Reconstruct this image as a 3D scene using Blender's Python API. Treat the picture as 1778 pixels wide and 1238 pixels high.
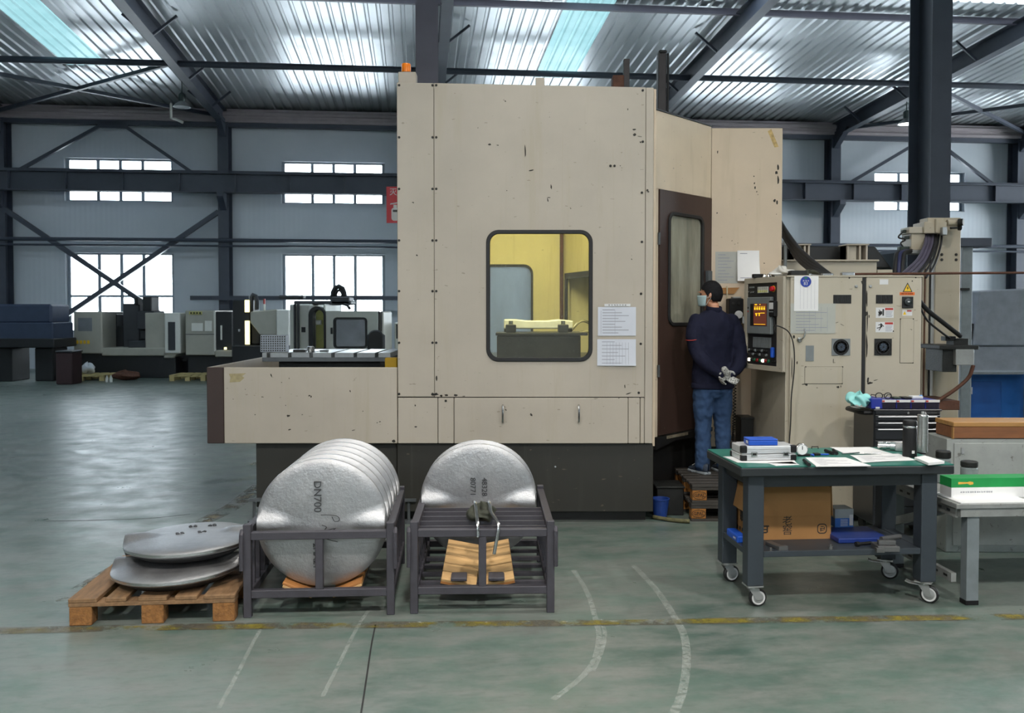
import bpy, bmesh, math, random
from mathutils import Vector, Matrix, Euler

# ------------------------------------------------------------------ camera, sky, exposure
scene = bpy.context.scene
for o in list(bpy.data.objects):
    bpy.data.objects.remove(o, do_unlink=True)

CAM_H = 1.65                     # eye height
FPX = 1575.0                     # focal length in pixels of the 1778 px wide frame
PITCH = math.atan(45.0 / FPX)    # slightly downwards
PPY = 585.0                      # image row of the optical axis (lens shift)
cam_data = bpy.data.cameras.new('camera')
cam_data.sensor_width = 36.0
cam_data.sensor_fit = 'HORIZONTAL'
cam_data.lens = FPX / 1778.0 * 36.0
cam_data.shift_y = -(619.0 - PPY) / 1778.0
cam_data.clip_start = 0.05
cam_data.clip_end = 400
cam_data.dof.use_dof = True
cam_data.dof.focus_distance = 6.6
cam_data.dof.aperture_fstop = 4.5
cam = bpy.data.objects.new('camera', cam_data)
scene.collection.objects.link(cam)
cam.location = (0, 0, CAM_H)
cam.rotation_euler = (math.pi / 2 - PITCH, 0, 0)
scene.camera = cam

world = bpy.data.worlds.new('overcast_sky')
world.use_nodes = True
bg = world.node_tree.nodes['Background']
bg.inputs['Color'].default_value = (0.86, 0.94, 1.0, 1)
bg.inputs['Strength'].default_value = 12.8
scene.world = world

scene.view_settings.view_transform = 'Standard'
scene.view_settings.look = 'None'
scene.view_settings.exposure = 0.2
scene.view_settings.gamma = 1.0
scene.view_settings.use_curve_mapping = False
scene.cycles.use_denoising = True
scene.cycles.max_bounces = 8
scene.cycles.diffuse_bounces = 4
scene.cycles.glossy_bounces = 4
scene.cycles.transmission_bounces = 8
scene.cycles.transparent_max_bounces = 12
scene.cycles.sample_clamp_indirect = 6.0
scene.cycles.caustics_reflective = False
scene.cycles.caustics_refractive = False
LAMP_POWER = 216.0

# ------------------------------------------------------------------ measuring helpers
def at(px, py, Y):
    """world point at depth Y on the sight line of a pixel (used for measuring)"""
    u = (px - 889.0) / FPX
    v = (py - PPY) / FPX
    dy = math.cos(PITCH) - v * math.sin(PITCH)
    dz = -math.sin(PITCH) - v * math.cos(PITCH)
    t = Y / dy
    return Vector((u * t, Y, CAM_H + dz * t))

def at_z(px, py, z):
    u = (px - 889.0) / FPX
    v = (py - PPY) / FPX
    dy = math.cos(PITCH) - v * math.sin(PITCH)
    dz = -math.sin(PITCH) - v * math.cos(PITCH)
    t = (z - CAM_H) / dz
    return Vector((u * t, dy * t, z))

def X(px, Y, py=600):
    return at(px, py, Y).x

def Z(py, Y):
    return at(889, py, Y).z

# building axes: the far wall recedes slightly to the right
BTH = math.radians(5.94)
BAY = 6.07
BM = Matrix.Translation((-8.28, 26.5, 0)) @ Matrix.Rotation(BTH, 4, 'Z')
BMI = BM.inverted()

# ------------------------------------------------------------------ materials
def _nt(name):
    m = bpy.data.materials.new(name)
    m.use_nodes = True
    nt = m.node_tree
    return m, nt, nt.nodes['Principled BSDF']

def c4(c):
    return (c[0], c[1], c[2], 1)

def srgb(r, g, b):
    f = lambda v: (v / 255 / 12.92) if v / 255 <= 0.04045 else ((v / 255 + 0.055) / 1.055) ** 2.4
    return (f(r), f(g), f(b))

def noise(nt, scale, detail=4, rough=0.55, stretch=None, coord='Object'):
    tc = nt.nodes.new('ShaderNodeTexCoord')
    src = tc.outputs[coord]
    if stretch:
        mp = nt.nodes.new('ShaderNodeMapping')
        mp.inputs['Scale'].default_value = stretch
        nt.links.new(src, mp.inputs['Vector'])
        src = mp.outputs['Vector']
    n = nt.nodes.new('ShaderNodeTexNoise')
    n.inputs['Scale'].default_value = scale
    n.inputs['Detail'].default_value = detail
    n.inputs['Roughness'].default_value = rough
    nt.links.new(src, n.inputs['Vector'])
    return n

def ramp(nt, src, stops):
    r = nt.nodes.new('ShaderNodeValToRGB')
    els = r.color_ramp.elements
    while len(els) < len(stops):
        els.new(0.5)
    for e, (p, c) in zip(els, stops):
        e.position = p
        e.color = c4(c) if len(c) == 3 else c
    nt.links.new(src, r.inputs['Fac'])
    return r

def mixc(nt, fac, a, b, mode='MIX'):
    m = nt.nodes.new('ShaderNodeMix')
    m.data_type = 'RGBA'
    m.blend_type = mode
    for sock, v in ((m.inputs[0], fac), (m.inputs[6], a), (m.inputs[7], b)):
        if hasattr(v, 'is_linked') or hasattr(v, 'links'):
            nt.links.new(v, sock)
        elif isinstance(v, (int, float)):
            sock.default_value = v
        else:
            sock.default_value = c4(v)
    return m.outputs[2]

def bump(nt, bsdf, src, strength=0.2, dist=0.01):
    b = nt.nodes.new('ShaderNodeBump')
    b.inputs['Strength'].default_value = strength
    b.inputs['Distance'].default_value = dist
    nt.links.new(src, b.inputs['Height'])
    nt.links.new(b.outputs['Normal'], bsdf.inputs['Normal'])

_mats = {}
def M(name, col, rough=0.5, metal=0.0, var=0.12, vs=6.0, bs=0.0, bscale=60, spec=0.5, stretch=None, dirt=None, dirt_at=0.6):
    """painted / plain surface with mottled colour; optional dirt patches and fine relief"""
    if name in _mats:
        return _mats[name]
    m, nt, b = _nt(name)
    n = noise(nt, vs, 5, 0.6, stretch)
    lo = tuple(max(0, v * (1 - var)) for v in col)
    hi = tuple(min(1, v * (1 + var)) for v in col)
    colr = ramp(nt, n.outputs['Fac'], [(0.3, lo), (0.7, hi)]).outputs['Color']
    if dirt is not None:
        n2 = noise(nt, vs * 2.7, 8, 0.7, stretch)
        msk = ramp(nt, n2.outputs['Fac'], [(dirt_at, (0, 0, 0)), (dirt_at + 0.06, (1, 1, 1))])
        colr = mixc(nt, msk.outputs['Color'], colr, dirt)
    nt.links.new(colr, b.inputs['Base Color'])
    b.inputs['Roughness'].default_value = rough
    b.inputs['Metallic'].default_value = metal
    b.inputs['Specular IOR Level'].default_value = spec
    if bs > 0:
        n3 = noise(nt, bscale, 4, 0.6, stretch)
        bump(nt, b, n3.outputs['Fac'], bs, 0.01)
    _mats[name] = m
    return m

def emit(name, col, strength):
    if name in _mats:
        return _mats[name]
    m, nt, b = _nt(name)
    b.inputs['Base Color'].default_value = c4(col)
    b.inputs['Emission Color'].default_value = c4(col)
    b.inputs['Emission Strength'].default_value = strength
    _mats[name] = m
    return m

def worn_paint(name, col, rough=0.45, streak=(0.35, 0.29, 0.16), streak_amt=0.6, chip=(0.02, 0.016, 0.012), chip_at=0.735):
    """old machine enamel: mottling, vertical oil streaks, small chips"""
    if name in _mats:
        return _mats[name]
    m, nt, b = _nt(name)
    n = noise(nt, 1.3, 6, 0.6)
    base = ramp(nt, n.outputs['Fac'], [(0.3, tuple(v * 0.90 for v in col)), (0.7, tuple(min(1, v * 1.07) for v in col))]).outputs['Color']
    s = noise(nt, 2.2, 6, 0.6, (3.5, 3.5, 0.35))
    sm = ramp(nt, s.outputs['Fac'], [(0.54, (0, 0, 0)), (0.78, (streak_amt,) * 3)]).outputs['Color']
    base = mixc(nt, sm, base, tuple(c * k for c, k in zip(col, streak)) if max(streak) > 1 else tuple(0.45 * c + 0.55 * k for c, k in zip(col, streak)))
    s2 = noise(nt, 2.6, 5, 0.6, (7, 7, 0.22))
    s2m = ramp(nt, s2.outputs['Fac'], [(0.62, (0, 0, 0)), (0.74, (0.5, 0.5, 0.5))]).outputs['Color']
    base = mixc(nt, s2m, base, tuple(0.55 * c + 0.45 * k for c, k in zip(col, streak)))
    ch = noise(nt, 13, 3, 0.55)
    big = noise(nt, 1.7, 2, 0.5)
    add = nt.nodes.new('ShaderNodeMath'); add.operation = 'MULTIPLY_ADD'
    nt.links.new(big.outputs['Fac'], add.inputs[0]); add.inputs[1].default_value = 0.22
    nt.links.new(ch.outputs['Fac'], add.inputs[2])
    cm = ramp(nt, add.outputs[0], [(chip_at + 0.125, (0, 0, 0)), (chip_at + 0.14, (1, 1, 1))]).outputs['Color']
    base = mixc(nt, cm, base, chip)
    sc = noise(nt, 26, 2, 0.5, (0.6, 1, 1.4))
    sc2 = ramp(nt, sc.outputs['Fac'], [(0.72, (0, 0, 0)), (0.76, (0.5, 0.5, 0.5))]).outputs['Color']
    base = mixc(nt, sc2, base, (0.16, 0.13, 0.09))
    nt.links.new(base, b.inputs['Base Color'])
    b.inputs['Roughness'].default_value = rough
    w = noise(nt, 1.1, 2, 0.4)
    bump(nt, b, w.outputs['Fac'], 0.25, 0.02)
    _mats[name] = m
    return m

def glass(name, col=(0.9, 0.95, 0.95), rough=0.05, trans=0.9, haze=None, haze_amt=0.0, haze_streak=None):
    """thin pane: lets light through, reflects a little, optional dirty film"""
    if name in _mats:
        return _mats[name]
    m, nt, b = _nt(name)
    nt.nodes.remove(b)
    out = nt.nodes['Material Output']
    tr = nt.nodes.new('ShaderNodeBsdfTransparent'); tr.inputs[0].default_value = c4(col)
    gl = nt.nodes.new('ShaderNodeBsdfGlossy'); gl.inputs['Roughness'].default_value = rough
    gl.inputs['Color'].default_value = (0.9, 0.9, 0.9, 1)
    mx = nt.nodes.new('ShaderNodeMixShader')
    fr = nt.nodes.new('ShaderNodeFresnel'); fr.inputs[0].default_value = 1.45
    mul = nt.nodes.new('ShaderNodeMath'); mul.operation = 'MULTIPLY_ADD'
    nt.links.new(fr.outputs[0], mul.inputs[0]); mul.inputs[1].default_value = 1.0; mul.inputs[2].default_value = 0.9 - trans if trans < 0.9 else 0.0
    nt.links.new(mul.outputs[0], mx.inputs[0])
    nt.links.new(tr.outputs[0], mx.inputs[1]); nt.links.new(gl.outputs[0], mx.inputs[2])
    last = mx
    if haze is not None:
        df = nt.nodes.new('ShaderNodeBsdfDiffuse'); df.inputs['Color'].default_value = c4(haze)
        m2 = nt.nodes.new('ShaderNodeMixShader')
        n = noise(nt, 3.0, 6, 0.6, haze_streak)
        r = ramp(nt, n.outputs['Fac'], [(0.3, (haze_amt * 0.4,) * 3), (0.75, (min(1, haze_amt * 1.6),) * 3)])
        nt.links.new(r.outputs['Color'], m2.inputs[0])
        nt.links.new(mx.outputs[0], m2.inputs[1]); nt.links.new(df.outputs[0], m2.inputs[2])
        last = m2
    nt.links.new(last.outputs[0], out.inputs['Surface'])
    _mats[name] = m
    return m

def frosted(name, col, clear=0.04):
    """milky pane standing in for a reflected haze: scatters the daylight behind it, almost no clear view"""
    m, nt, b = _nt(name)
    nt.nodes.remove(b)
    t = nt.nodes.new('ShaderNodeBsdfTranslucent')
    c = ramp(nt, noise(nt, 2.0, 6, 0.6, (2, 2, 0.6)).outputs['Fac'], [(0.3, tuple(v * 0.75 for v in col)), (0.7, col)])
    nt.links.new(c.outputs['Color'], t.inputs[0])
    d = nt.nodes.new('ShaderNodeBsdfDiffuse'); d.inputs[0].default_value = c4(tuple(v * 0.5 for v in col))
    m1 = nt.nodes.new('ShaderNodeMixShader'); m1.inputs[0].default_value = 0.12
    nt.links.new(t.outputs[0], m1.inputs[1]); nt.links.new(d.outputs[0], m1.inputs[2])
    tr = nt.nodes.new('ShaderNodeBsdfTransparent')
    m2 = nt.nodes.new('ShaderNodeMixShader'); m2.inputs[0].default_value = clear
    nt.links.new(m1.outputs[0], m2.inputs[1]); nt.links.new(tr.outputs[0], m2.inputs[2])
    nt.links.new(m2.outputs[0], nt.nodes['Material Output'].inputs['Surface'])
    return m

# ------------------------------------------------------------------ mesh helpers
COL = scene.collection

class MB:
    """collects shapes into one bmesh"""
    def __init__(self, M0=None):
        self.bm = bmesh.new()
        self.M0 = M0 or Matrix.Identity(4)
    def _add(self, verts, faces, mtx=None):
        mm = self.M0 @ mtx if mtx is not None else self.M0
        vs = [self.bm.verts.new(mm @ Vector(v)) for v in verts]
        for f in faces:
            try:
                self.bm.faces.new([vs[i] for i in f])
            except ValueError:
                pass
        return self
    def box(self, x0, x1, y0, y1, z0, z1, mtx=None):
        v = [(x0, y0, z0), (x1, y0, z0), (x1, y1, z0), (x0, y1, z0), (x0, y0, z1), (x1, y0, z1), (x1, y1, z1), (x0, y1, z1)]
        f = [(0, 3, 2, 1), (4, 5, 6, 7), (0, 1, 5, 4), (1, 2, 6, 5), (2, 3, 7, 6), (3, 0, 4, 7)]
        return self._add(v, f, mtx)
    def cbox(self, c, s, rot=(0, 0, 0)):
        m = Matrix.Translation(c) @ Euler(rot).to_matrix().to_4x4()
        return self.box(-s[0] / 2, s[0] / 2, -s[1] / 2, s[1] / 2, -s[2] / 2, s[2] / 2, m)
    def prism(self, poly, y0, y1, axis='Y', mtx=None):
        """polygon in the plane across axis, pushed along it: Y -> (x,z), Z -> (x,y), X -> (y,z)"""
        n = len(poly)
        if axis == 'Y':
            g = lambda p, t: (p[0], t, p[1])
        elif axis == 'Z':
            g = lambda p, t: (p[0], p[1], t)
        else:
            g = lambda p, t: (t, p[0], p[1])
        v = [g(p, y0) for p in poly] + [g(p, y1) for p in poly]
        f = [tuple(range(n)), tuple(range(2 * n - 1, n - 1, -1))]
        f += [(i, i + n, (i + 1) % n + n, (i + 1) % n) for i in range(n)]
        return self._add(v, f, mtx)
    def ring(self, outer, inner, y0, y1, axis='Y', mtx=None):
        """frame between two polygons with the same number of points"""
        n = len(outer)
        if axis == 'Y':
            g = lambda p, t: (p[0], t, p[1])
        elif axis == 'Z':
            g = lambda p, t: (p[0], p[1], t)
        else:
            g = lambda p, t: (t, p[0], p[1])
        v = [g(p, y0) for p in outer] + [g(p, y0) for p in inner] + [g(p, y1) for p in outer] + [g(p, y1) for p in inner]
        f = []
        for i in range(n):
            j = (i + 1) % n
            f += [(i, j, j + n, i + n), (i + 2 * n, i + 3 * n, j + 3 * n, j + 2 * n), (i, i + 2 * n, j + 2 * n, j), (i + n, j + n, j + 3 * n, i + 3 * n)]
        return self._add(v, f, mtx)
    def cyl(self, p0, p1, r0, r1=None, n=16, caps=True):
        r1 = r0 if r1 is None else r1
        p0, p1 = Vector(p0), Vector(p1)
        d = (p1 - p0)
        q = d.to_track_quat('Z', 'Y').to_matrix()
        v = []
        for p, r in ((p0, r0), (p1, r1)):
            for i in range(n):
                a = 2 * math.pi * i / n
                v.append(p + q @ Vector((r * math.cos(a), r * math.sin(a), 0)))
        f = [(i, (i + 1) % n, (i + 1) % n + n, i + n) for i in range(n)]
        if caps:
            f += [tuple(range(n - 1, -1, -1)), tuple(range(n, 2 * n))]
        return self._add(v, f)
    def bar(self, p0, p1, w, h, up=(0, 0, 1)):
        """rectangular bar from p0 to p1, w across, h along up"""
        p0, p1 = Vector(p0), Vector(p1)
        d = (p1 - p0).normalized()
        s = d.cross(Vector(up))
        s = s.normalized() if s.length > 1e-6 else Vector((1, 0, 0))
        u = s.cross(d).normalized()
        v = []
        for p in (p0, p1):
            for a, b in ((-1, -1), (1, -1), (1, 1), (-1, 1)):
                v.append(p + s * a * w / 2 + u * b * h / 2)
        f = [(0, 1, 2, 3), (7, 6, 5, 4), (0, 4, 5, 1), (1, 5, 6, 2), (2, 6, 7, 3), (3, 7, 4, 0)]
        return self._add(v, f)
    def tube(self, pts, r, n=8, closed=False):
        pts = [Vector(p) for p in pts]
        k = len(pts)
        rs = r if isinstance(r, (list, tuple)) else [r] * k
        v, f = [], []
        up = None
        for i, p in enumerate(pts):
            a = pts[i - 1] if (i > 0 or closed) else p
            b = pts[(i + 1) % k] if (i < k - 1 or closed) else p
            d = (b - a).normalized()
            if up is None:
                up = Vector((0, 0, 1)) if abs(d.z) < 0.9 else Vector((1, 0, 0))
            s = d.cross(up).normalized()
            up = s.cross(d).normalized()
            for j in range(n):
                t = 2 * math.pi * j / n
                v.append(p + (s * math.cos(t) + up * math.sin(t)) * rs[i])
        for i in range(k - 1 if not closed else k):
            for j in range(n):
                i2 = (i + 1) % k
                f.append((i * n + j, i * n + (j + 1) % n, i2 * n + (j + 1) % n, i2 * n + j))
        if not closed:
            f += [tuple(range(n - 1, -1, -1)), tuple(range((k - 1) * n, k * n))]
        return self._add(v, f)
    def lathe(self, prof, n=24, mtx=None):
        """(r, z) profile turned about z"""
        k = len(prof)
        v, f = [], []
        for r, z in prof:
            for i in range(n):
                a = 2 * math.pi * i / n
                v.append((r * math.cos(a), r * math.sin(a), z))
        for i in range(k - 1):
            for j in range(n):
                f.append((i * n + j, i * n + (j + 1) % n, (i + 1) * n + (j + 1) % n, (i + 1) * n + j))
        f += [tuple(range(n - 1, -1, -1)), tuple(range((k - 1) * n, k * n))]
        return self._add(v, f, mtx)
    def grid(self, fn, nu, nv, closed_u=False):
        v = [fn(i / (nu if closed_u else nu - 1), j / (nv - 1)) for j in range(nv) for i in range(nu)]
        f = []
        for j in range(nv - 1):
            for i in range(nu if closed_u else nu - 1):
                i2 = (i + 1) % nu
                f.append((j * nu + i, j * nu + i2, (j + 1) * nu + i2, (j + 1) * nu + i))
        return self._add(v, f)
    def build(self, name, mat, parent=None, smooth=False, bevel=0.0, seg=1, sub=0, solid=0.0, label=None, cat=None, group=None, kind=None, angle=35, mtx=None):
        bmesh.ops.remove_doubles(self.bm, verts=self.bm.verts[:], dist=1e-6)
        bmesh.ops.recalc_face_normals(self.bm, faces=self.bm.faces[:])
        me = bpy.data.meshes.new(name)
        self.bm.to_mesh(me)
        self.bm.free()
        return link_mesh(name, me, mat, parent, smooth, bevel, seg, sub, solid, label, cat, group, kind, angle, mtx)

def link_mesh(name, me, mat, parent=None, smooth=False, bevel=0.0, seg=1, sub=0, solid=0.0, label=None, cat=None, group=None, kind=None, angle=35, mtx=None):
    for m in (mat if isinstance(mat, (list, tuple)) else [mat]):
        me.materials.append(m)
    o = bpy.data.objects.new(name, me)
    COL.objects.link(o)
    if parent is not None:
        o.parent = parent
    if mtx is not None:
        o.matrix_basis = mtx
    if smooth:
        if smooth is True or smooth == 'all':
            me.shade_smooth()
        if smooth == 'angle':
            me.shade_smooth()
            me.set_sharp_from_angle(angle=math.radians(angle))
    if solid:
        s = o.modifiers.new('solidify', 'SOLIDIFY'); s.thickness = solid; s.offset = 0
    if bevel > 0:
        b = o.modifiers.new('bevel', 'BEVEL'); b.width = bevel; b.segments = seg; b.limit_method = 'ANGLE'; b.angle_limit = math.radians(40)
    if sub:
        s = o.modifiers.new('subsurf', 'SUBSURF'); s.levels = sub; s.render_levels = sub
    tag(o, label, cat, group, kind)
    return o

def tag(o, label=None, cat=None, group=None, kind=None):
    if label: o['label'] = label
    if cat: o['category'] = cat
    if group: o['group'] = group
    if kind: o['kind'] = kind
    return o

def thing(name, label, cat, loc=(0, 0, 0), rz=0.0, group=None, kind=None):
    o = bpy.data.objects.new(name, None)
    o.empty_display_size = 0.1
    COL.objects.link(o)
    o.location = loc
    o.rotation_euler = (0, 0, rz)
    return tag(o, label, cat, group, kind)

def copy_tree(o, parent=None):
    c = o.copy()
    COL.objects.link(c)
    c.parent = parent
    for ch in [x for x in bpy.data.objects if x.parent == o]:
        copy_tree(ch, c)
    return c

def dup(o, parent):
    """copy of one piece, sharing its mesh"""
    c = o.copy()
    COL.objects.link(c)
    c.parent = parent
    return c

def rrect(x0, x1, z0, z1, r, n=6):
    pts = []
    for cx, cz, a0 in ((x1 - r, z1 - r, 0), (x0 + r, z1 - r, 90), (x0 + r, z0 + r, 180), (x1 - r, z0 + r, 270)):
        for i in range(n + 1):
            a = math.radians(a0 + 90 * i / n)
            pts.append((cx + r * math.cos(a), cz + r * math.sin(a)))
    return pts

def bez(p0, p1, p2, p3, n=12):
    p0, p1, p2, p3 = map(Vector, (p0, p1, p2, p3))
    out = []
    for i in range(n + 1):
        t = i / n
        out.append(p0 * (1 - t) ** 3 + p1 * 3 * t * (1 - t) ** 2 + p2 * 3 * t * t * (1 - t) + p3 * t ** 3)
    return out

def catmull(pts, n=6):
    pts = [Vector(p) for p in pts]
    P = [pts[0] * 2 - pts[1]] + pts + [pts[-1] * 2 - pts[-2]]
    out = []
    for i in range(1, len(P) - 2):
        for k in range(n):
            t = k / n
            a, b, c, d = P[i - 1], P[i], P[i + 1], P[i + 2]
            out.append(0.5 * ((2 * b) + (c - a) * t + (2 * a - 5 * b + 4 * c - d) * t * t + (3 * b - a - 3 * c + d) * t ** 3))
    out.append(pts[-1])
    return out

def glyphs(name, mat, parent, mtx, n, size, gap=1.25, seed=1, strokes=6, depth=0.0008):
    """a row of small unreadable printed characters, each a few strokes; mtx puts them in the local x-z plane facing -y"""
    rg = random.Random(seed)
    for i in range(n):
        b = MB(mtx)
        x0 = (i - (n - 1) / 2) * size * gap
        w = size * 0.13
        for k in range(strokes):
            if k % 2:
                zz = -size / 2 + size * (k + rg.random() * 0.6) / strokes; a = x0 - size * rg.uniform(.25, .48); c = x0 + size * rg.uniform(.2, .48)
                b.box(a, c, -depth, 0, zz - w / 2, zz + w / 2)
            else:
                xx = x0 - size * .4 + size * .8 * rg.random(); a = -size * rg.uniform(.1, .48); c = size * rg.uniform(.1, .48)
                b.box(xx - w / 2, xx + w / 2, -depth, 0, a, c)
        b.build(name, mat, parent)

def text(name, body, size, mat, parent, loc, rot=(math.pi / 2, 0, 0), extrude=0.0006, align='CENTER', spacing=1.0, sx=1.0):
    cu = bpy.data.curves.new(name, 'FONT')
    cu.body = body
    cu.size = size
    cu.extrude = extrude
    cu.align_x = align
    cu.align_y = 'CENTER'
    cu.space_character = spacing
    cu.resolution_u = 3
    tmp = bpy.data.objects.new(name + '_tmp', cu)
    COL.objects.link(tmp)
    dg = bpy.context.evaluated_depsgraph_get()
    me = bpy.data.meshes.new_from_object(tmp.evaluated_get(dg))
    bpy.data.objects.remove(tmp, do_unlink=True)
    bpy.data.curves.remove(cu)
    me.name = name
    me.materials.clear()
    mtx = Matrix.Translation(loc) @ Euler(rot).to_matrix().to_4x4() @ Matrix.Diagonal((sx, 1, 1, 1))
    return link_mesh(name, me, mat, parent, mtx=mtx)
# ------------------------------------------------------------------ the hall
random.seed(4)
m_steel = M('dark_steel_paint', srgb(62, 68, 80), 0.5, 0.0, 0.12, 3)
m_steel2 = M('grey_steel_paint', srgb(104, 100, 112), 0.5, 0.0, 0.08, 3)
m_gutter = M('eaves_channel_paint', srgb(156, 147, 150), 0.5, 0, 0.08, 3)
m_frame = M('window_frame_aluminium', srgb(150, 160, 168), 0.5, 0.2, 0.06, 4)
m_pane = glass('window_glass', (0.97, 0.99, 1.0), 0.02)

def m_wall_panels():
    m, nt, b = _nt('wall_panel_sheet')
    tc = nt.nodes.new('ShaderNodeTexCoord')
    n = noise(nt, 0.35, 5, 0.6)
    col = ramp(nt, n.outputs['Fac'], [(0.3, srgb(196, 204, 211)), (0.7, srgb(214, 220, 226))]).outputs['Color']
    w = nt.nodes.new('ShaderNodeTexWave'); w.wave_type = 'BANDS'; w.bands_direction = 'X'
    w.inputs['Scale'].default_value = 2.2
    nt.links.new(tc.outputs['Object'], w.inputs['Vector'])
    bump(nt, b, w.outputs['Fac'], 0.12, 0.01)
    nt.links.new(col, b.inputs['Base Color'])
    b.inputs['Roughness'].default_value = 0.45
    return m
m_wall = m_wall_panels()

def m_roof_sheet():
    m, nt, b = _nt('galvanised_roof_sheet')
    n = noise(nt, 0.8, 5, 0.6, (1, 0.3, 1))
    col = ramp(nt, n.outputs['Fac'], [(0.3, (0.58, 0.61, 0.63)), (0.7, (0.74, 0.77, 0.79))]).outputs['Color']
    nt.links.new(col, b.inputs['Base Color'])
    b.inputs['Metallic'].default_value = 0.6
    r = ramp(nt, noise(nt, 2.5, 4, 0.6).outputs['Fac'], [(0.3, (0.30,) * 3), (0.7, (0.42,) * 3)])
    nt.links.new(r.outputs['Color'], b.inputs['Roughness'])
    n2 = noise(nt, 1.6, 3, 0.5, (1, 0.6, 1))
    bump(nt, b, n2.outputs['Fac'], 0.12, 0.05)
    return m
m_roof = m_roof_sheet()

def m_skylight_sheet():
    m, nt, b = _nt('cyan_skylight_sheet')
    nt.nodes.remove(b)
    out = nt.nodes['Material Output']
    t = nt.nodes.new('ShaderNodeBsdfTranslucent')
    n = noise(nt, 1.5, 4, 0.6)
    c = ramp(nt, n.outputs['Fac'], [(0.3, (0.032, 0.058, 0.06)), (0.7, (0.046, 0.076, 0.078))])
    nt.links.new(c.outputs['Color'], t.inputs[0])
    g = nt.nodes.new('ShaderNodeBsdfGlossy'); g.inputs['Roughness'].default_value = 0.3
    mx = nt.nodes.new('ShaderNodeMixShader'); mx.inputs[0].default_value = 0.08
    nt.links.new(t.outputs[0], mx.inputs[1]); nt.links.new(g.outputs[0], mx.inputs[2])
    nt.links.new(mx.outputs[0], out.inputs['Surface'])
    return m
m_sky = m_skylight_sheet()
def m_opal_sheet():  # translucent sheet for the added band that lights the far end
    m, nt, b = _nt('added_opal_sheet')
    nt.nodes.remove(b)
    t = nt.nodes.new('ShaderNodeBsdfTranslucent')
    c = ramp(nt, noise(nt, 1.5, 4, 0.6).outputs['Fac'], [(0.3, (0.27, 0.30, 0.325)), (0.7, (0.33, 0.36, 0.39))])
    nt.links.new(c.outputs['Color'], t.inputs[0])
    nt.links.new(t.outputs[0], nt.nodes['Material Output'].inputs['Surface'])
    return m
m_opal = m_opal_sheet()

def m_floor_paint():
    m, nt, b = _nt('worn_green_floor_paint')
    n1 = noise(nt, 0.55, 8, 0.62)
    green = ramp(nt, n1.outputs['Fac'], [(0.32, srgb(62, 82, 75)), (0.5, srgb(90, 108, 100)), (0.68, srgb(120, 128, 122))]).outputs['Color']
    n2 = noise(nt, 2.6, 10, 0.7, (1.0, 2.2, 1))
    wear = ramp(nt, n2.outputs['Fac'], [(0.40, (0, 0, 0)), (0.64, (0.9,) * 3)]).outputs['Color']
    c = mixc(nt, wear, green, srgb(118, 121, 117))
    n3 = noise(nt, 9, 8, 0.7, (1, 3.0, 1))
    dark = ramp(nt, n3.outputs['Fac'], [(0.28, (0.5,) * 3), (0.5, (0, 0, 0))]).outputs['Color']
    c = mixc(nt, dark, c, srgb(74, 86, 80))
    n5 = noise(nt, 1.1, 6, 0.65)
    st = ramp(nt, n5.outputs['Fac'], [(0.55, (0, 0, 0)), (0.7, (0.55,) * 3)]).outputs['Color']
    c = mixc(nt, st, c, srgb(92, 94, 90))
    n6 = noise(nt, 55, 2, 0.5)
    sp = ramp(nt, n6.outputs['Fac'], [(0.72, (0, 0, 0)), (0.78, (0.5,) * 3)]).outputs['Color']
    c = mixc(nt, sp, c, srgb(60, 66, 62))
    nt.links.new(c, b.inputs['Base Color'])
    n4 = noise(nt, 3.0, 8, 0.65)
    r = ramp(nt, n4.outputs['Fac'], [(0.3, (0.26,) * 3), (0.7, (0.48,) * 3)])
    nt.links.new(r.outputs['Color'], b.inputs['Roughness'])
    bump(nt, b, n2.outputs['Fac'], 0.02, 0.01)
    return m
m_floor = m_floor_paint()

U0, U1 = -3.5 * BAY, 5.5 * BAY      # hall ends along the wall
D_BACK = -36.0                      # wall behind the camera
RIDGE = -16.0
Z_EAVE = 7.46
SLOPE = 0.05

def roof_z(yl):
    t = -yl
    return Z_EAVE + SLOPE * (t if t <= -RIDGE else (-2 * RIDGE - t))

b = MB()
b.box(U0, U1, D_BACK, 0.0, -0.2, 0.0)
b.build('floor', m_floor, kind='structure', label='worn green painted concrete factory floor', mtx=BM)

# walls with window openings --------------------------------------------------
def wall_boxes(mb, a0, a1, z0, z1, holes, put):
    """holes: (a, b, lo, hi); put(a0,a1,z0,z1) adds a box"""
    xs = sorted({a0, a1, *[h[0] for h in holes], *[h[1] for h in holes]})
    for xa, xb in zip(xs, xs[1:]):
        hs = sorted([h for h in holes if h[0] <= xa + 1e-6 and h[1] >= xb - 1e-6], key=lambda h: h[2])
        z = z0
        for h in hs:
            if h[2] > z: put(xa, xb, z, h[2])
            z = h[3]
        if z < z1: put(xa, xb, z, z1)

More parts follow.
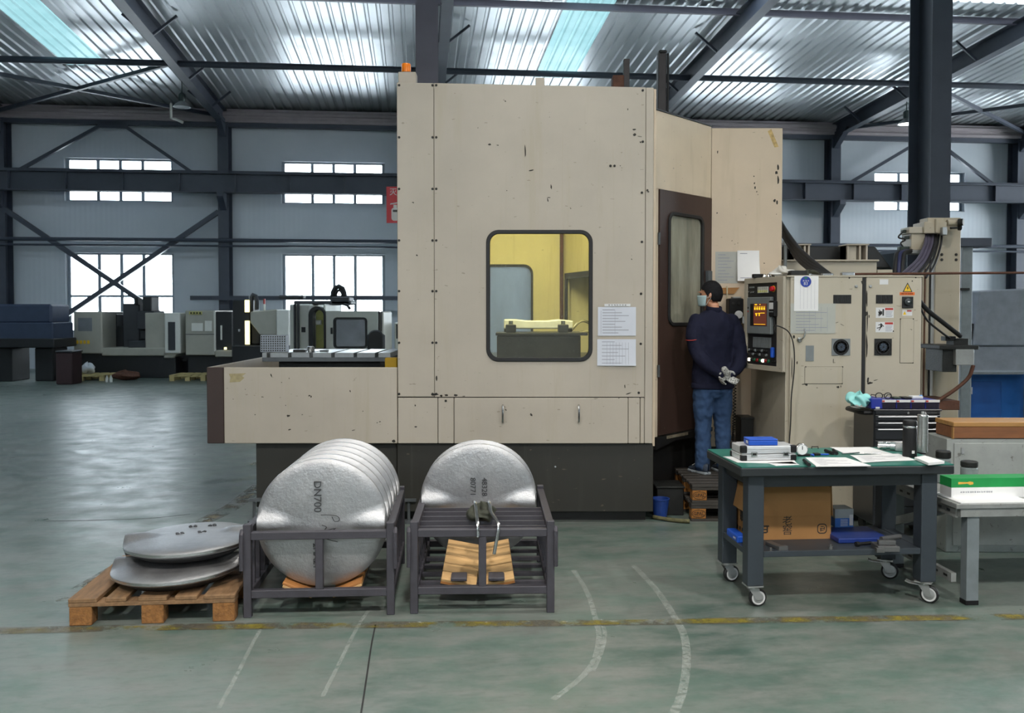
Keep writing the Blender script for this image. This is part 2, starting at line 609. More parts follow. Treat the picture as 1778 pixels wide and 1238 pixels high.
WUP = (4.80, 6.03)
WLO = (1.05, 3.32)
holes = []
for k in range(-3, 5):
    c = (k + 0.5) * BAY
    holes += [(c - 1.5, c + 1.5, *WUP), (c - 1.5, c + 1.5, *WLO)]
b = MB()
wall_boxes(b, U0, U1, 0, 9.0, holes, lambda a, c, z0, z1: b.box(a, c, 0.0, 0.22, z0, z1))
b.build('wall_far', m_wall, kind='structure', label='pale grey sheet panel wall behind the machines', mtx=BM)
b = MB()
wall_boxes(b, U0, U1, 0, 9.0, [h for h in holes if h[2] > 4], lambda a, c, z0, z1: b.box(a, c, D_BACK - 0.22, D_BACK, z0, z1))
b.build('wall_near', m_wall, kind='structure', label='pale grey sheet panel wall behind the camera', mtx=BM)
for nm, xa, xb in (('wall_left', U0 - 0.2, U0), ('wall_right', U1, U1 + 0.2)):
    b = MB()
    if nm == 'wall_right':      # unseen opening added at the right end to brighten the far wall
        wall_boxes(b, D_BACK, 0, 0, 9.0, [(-13.0, -2.0, 0.0, 5.6)], lambda a, c, z0, z1: b.box(xa, xb, a, c, z0, z1))
    else:
        b.box(xa, xb, D_BACK, 0, 0, 9.0)
    b.build(nm, m_wall, kind='structure', label='pale sheet panel end wall of the hall, %s end' % nm[5:], mtx=BM)

def window(n, cx, zlo, zhi, yl, upper, near=False):
    cols = [-1.5, -0.62, 0.0, 0.62, 1.5]
    b = MB()
    y0, y1 = (yl + 0.15, yl + 0.20)
    fr = 0.05
    b.box(cx - 1.5, cx + 1.5, y0, y1, zlo, zlo + fr); b.box(cx - 1.5, cx + 1.5, y0, y1, zhi - fr, zhi)
    for xx in cols:
        xa = min(max(xx - 0.045, -1.5), 1.5 - 0.09)
        b.box(cx + xa, cx + xa + 0.09, y0 + 0.002, y1 - 0.002, zlo + fr, zhi - fr)
    rows = [zlo, zhi]
    if not upper:
        zt = 2.08
        b.box(cx - 1.5, cx + 1.5, y0 + 0.004, y1 - 0.004, zt - 0.035, zt + 0.035)
        rows = [zlo, zt, zhi]
    w = b.build('window_%d' % n, m_frame, kind='structure', label='%s window of the %s wall' % ('high strip' if upper else 'tall lower', 'near' if near else 'far'), group='hall windows', mtx=BM)
    for ca, cb in zip(cols, cols[1:]):
        for za, zb in zip(rows, rows[1:]):
            p = MB(); p.box(cx + ca + 0.02, cx + cb - 0.02, yl + 0.172, yl + 0.177, za + 0.02, zb - 0.02)
            p.build('pane', m_pane, w)
n = 1
for k in range(-3, 5):
    for yl, near in ((0.0, False), (D_BACK - 0.2, True)):
        for (lo, hi), up in ((WUP, True), (WLO, False)):
            if near and not up: continue
            window(n, (k + 0.5) * BAY, lo, hi, yl, up, near); n += 1

# roof sheets: real corrugation running from eaves to ridge --------------------
PITCHR = 0.25
prof = []
nr = int((U1 - U0) / PITCHR)
for i in range(nr):
    x = U0 + i * PITCHR
    prof += [(x, 0.0), (x + 0.15, 0.0), (x + 0.175, 0.035), (x + 0.225, 0.035)]
prof.append((U1, 0.0))
# skylight strips: sheets left translucent, one in each bay
sky_x = []
for k, dx in ((-3, 3.1), (-1, 3.1), (1, 2.4), (4, 3.1)):
    sx = round((k * BAY + dx - U0) / PITCHR) * PITCHR + U0
    sky_x.append((sx, sx + 4 * PITCHR))
SKY_Y = (-3.9, -9.6)
OPAL_Y = (-9.6, -11.4)      # unseen opal band added to the roof to light the far hall
def is_sky(x):
    return any(a - 1e-4 <= x < c - 1e-4 for a, c in sky_x)
def sheet(ya, yb, sel):
    b = MB()
    for (xa, za), (xb, zb) in zip(prof, prof[1:]):
        if sel(xa):
            b._add([(xa, ya, roof_z(ya) + za), (xb, ya, roof_z(ya) + zb), (xb, yb, roof_z(yb) + zb), (xa, yb, roof_z(yb) + za)], [(0, 1, 2, 3)])
    return b
roof = thing('ceiling', 'corrugated galvanised steel roof with cyan skylight strips', None, kind='structure')
sheet(0.2, SKY_Y[0], lambda x: True).build('roof_sheet', m_roof, roof, mtx=BM)
sheet(SKY_Y[0], SKY_Y[1], lambda x: not is_sky(x)).build('roof_sheet', m_roof, roof, mtx=BM)
sheet(OPAL_Y[0], OPAL_Y[1], lambda x: True).build('added_opal_band', m_opal, roof, mtx=BM)
sheet(OPAL_Y[1], RIDGE, lambda x: True).build('roof_sheet', m_roof, roof, mtx=BM)
sheet(RIDGE, -19.0, lambda x: True).build('roof_sheet', m_roof, roof, mtx=BM)
sheet(-19.0, -30.0, lambda x: not is_sky(x)).build('roof_sheet', m_roof, roof, mtx=BM)
sheet(-30.0, D_BACK - 0.2, lambda x: True).build('roof_sheet', m_roof, roof, mtx=BM)
for a, c in sky_x:
    for ya, yb in (SKY_Y, (-19.0, -30.0)):
        sheet(ya, yb, lambda x: a - 1e-4 <= x < c - 1e-4).build('skylight_sheet', m_sky, roof, mtx=BM)

# steel frame -----------------------------------------------------------------
def hsec(b, cx, cy, z0, z1, w, d, tf=0.014, tw=0.012):
    b.box(cx - w / 2, cx + w / 2, cy - d / 2, cy - d / 2 + tf, z0, z1)
    b.box(cx - w / 2, cx + w / 2, cy + d / 2 - tf, cy + d / 2, z0, z1)
    b.box(cx - tw / 2, cx + tw / 2, cy - d / 2 + tf, cy + d / 2 - tf, z0, z1)

for k in range(-3, 6):
    c = thing('steel_column', 'dark grey steel wall column between the windows', None, group='wall columns', kind='structure')
    b = MB(); hsec(b, k * BAY, -0.32, 0, 7.1, 0.30, 0.5)
    b.build('column_shaft', m_steel, c, mtx=BM)
    b = MB(); b.prism([(-0.55, 4.98), (-1.05, 4.98), (-1.05, 4.86), (-0.55, 4.5)], k * BAY - 0.09, k * BAY + 0.09, 'X')
    b.build('corbel', m_steel, c, mtx=BM)
    b = MB(); b.box(k * BAY - 0.2, k * BAY + 0.2, -0.62, -0.02, 0.0, 0.03)
    b.build('base_plate', m_steel, c, mtx=BM)
    # haunch under the rafter
    b = MB(); b.prism([(-0.57, 7.1), (-1.4, 7.1), (-0.57, 6.6)], k * BAY - 0.08, k * BAY + 0.08, 'X')
    b.build('haunch', m_steel, c, mtx=BM)

t = thing('trim_1', 'dark crane runway girder along the far wall', None, kind='structure')
b = MB()
b.box(U0, U1, -0.97, -0.65, 5.50, 5.53); b.box(U0, U1, -0.97, -0.65, 4.98, 5.01); b.box(U0, U1, -0.82, -0.80, 5.0, 5.5)
b.build('runway_girder', m_steel, t, mtx=BM)
i = 0
xx = U0 + 0.4
first = None
while xx < U1:
    if first is None:
        b = MB(); b.box(-0.006, 0.006, -0.96, -0.82, 5.005, 5.505)
        first = b.build('stiffener', m_steel, t, mtx=BM @ Matrix.Translation((xx, 0, 0)))
    else:
        d = dup(first, t); d.matrix_basis = BM @ Matrix.Translation((xx, 0, 0))
    xx += 1.517
b = MB(); b.box(U0, U1, -0.84, -0.78, 5.53, 5.60); b.build('crane_rail', m_steel, t, mtx=BM)

t = thing('trim_2', 'grey channel beam under the eaves of the far wall', None, kind='structure')
b = MB()
b.prism([(-0.06, 7.02), (-0.62, 7.02), (-0.62, 7.10), (-0.56, 7.12), (-0.56, 7.2), (-0.60, 7.22), (-0.60, 7.30), (-0.52, 7.33), (-0.52, 7.40), (-0.06, 7.44)], U0, U1, 'X')
b.build('eaves_channel', m_gutter, t, mtx=BM)
b = MB(); b.box(U0, U1, -0.50, -0.30, 6.9, 7.02); b.build('eaves_strut', m_steel, t, mtx=BM)

t = thing('trim_3', 'thin dark pipe rails along the far wall', None, kind='structure')
b = MB(); b.cyl((U0, -0.62, 3.66), (U1, -0.62, 3.66), 0.055, n=8); b.build('pipe', m_steel, t, mtx=BM)
b = MB(); b.cyl((U0, -0.62, 3.50), (U1, -0.62, 3.50), 0.03, n=8); b.build('pipe', m_steel, t, mtx=BM)
t = thing('trim_4', 'dark air pipe at machine height along the far wall', None, kind='structure')
b = MB(); b.bar((-0.9, -0.72, 2.02), (U1, -0.72, 2.02), 0.09, 0.12); b.build('air_pipe', m_steel, t, mtx=BM)

# rafters, purlin struts, bracing
for k in range(-3, 6):
    t = thing('rafter', 'dark sloping steel rafter under the corrugated roof', None, group='roof rafters', kind='structure')
    b = MB()
    for ya, yb in ((-0.3, RIDGE), (RIDGE, D_BACK)):
        za, zb = roof_z(ya) - 0.12, roof_z(yb) - 0.12
        for dz0, dz1, w in ((0, -0.02, 0.22), (-0.02, -0.40, 0.012), (-0.40, -0.42, 0.22)):
            x0, x1 = k * BAY - w / 2, k * BAY + w / 2
            b._add([(x0, ya, za + dz1), (x1, ya, za + dz1), (x1, yb, zb + dz1), (x0, yb, zb + dz1), (x0, ya, za + dz0), (x1, ya, za + dz0), (x1, yb, zb + dz0), (x0, yb, zb + dz0)],
                   [(0, 3, 2, 1), (4, 5, 6, 7), (0, 1, 5, 4), (1, 2, 6, 5), (2, 3, 7, 6), (3, 0, 4, 7)])
    b.build('rafter_beam', m_steel, t, mtx=BM)
    for yk in (-2.2, -4.6, -7.6):
        for s in (-1, 1):
            b = MB(); z = roof_z(yk)
            b.bar((k * BAY, yk, z - 0.52), (k * BAY + s * 0.55, yk, z - 0.07), 0.05, 0.05)
            b.build('fly_brace', m_steel, t, mtx=BM)
for j, yk in enumerate((-8.9, -12.5, -15.8, -21)):
    t = thing('purlin', 'dark purlin running across the rafters, %s row from the far wall' % ('first', 'second', 'ridge', 'back')[j], None, kind='structure')
    b = MB(); z = roof_z(yk) - 0.10
    b.box(U0, U1, yk - 0.04, yk + 0.04, z - 0.06, z + 0.07)
    b.build('purlin_bar', m_steel2, t, mtx=BM)
t = thing('trim_5', 'long dark tie bar running below the roof across the rafters', None, kind='structure')
b = MB(); b.cyl((U0, -5.4, 7.36), (U1, -5.4, 7.36), 0.075, n=10); b.build('tie_bar', m_steel, t, mtx=BM)

def brace(p, q, w=0.09, nm='diagonal_brace', lab=''):
    b = MB(); b.bar(p, q, w, w, (0, 1, 0))
    b.build(nm, m_steel, kind='structure', label=lab, mtx=BM)
# wall X bracing left bay, inverted V above the girder
for (pa, pb, lab) in (((0 - 0.15, -0.5, 4.48), (-BAY + 0.6, -0.5, 0.75), 'dark diagonal wall brace rising to the right across the lower window'),
                      ((-BAY + 0.15, -0.56, 4.48), (-0.6, -0.56, 0.75), 'dark diagonal wall brace falling to the right across the lower window')):
    brace(pa, pb, 0.13, 'wall_brace', lab)
for k, labs in ((-0.5, ('left', 'left')), (3.5, ('right', 'right'))):
    c = k * BAY
    brace((c - 0.2, -0.45, 6.95), (c - BAY / 2 + 0.35, -0.45, 5.5), 0.09, 'wall_brace', 'dark diagonal brace above the runway girder, rising side of the %s pair' % labs[0])
    brace((c + 0.2, -0.45, 6.95), (c + BAY / 2 - 0.75, -0.45, 5.5), 0.09, 'wall_brace', 'dark diagonal brace above the runway girder, falling side of the %s pair' % labs[1])
    b = MB(); b.box(c - 0.4, c + 0.4, -0.5, -0.4, 6.8, 6.98); b.build('gusset_plate', m_steel, kind='structure', label='steel gusset plate where the %s wall braces meet' % labs[0], mtx=BM)
for x0 in (-BAY, 3 * BAY):
    side = 'left' if x0 < 0 else 'right'
    brace((x0 + 0.1, -0.8, roof_z(-0.8) - 0.35), (x0 + BAY - 0.1, -5.4, roof_z(-5.4) - 0.35), 0.09, 'roof_brace', 'dark roof cross brace rising into the hall, %s bay' % side)
    brace((x0 + 0.1, -5.4, roof_z(-5.4) - 0.35), (x0 + BAY - 0.1, -0.8, roof_z(-0.8) - 0.35), 0.09, 'roof_brace', 'dark roof cross brace falling to the eaves, %s bay' % side)

# inner row of columns
for (cx, cy), lab in (((-0.97, 10.4), 'purple grey steel column rising behind the machine top'), ((5.03, 11.0), 'large dark steel column beside the machine cabinets'), ((-7.0, 9.75), 'dark steel inner column beyond the left edge'), ((11.1, 11.6), 'dark steel inner column beyond the right edge')):
    c = thing('steel_column', lab, None, (cx, cy, 0), BTH, kind='structure')
    b = MB(); hsec(b, 0, 0, 0, 8.1, 0.25, 0.5)
    b.build('column_shaft', m_steel2 if cx == -0.97 else m_steel, c)
    b = MB(); b.box(-0.22, 0.22, -0.35, 0.35, 0, 0.03); b.build('base_plate', m_steel, c)

# hanging high-bay lamps: real lamps, some in view, the rest of the grid overhead
m_shade = M('lamp_shade_aluminium', (0.55, 0.57, 0.58), 0.35, 0.8, 0.05)
m_lampbox = M('lamp_gear_box', srgb(45, 62, 60), 0.5)
m_lampglow = emit('lamp_glow', (1.0, 0.97, 0.92), 14.0)
m_lampoff = M('lamp_glass_unlit', (0.6, 0.62, 0.62), 0.2)
def bay_lamp(loc, lab, lit=True, power=None, chain=0.75):
    t = thing('high_bay_lamp', lab, 'lamp', loc, 0, 'high bay lamps under the roof')
    b = MB(); b.lathe([(0.05, 0.10), (0.10, 0.06), (0.17, 0.01), (0.215, -0.05), (0.225, -0.06), (0.21, -0.06), (0.16, -0.0), (0.09, 0.045), (0.045, 0.085)], 24)
    b.build('lamp_shade', m_shade, t, smooth='angle')
    b = MB(); b.lathe([(0.07, 0.09), (0.085, 0.12), (0.085, 0.26), (0.06, 0.29), (0.03, 0.31)], 16)
    b.build('gear_housing', m_lampbox, t, smooth='angle')
    b = MB(); b.cyl((0, 0, 0.30), (0, 0, 0.30 + chain), 0.012, n=6); b.build('hanger', m_lampbox, t)
    b = MB(); b.lathe([(0.001, -0.03), (0.12, -0.038), (0.19, -0.046), (0.19, -0.052), (0.001, -0.056)], 20)
    b.build('lamp_glass', m_lampglow if lit else m_lampoff, t, smooth='angle')
    if power:
        l = bpy.data.lights.new('lamp_light', 'AREA'); l.shape = 'DISK'; l.size = 0.4; l.energy = power; l.color = (1.0, 0.955, 0.89); l.spread = math.radians(150)
        lo = bpy.data.objects.new('lamp_light', l); COL.objects.link(lo); lo.parent = t; lo.location = (0, 0, -0.07)
    return t
bay_lamp(at(316, 182, 23.4), 'unlit high bay lamp hanging before the left rafter', False)
bay_lamp(at(1574, 212, 24.0), 'lit high bay lamp shining beside the big dark column', True, 60)
LROWS = [((-4.6, 0.2), 0.92), ((0.2, 0.0), 1.3), ((5.0, 0.6), 0.92), ((-4.6, -5.5), 0.6), ((1.2, -5.0), 0.7), ((0.4, 4.9), 0.30), ((5.6, 5.4), 0.45)]
for i, ((lx, ly), k) in enumerate(LROWS):
    zz = roof_z((BMI @ Vector((lx, ly, 0))).y) - 1.35
    bay_lamp((lx, ly, zz), 'high bay lamp overhead, out of the picture, place %s of the grid' % 'one two three four five six seven'.split()[i], True, LAMP_POWER * k, 0.9)
# ------------------------------------------------------------------ the large machining centre
m_beige = worn_paint('beige_machine_enamel', srgb(182, 173, 159))
m_beige2 = worn_paint('beige_enamel_side', srgb(204, 186, 162), chip_at=0.72)
m_black = M('black_rubber', (0.012, 0.012, 0.013), 0.6)
m_dark = worn_paint('dark_base_paint', srgb(46, 45, 40), 0.5, (0.1, 0.1, 0.09), 0.3, (0.02, 0.02, 0.02), 0.75)
m_kick = M('oily_black_steel', (0.012, 0.012, 0.012), 0.45)
m_brown = worn_paint('brown_door_enamel', srgb(68, 50, 44), 0.4, (0.03, 0.02, 0.018), 0.7, (0.01, 0.01, 0.01), 0.76)
m_brown2 = worn_paint('dark_brown_end_enamel', srgb(60, 46, 42), 0.45, (0.03, 0.02, 0.018), 0.5, (0.02, 0.02, 0.02), 0.75)
m_bolt = M('black_bolt', (0.012, 0.011, 0.01), 0.5)
m_chrome = M('bright_steel', (0.6, 0.6, 0.6), 0.25, 1.0, 0.05)
m_inner = worn_paint('lamp_tinted_inner_enamel', srgb(228, 219, 168), 0.5, (0.3, 0.22, 0.05), 0.5)  # yellow of the work lamp is partly put into this lining colour
m_iron = M('dark_cast_iron', srgb(40, 41, 40), 0.5, 0.4, 0.3, 12, 0.3, 60)
m_tablesteel = M('ground_table_steel', srgb(168, 172, 174), 0.3, 0.6, 0.12, 8)
m_greysteel = M('grey_table_side', srgb(92, 97, 100), 0.45, 0.3, 0.15, 10)
m_rust = M('rusty_steel', srgb(92, 60, 46), 0.75, 0.2, 0.3, 14, 0.3)
m_darkpost = M('dark_post_paint', srgb(52, 46, 46), 0.5, 0.1, 0.2, 8)
m_amber = M('amber_lens', (0.9, 0.22, 0.01), 0.2, 0, 0.1)
m_winglass = glass('machine_window_film', (0.96, 0.97, 0.9), 0.04, 0.9, (0.72, 0.72, 0.62), 0.022, (2.5, 2.5, 0.3))
m_doorglass = glass('door_window_film', (0.45, 0.45, 0.36), 0.06, 0.88, (0.42, 0.41, 0.32), 0.75, (2.0, 2.0, 0.4))

YM = 7.0
MLOC = Vector((0.1, 8.2, 0))
mach = thing('machining_center', 'large worn beige machining centre with yellow lit rounded window', 'machine', MLOC)
T0 = Matrix.Translation(-MLOC)
def mb(): return MB(T0)
def Xm(px): return X(px, YM)
def Zm(py): return Z(py, YM)
def ztop(x):           # the top edge falls slightly to the right
    return Zm(143) + (Zm(152) - Zm(143)) * (x - Xm(690)) / (Xm(1134) - Xm(690))

g = 0.004
def plate(name, px0, px1, zb, zt0, zt1, y0=YM, th=0.02, mat=m_beige, parent=None, bevel=0.004):
    x0, x1 = Xm(px0), Xm(px1)
    b = mb()
    b.prism([(x0 + g / 2, zb), (x1 - g / 2, zb), (x1 - g / 2, zt1), (x0 + g / 2, zt0)], y0, y0 + th)
    return b.build(name, mat, parent or mach, bevel=bevel)
zs = Zm(690)
plate('panel', 690, 754.5, zs + g, ztop(Xm(690)), ztop(Xm(754.5)))
plate('panel', 1119.5, 1134, Zm(770), ztop(Xm(1119.5)), ztop(Xm(1134)), YM + 0.004, 0.02)
# main panel with the rounded window opening
wx0, wx1, wz0, wz1 = Xm(847), Xm(1026), Zm(625), Zm(402)
inner = rrect(wx0, wx1, wz0, wz1, 0.085, 7)
x0, x1, zt0, zt1 = Xm(754.5) + g / 2, Xm(1119.5) - g / 2, ztop(Xm(754.5)), ztop(Xm(1119.5))
outer = []
for i, p in enumerate(inner):
    q = i // 8
    outer.append([(x1, zt1), (x0, zt0), (x0, zs + g), (x1, zs + g)][q])
b = mb()
b.ring(outer, inner, YM, YM + 0.02)
b.build('front_panel', m_beige, mach, bevel=0.0)
gk = b = mb()
b.ring(rrect(wx0 - 0.012, wx1 + 0.012, wz0 - 0.012, wz1 + 0.012, 0.095, 7), rrect(wx0 + 0.018, wx1 - 0.018, wz0 + 0.018, wz1 - 0.018, 0.07, 7), YM - 0.012, YM + 0.02)
win = b.build('window_gasket', m_black, mach, bevel=0.004)
b = mb(); b.prism(rrect(wx0 + 0.01, wx1 - 0.01, wz0 + 0.01, wz1 - 0.01, 0.075, 7), YM + 0.004, YM + 0.010)
b.build('window_pane', m_winglass, win)
# lower panels and handles
zl = Zm(770)
plate('lower_panel', 690, 760, zl, zs - g, zs - g)
plate('lower_panel', 760, 788, zl, zs - g, zs - g)
ld = plate('lower_door', 788, 1091, zl, zs - g, zs - g, YM - 0.006)
plate('lower_panel', 1091, 1112, zl, zs - g, zs - g)
plate('lower_panel', 1112, 1119.5, zl, zs - g, zs - g)
for px in (873, 1005):
    b = mb(); xh = Xm(px)
    b.tube([(xh, YM, Zm(703)), (xh, YM - 0.03, Zm(705)), (xh, YM - 0.042, Zm(710)), (xh, YM - 0.042, Zm(726)), (xh, YM - 0.03, Zm(731)), (xh, YM, Zm(733))], 0.008, 8)
    b.build('handle', m_chrome, ld, smooth='angle')
# rounded press marks behind handles, panel seams are gaps; black backing seen in the gaps
b = mb(); b.box(Xm(690), wx0 - 0.02, YM + 0.02, YM + 0.04, zl, Zm(153)); b.build('backing', m_kick, mach)
b = mb(); b.box(wx1 + 0.02, Xm(1134), YM + 0.024, YM + 0.04, zl, Zm(153)); b.build('backing', m_kick, mach)
b = mb(); b.box(wx0 - 0.02, wx1 + 0.02, YM + 0.02, YM + 0.04, zl, wz0 - 0.02); b.build('backing', m_kick, mach)
# bolts
bolt0 = None
rows = [148, 238.5, 328, 417.5, 505.5, 595, 684]
pts = [(px, py) for py in rows for px in (693, 751, 757.5)] + [(1116, 157), (1116, 246), (1114.5, 334.5), (1114.5, 420), (1113, 510), (1112.5, 597), (1060, 288), (1067, 288), (1109, 682), (774, 696)]
for px, py in pts:
    p = at(px, py, YM) - MLOC
    if bolt0 is None:
        b = MB(); b.lathe([(0.0095, 0), (0.0095, 0.004), (0.006, 0.007)], 10, Matrix.Rotation(math.pi / 2, 4, 'X'))
        bolt0 = b.build('bolt', m_bolt, mach); bolt0.location = p
    else:
        d = dup(bolt0, mach); d.location = p
# chips of bare steel where the paint has gone
m_chip = M('bare_chip', (0.02, 0.017, 0.012), 0.6)
rng = random.Random(11)
def chip(px, py, w, h, rot=0.0, y=YM, par=None):
    c = at(px, py, y)
    poly = []
    n = 9
    for i in range(n):
        a = 2 * math.pi * i / n
        r = 0.6 + 0.5 * rng.random()
        xx, zz = w / 2 * r * math.cos(a), h / 2 * r * math.sin(a)
        poly.append((c.x + xx * math.cos(rot) - zz * math.sin(rot), c.z + xx * math.sin(rot) + zz * math.cos(rot)))
    b = mb(); b.prism(poly, y - 0.0012, y + 0.001)
    b.build('paint_chip', m_chip, par or mach)
for a in ((850, 251, .028, .016), (864, 252, .02, .008), (1101, 225, .034, .018), (1102, 234, .03, .024, .2), (1110, 237, .04, .005, -.15), (1112, 247, .014, .014), (922, 296, .04, .014, .3),
          (957, 324, .012, .05, .1), (953, 343, .03, .008), (951, 347, .008, .04, .2), (758, 657, .02, .05), (755, 685, .07, .02), (766, 687, .02, .02), (775, 686, .03, .02), (791, 686, .04, .018),
          (805, 688, .03, .008), (1092, 683, .05, .009, .35), (1085, 671, .01, .03), (722, 741, .022, .012), (721, 704, .01, .016), (1124, 330, .02, .016), (1090, 190, .008, .02), (880, 331, .01, .008),
          (912, 262, .012, .11, .02), (1126, 333, .018, .01), (1077, 288, .008, .008), (830, 222, .006, .01)):
    chip(*a)

# enclosure shell -------------------------------------------------------------
XL, XR = Xm(690), Xm(1134)
YB = 9.75
b = mb(); b.box(XL, XL + 0.03, YM + 0.02, YB, zl, Zm(146)); b.build('side_wall', m_beige, mach)
b = mb(); b.prism([(XL, Zm(143)), (XR, Zm(152)), (XR, Zm(152) - 0.03), (XL, Zm(143) - 0.03)], YM + 0.02, YB); b.build('roof_plate', m_beige, mach)
RW = (-0.80, 0.215, 1.0, Z(461, YB))
inner = rrect(*RW, 0.09, 6)
outer = []
for i in range(len(inner)):
    outer.append([(XR + 0.7, 3.33), (XL, 3.33), (XL, zl), (XR + 0.7, zl)][i // 7])
b = mb(); b.ring(outer, inner, YB, YB + 0.02); b.build('rear_wall', m_inner, mach)
b = mb(); b.ring(rrect(RW[0] - .01, RW[1] + .012, RW[2] - .01, RW[3] + .012, 0.1, 6), rrect(RW[0] + .012, RW[1] - .012, RW[2] + .012, RW[3] - .012, 0.08, 6), YB - 0.012, YB + 0.03)
rg = b.build('rear_window_gasket', m_black, mach)
b = mb(); b.prism(rrect(RW[0] + .01, RW[1] - .01, RW[2] + .01, RW[3] - .01, 0.08, 6), YB + 0.006, YB + 0.012); b.build('window_pane', frosted('rear_window_haze', (0.8, 0.86, 0.95), 0.035), rg)  # milky tone of the pane stands in for a reflection
b = mb(); b.box(XL + 0.03, XL + 0.035, YM + 0.04, YB, 0.9, 3.3); b.build('inner_lining', m_inner, mach)
b = mb(); b.box(XL + 0.03, XR, YM + 0.04, YB, 3.2, 3.21); b.build('inner_lining', m_inner, mach)
b = mb(); b.box(XL + 0.03, XR, YM + 0.04, YB, 0.86, 0.9); b.build('inner_floor', m_iron, mach)
# inner partition on the right with its dark opening
pa, pb = Vector((X(977, YB), YB, 0)), Vector((1.06, 8.1, 0))
d = (pb - pa).normalized(); Lp = (pb - pa).length
PM = T0 @ Matrix.Translation(pa) @ Matrix(((d.x, -d.y, 0, 0), (d.y, d.x, 0, 0), (0, 0, 1, 0), (0, 0, 0, 1)))
b = MB(PM); b.ring([(0, .9), (Lp, .9), (Lp, 3.2), (0, 3.2)], [(0.12, 1.05), (Lp - 0.05, 1.05), (Lp - 0.05, 2.02), (0.12, 2.02)], 0, 0.03); pt = b.build('inner_partition', m_inner, mach)
b = MB(PM); b.ring([(0.09, 1.02), (Lp - 0.03, 1.02), (Lp - 0.03, 2.05), (0.09, 2.05)], [(0.15, 1.08), (Lp - 0.08, 1.08), (Lp - 0.08, 1.99), (0.15, 1.99)], -0.015, 0.0); b.build('opening_frame', m_iron, pt)
b = MB(PM); b.box(0.1, Lp - .04, 0.3, 0.31, 1.0, 2.1); b.build('spindle_cover', M('oily_cover', srgb(96, 92, 60), 0.4, 0.1, 0.5, 5), pt)
b = mb(); b.tube([(X(975, YB - .05), YB - 0.05, 1.0), (X(975, YB - .05), YB - 0.05, 3.15)], 0.02, 8); b.build('coolant_pipe', m_rust, mach, smooth='angle')
# lamp inside the enclosure, above the window
b = mb(); b.box(-0.45, 0.75, 7.25, 7.4, 3.12, 3.18); wl = b.build('work_lamp', m_chrome, mach)
b = mb(); b.box(-0.43, 0.73, 7.27, 7.38, 3.112, 3.121); b.build('lamp_tube', emit('work_lamp_glow', (1.0, 0.85, 0.42), 6.0), wl)
l = bpy.data.lights.new('work_lamp_light', 'AREA'); l.shape = 'RECTANGLE'; l.size = 1.1; l.size_y = 0.1; l.energy = 50; l.color = (1.0, 0.95, 0.62)
lo = bpy.data.objects.new('work_lamp_light', l); COL.objects.link(lo); lo.parent = mach; lo.location = Vector((0.15, 7.33, 3.10)) - MLOC; lo.rotation_euler = (math.radians(25), 0, 0)

b = mb(); b.box(XR - 0.03, XR, YM + 0.04, 8.15, 0.9, 3.28); b.build('side_wall', m_inner, mach)  # unseen wall added to stop the work lamp's light leaking out
b = mb(); b.box(XR - 0.04, XR + 0.8, YB - 0.05, YB, 0.9, 3.3); b.build('inner_lining', m_inner, mach)
# machine table, fixture and the casting being machined (seen through the window)
b = mb(); b.box(-0.6, 0.75, 7.55, 9.0, 0.9, 1.24)
tb = b.build('work_table', M('wet_black_fixture', (0.012, 0.012, 0.010), 0.3, 0, 0.4, 8), mach, bevel=0.01)
FX = Vector((0.23, 8.0, 1.24))
fx = thing('fixture_block', 'dark wet clamping fixture inside the lit machine window', 'fixture', FX)
m_wet = M('wet_black_fixture', (0.012, 0.012, 0.010), 0.3, 0, 0.4, 8)
b = MB(); b.box(-0.36, 0.36, -0.22, 0.22, 0, 0.20); b.build('block', m_wet, fx, bevel=0.008)
b = MB(); b.box(-0.37, 0.42, -0.24, 0.24, 0.20, 0.225); b.build('plate', m_wet, fx, bevel=0.004)
for sx in (-0.24, 0.21):
    b = MB(); b.box(sx - 0.045, sx + 0.045, -0.24, -0.14, 0.225, 0.295); cl = b.build('clamp', m_wet, fx, bevel=0.006)
    b = MB(); b.cyl((sx, -0.19, 0.295), (sx, -0.19, 0.325), 0.018, n=6); b.build('nut', m_greysteel, cl)
wp = thing('valve_body_casting', 'bright wet metal casting clamped on top of the fixture', 'casting', FX + Vector((0, 0, 0.2255)))
b = MB(); b.prism([(-.3, 0.03), (.3, 0.03), (.3, .1), (.18, .112), (.08, .1), (-.1, .1), (-.2, .112), (-.3, .112)], -0.13, 0.2)
b.build('casting_body', M('wet_bright_casting', (0.8, 0.8, 0.72), 0.35, 0.1, 0.1, 12), wp, bevel=0.01, seg=2)
for sx in (-0.27, 0.27):
    b = MB(); b.cyl((sx, 0.0, 0.0), (sx, 0.0, 0.05), 0.03, n=12); b.build('foot', m_iron, wp)
b = mb(); b.tube(catmull([(0.95, 8.3, 1.3), (0.75, 8.2, 1.5), (0.62, 8.1, 1.56), (0.5, 8.05, 1.45)], 6), 0.012, 8); b.build('coolant_hose', m_chrome, mach, smooth='angle')
b = mb(); b.tube(catmull([(0.98, 8.25, 1.24), (0.8, 8.15, 1.42), (0.66, 8.05, 1.47), (0.52, 8.0, 1.42)], 6), 0.012, 8); b.build('coolant_hose', m_chrome, mach, smooth='angle')

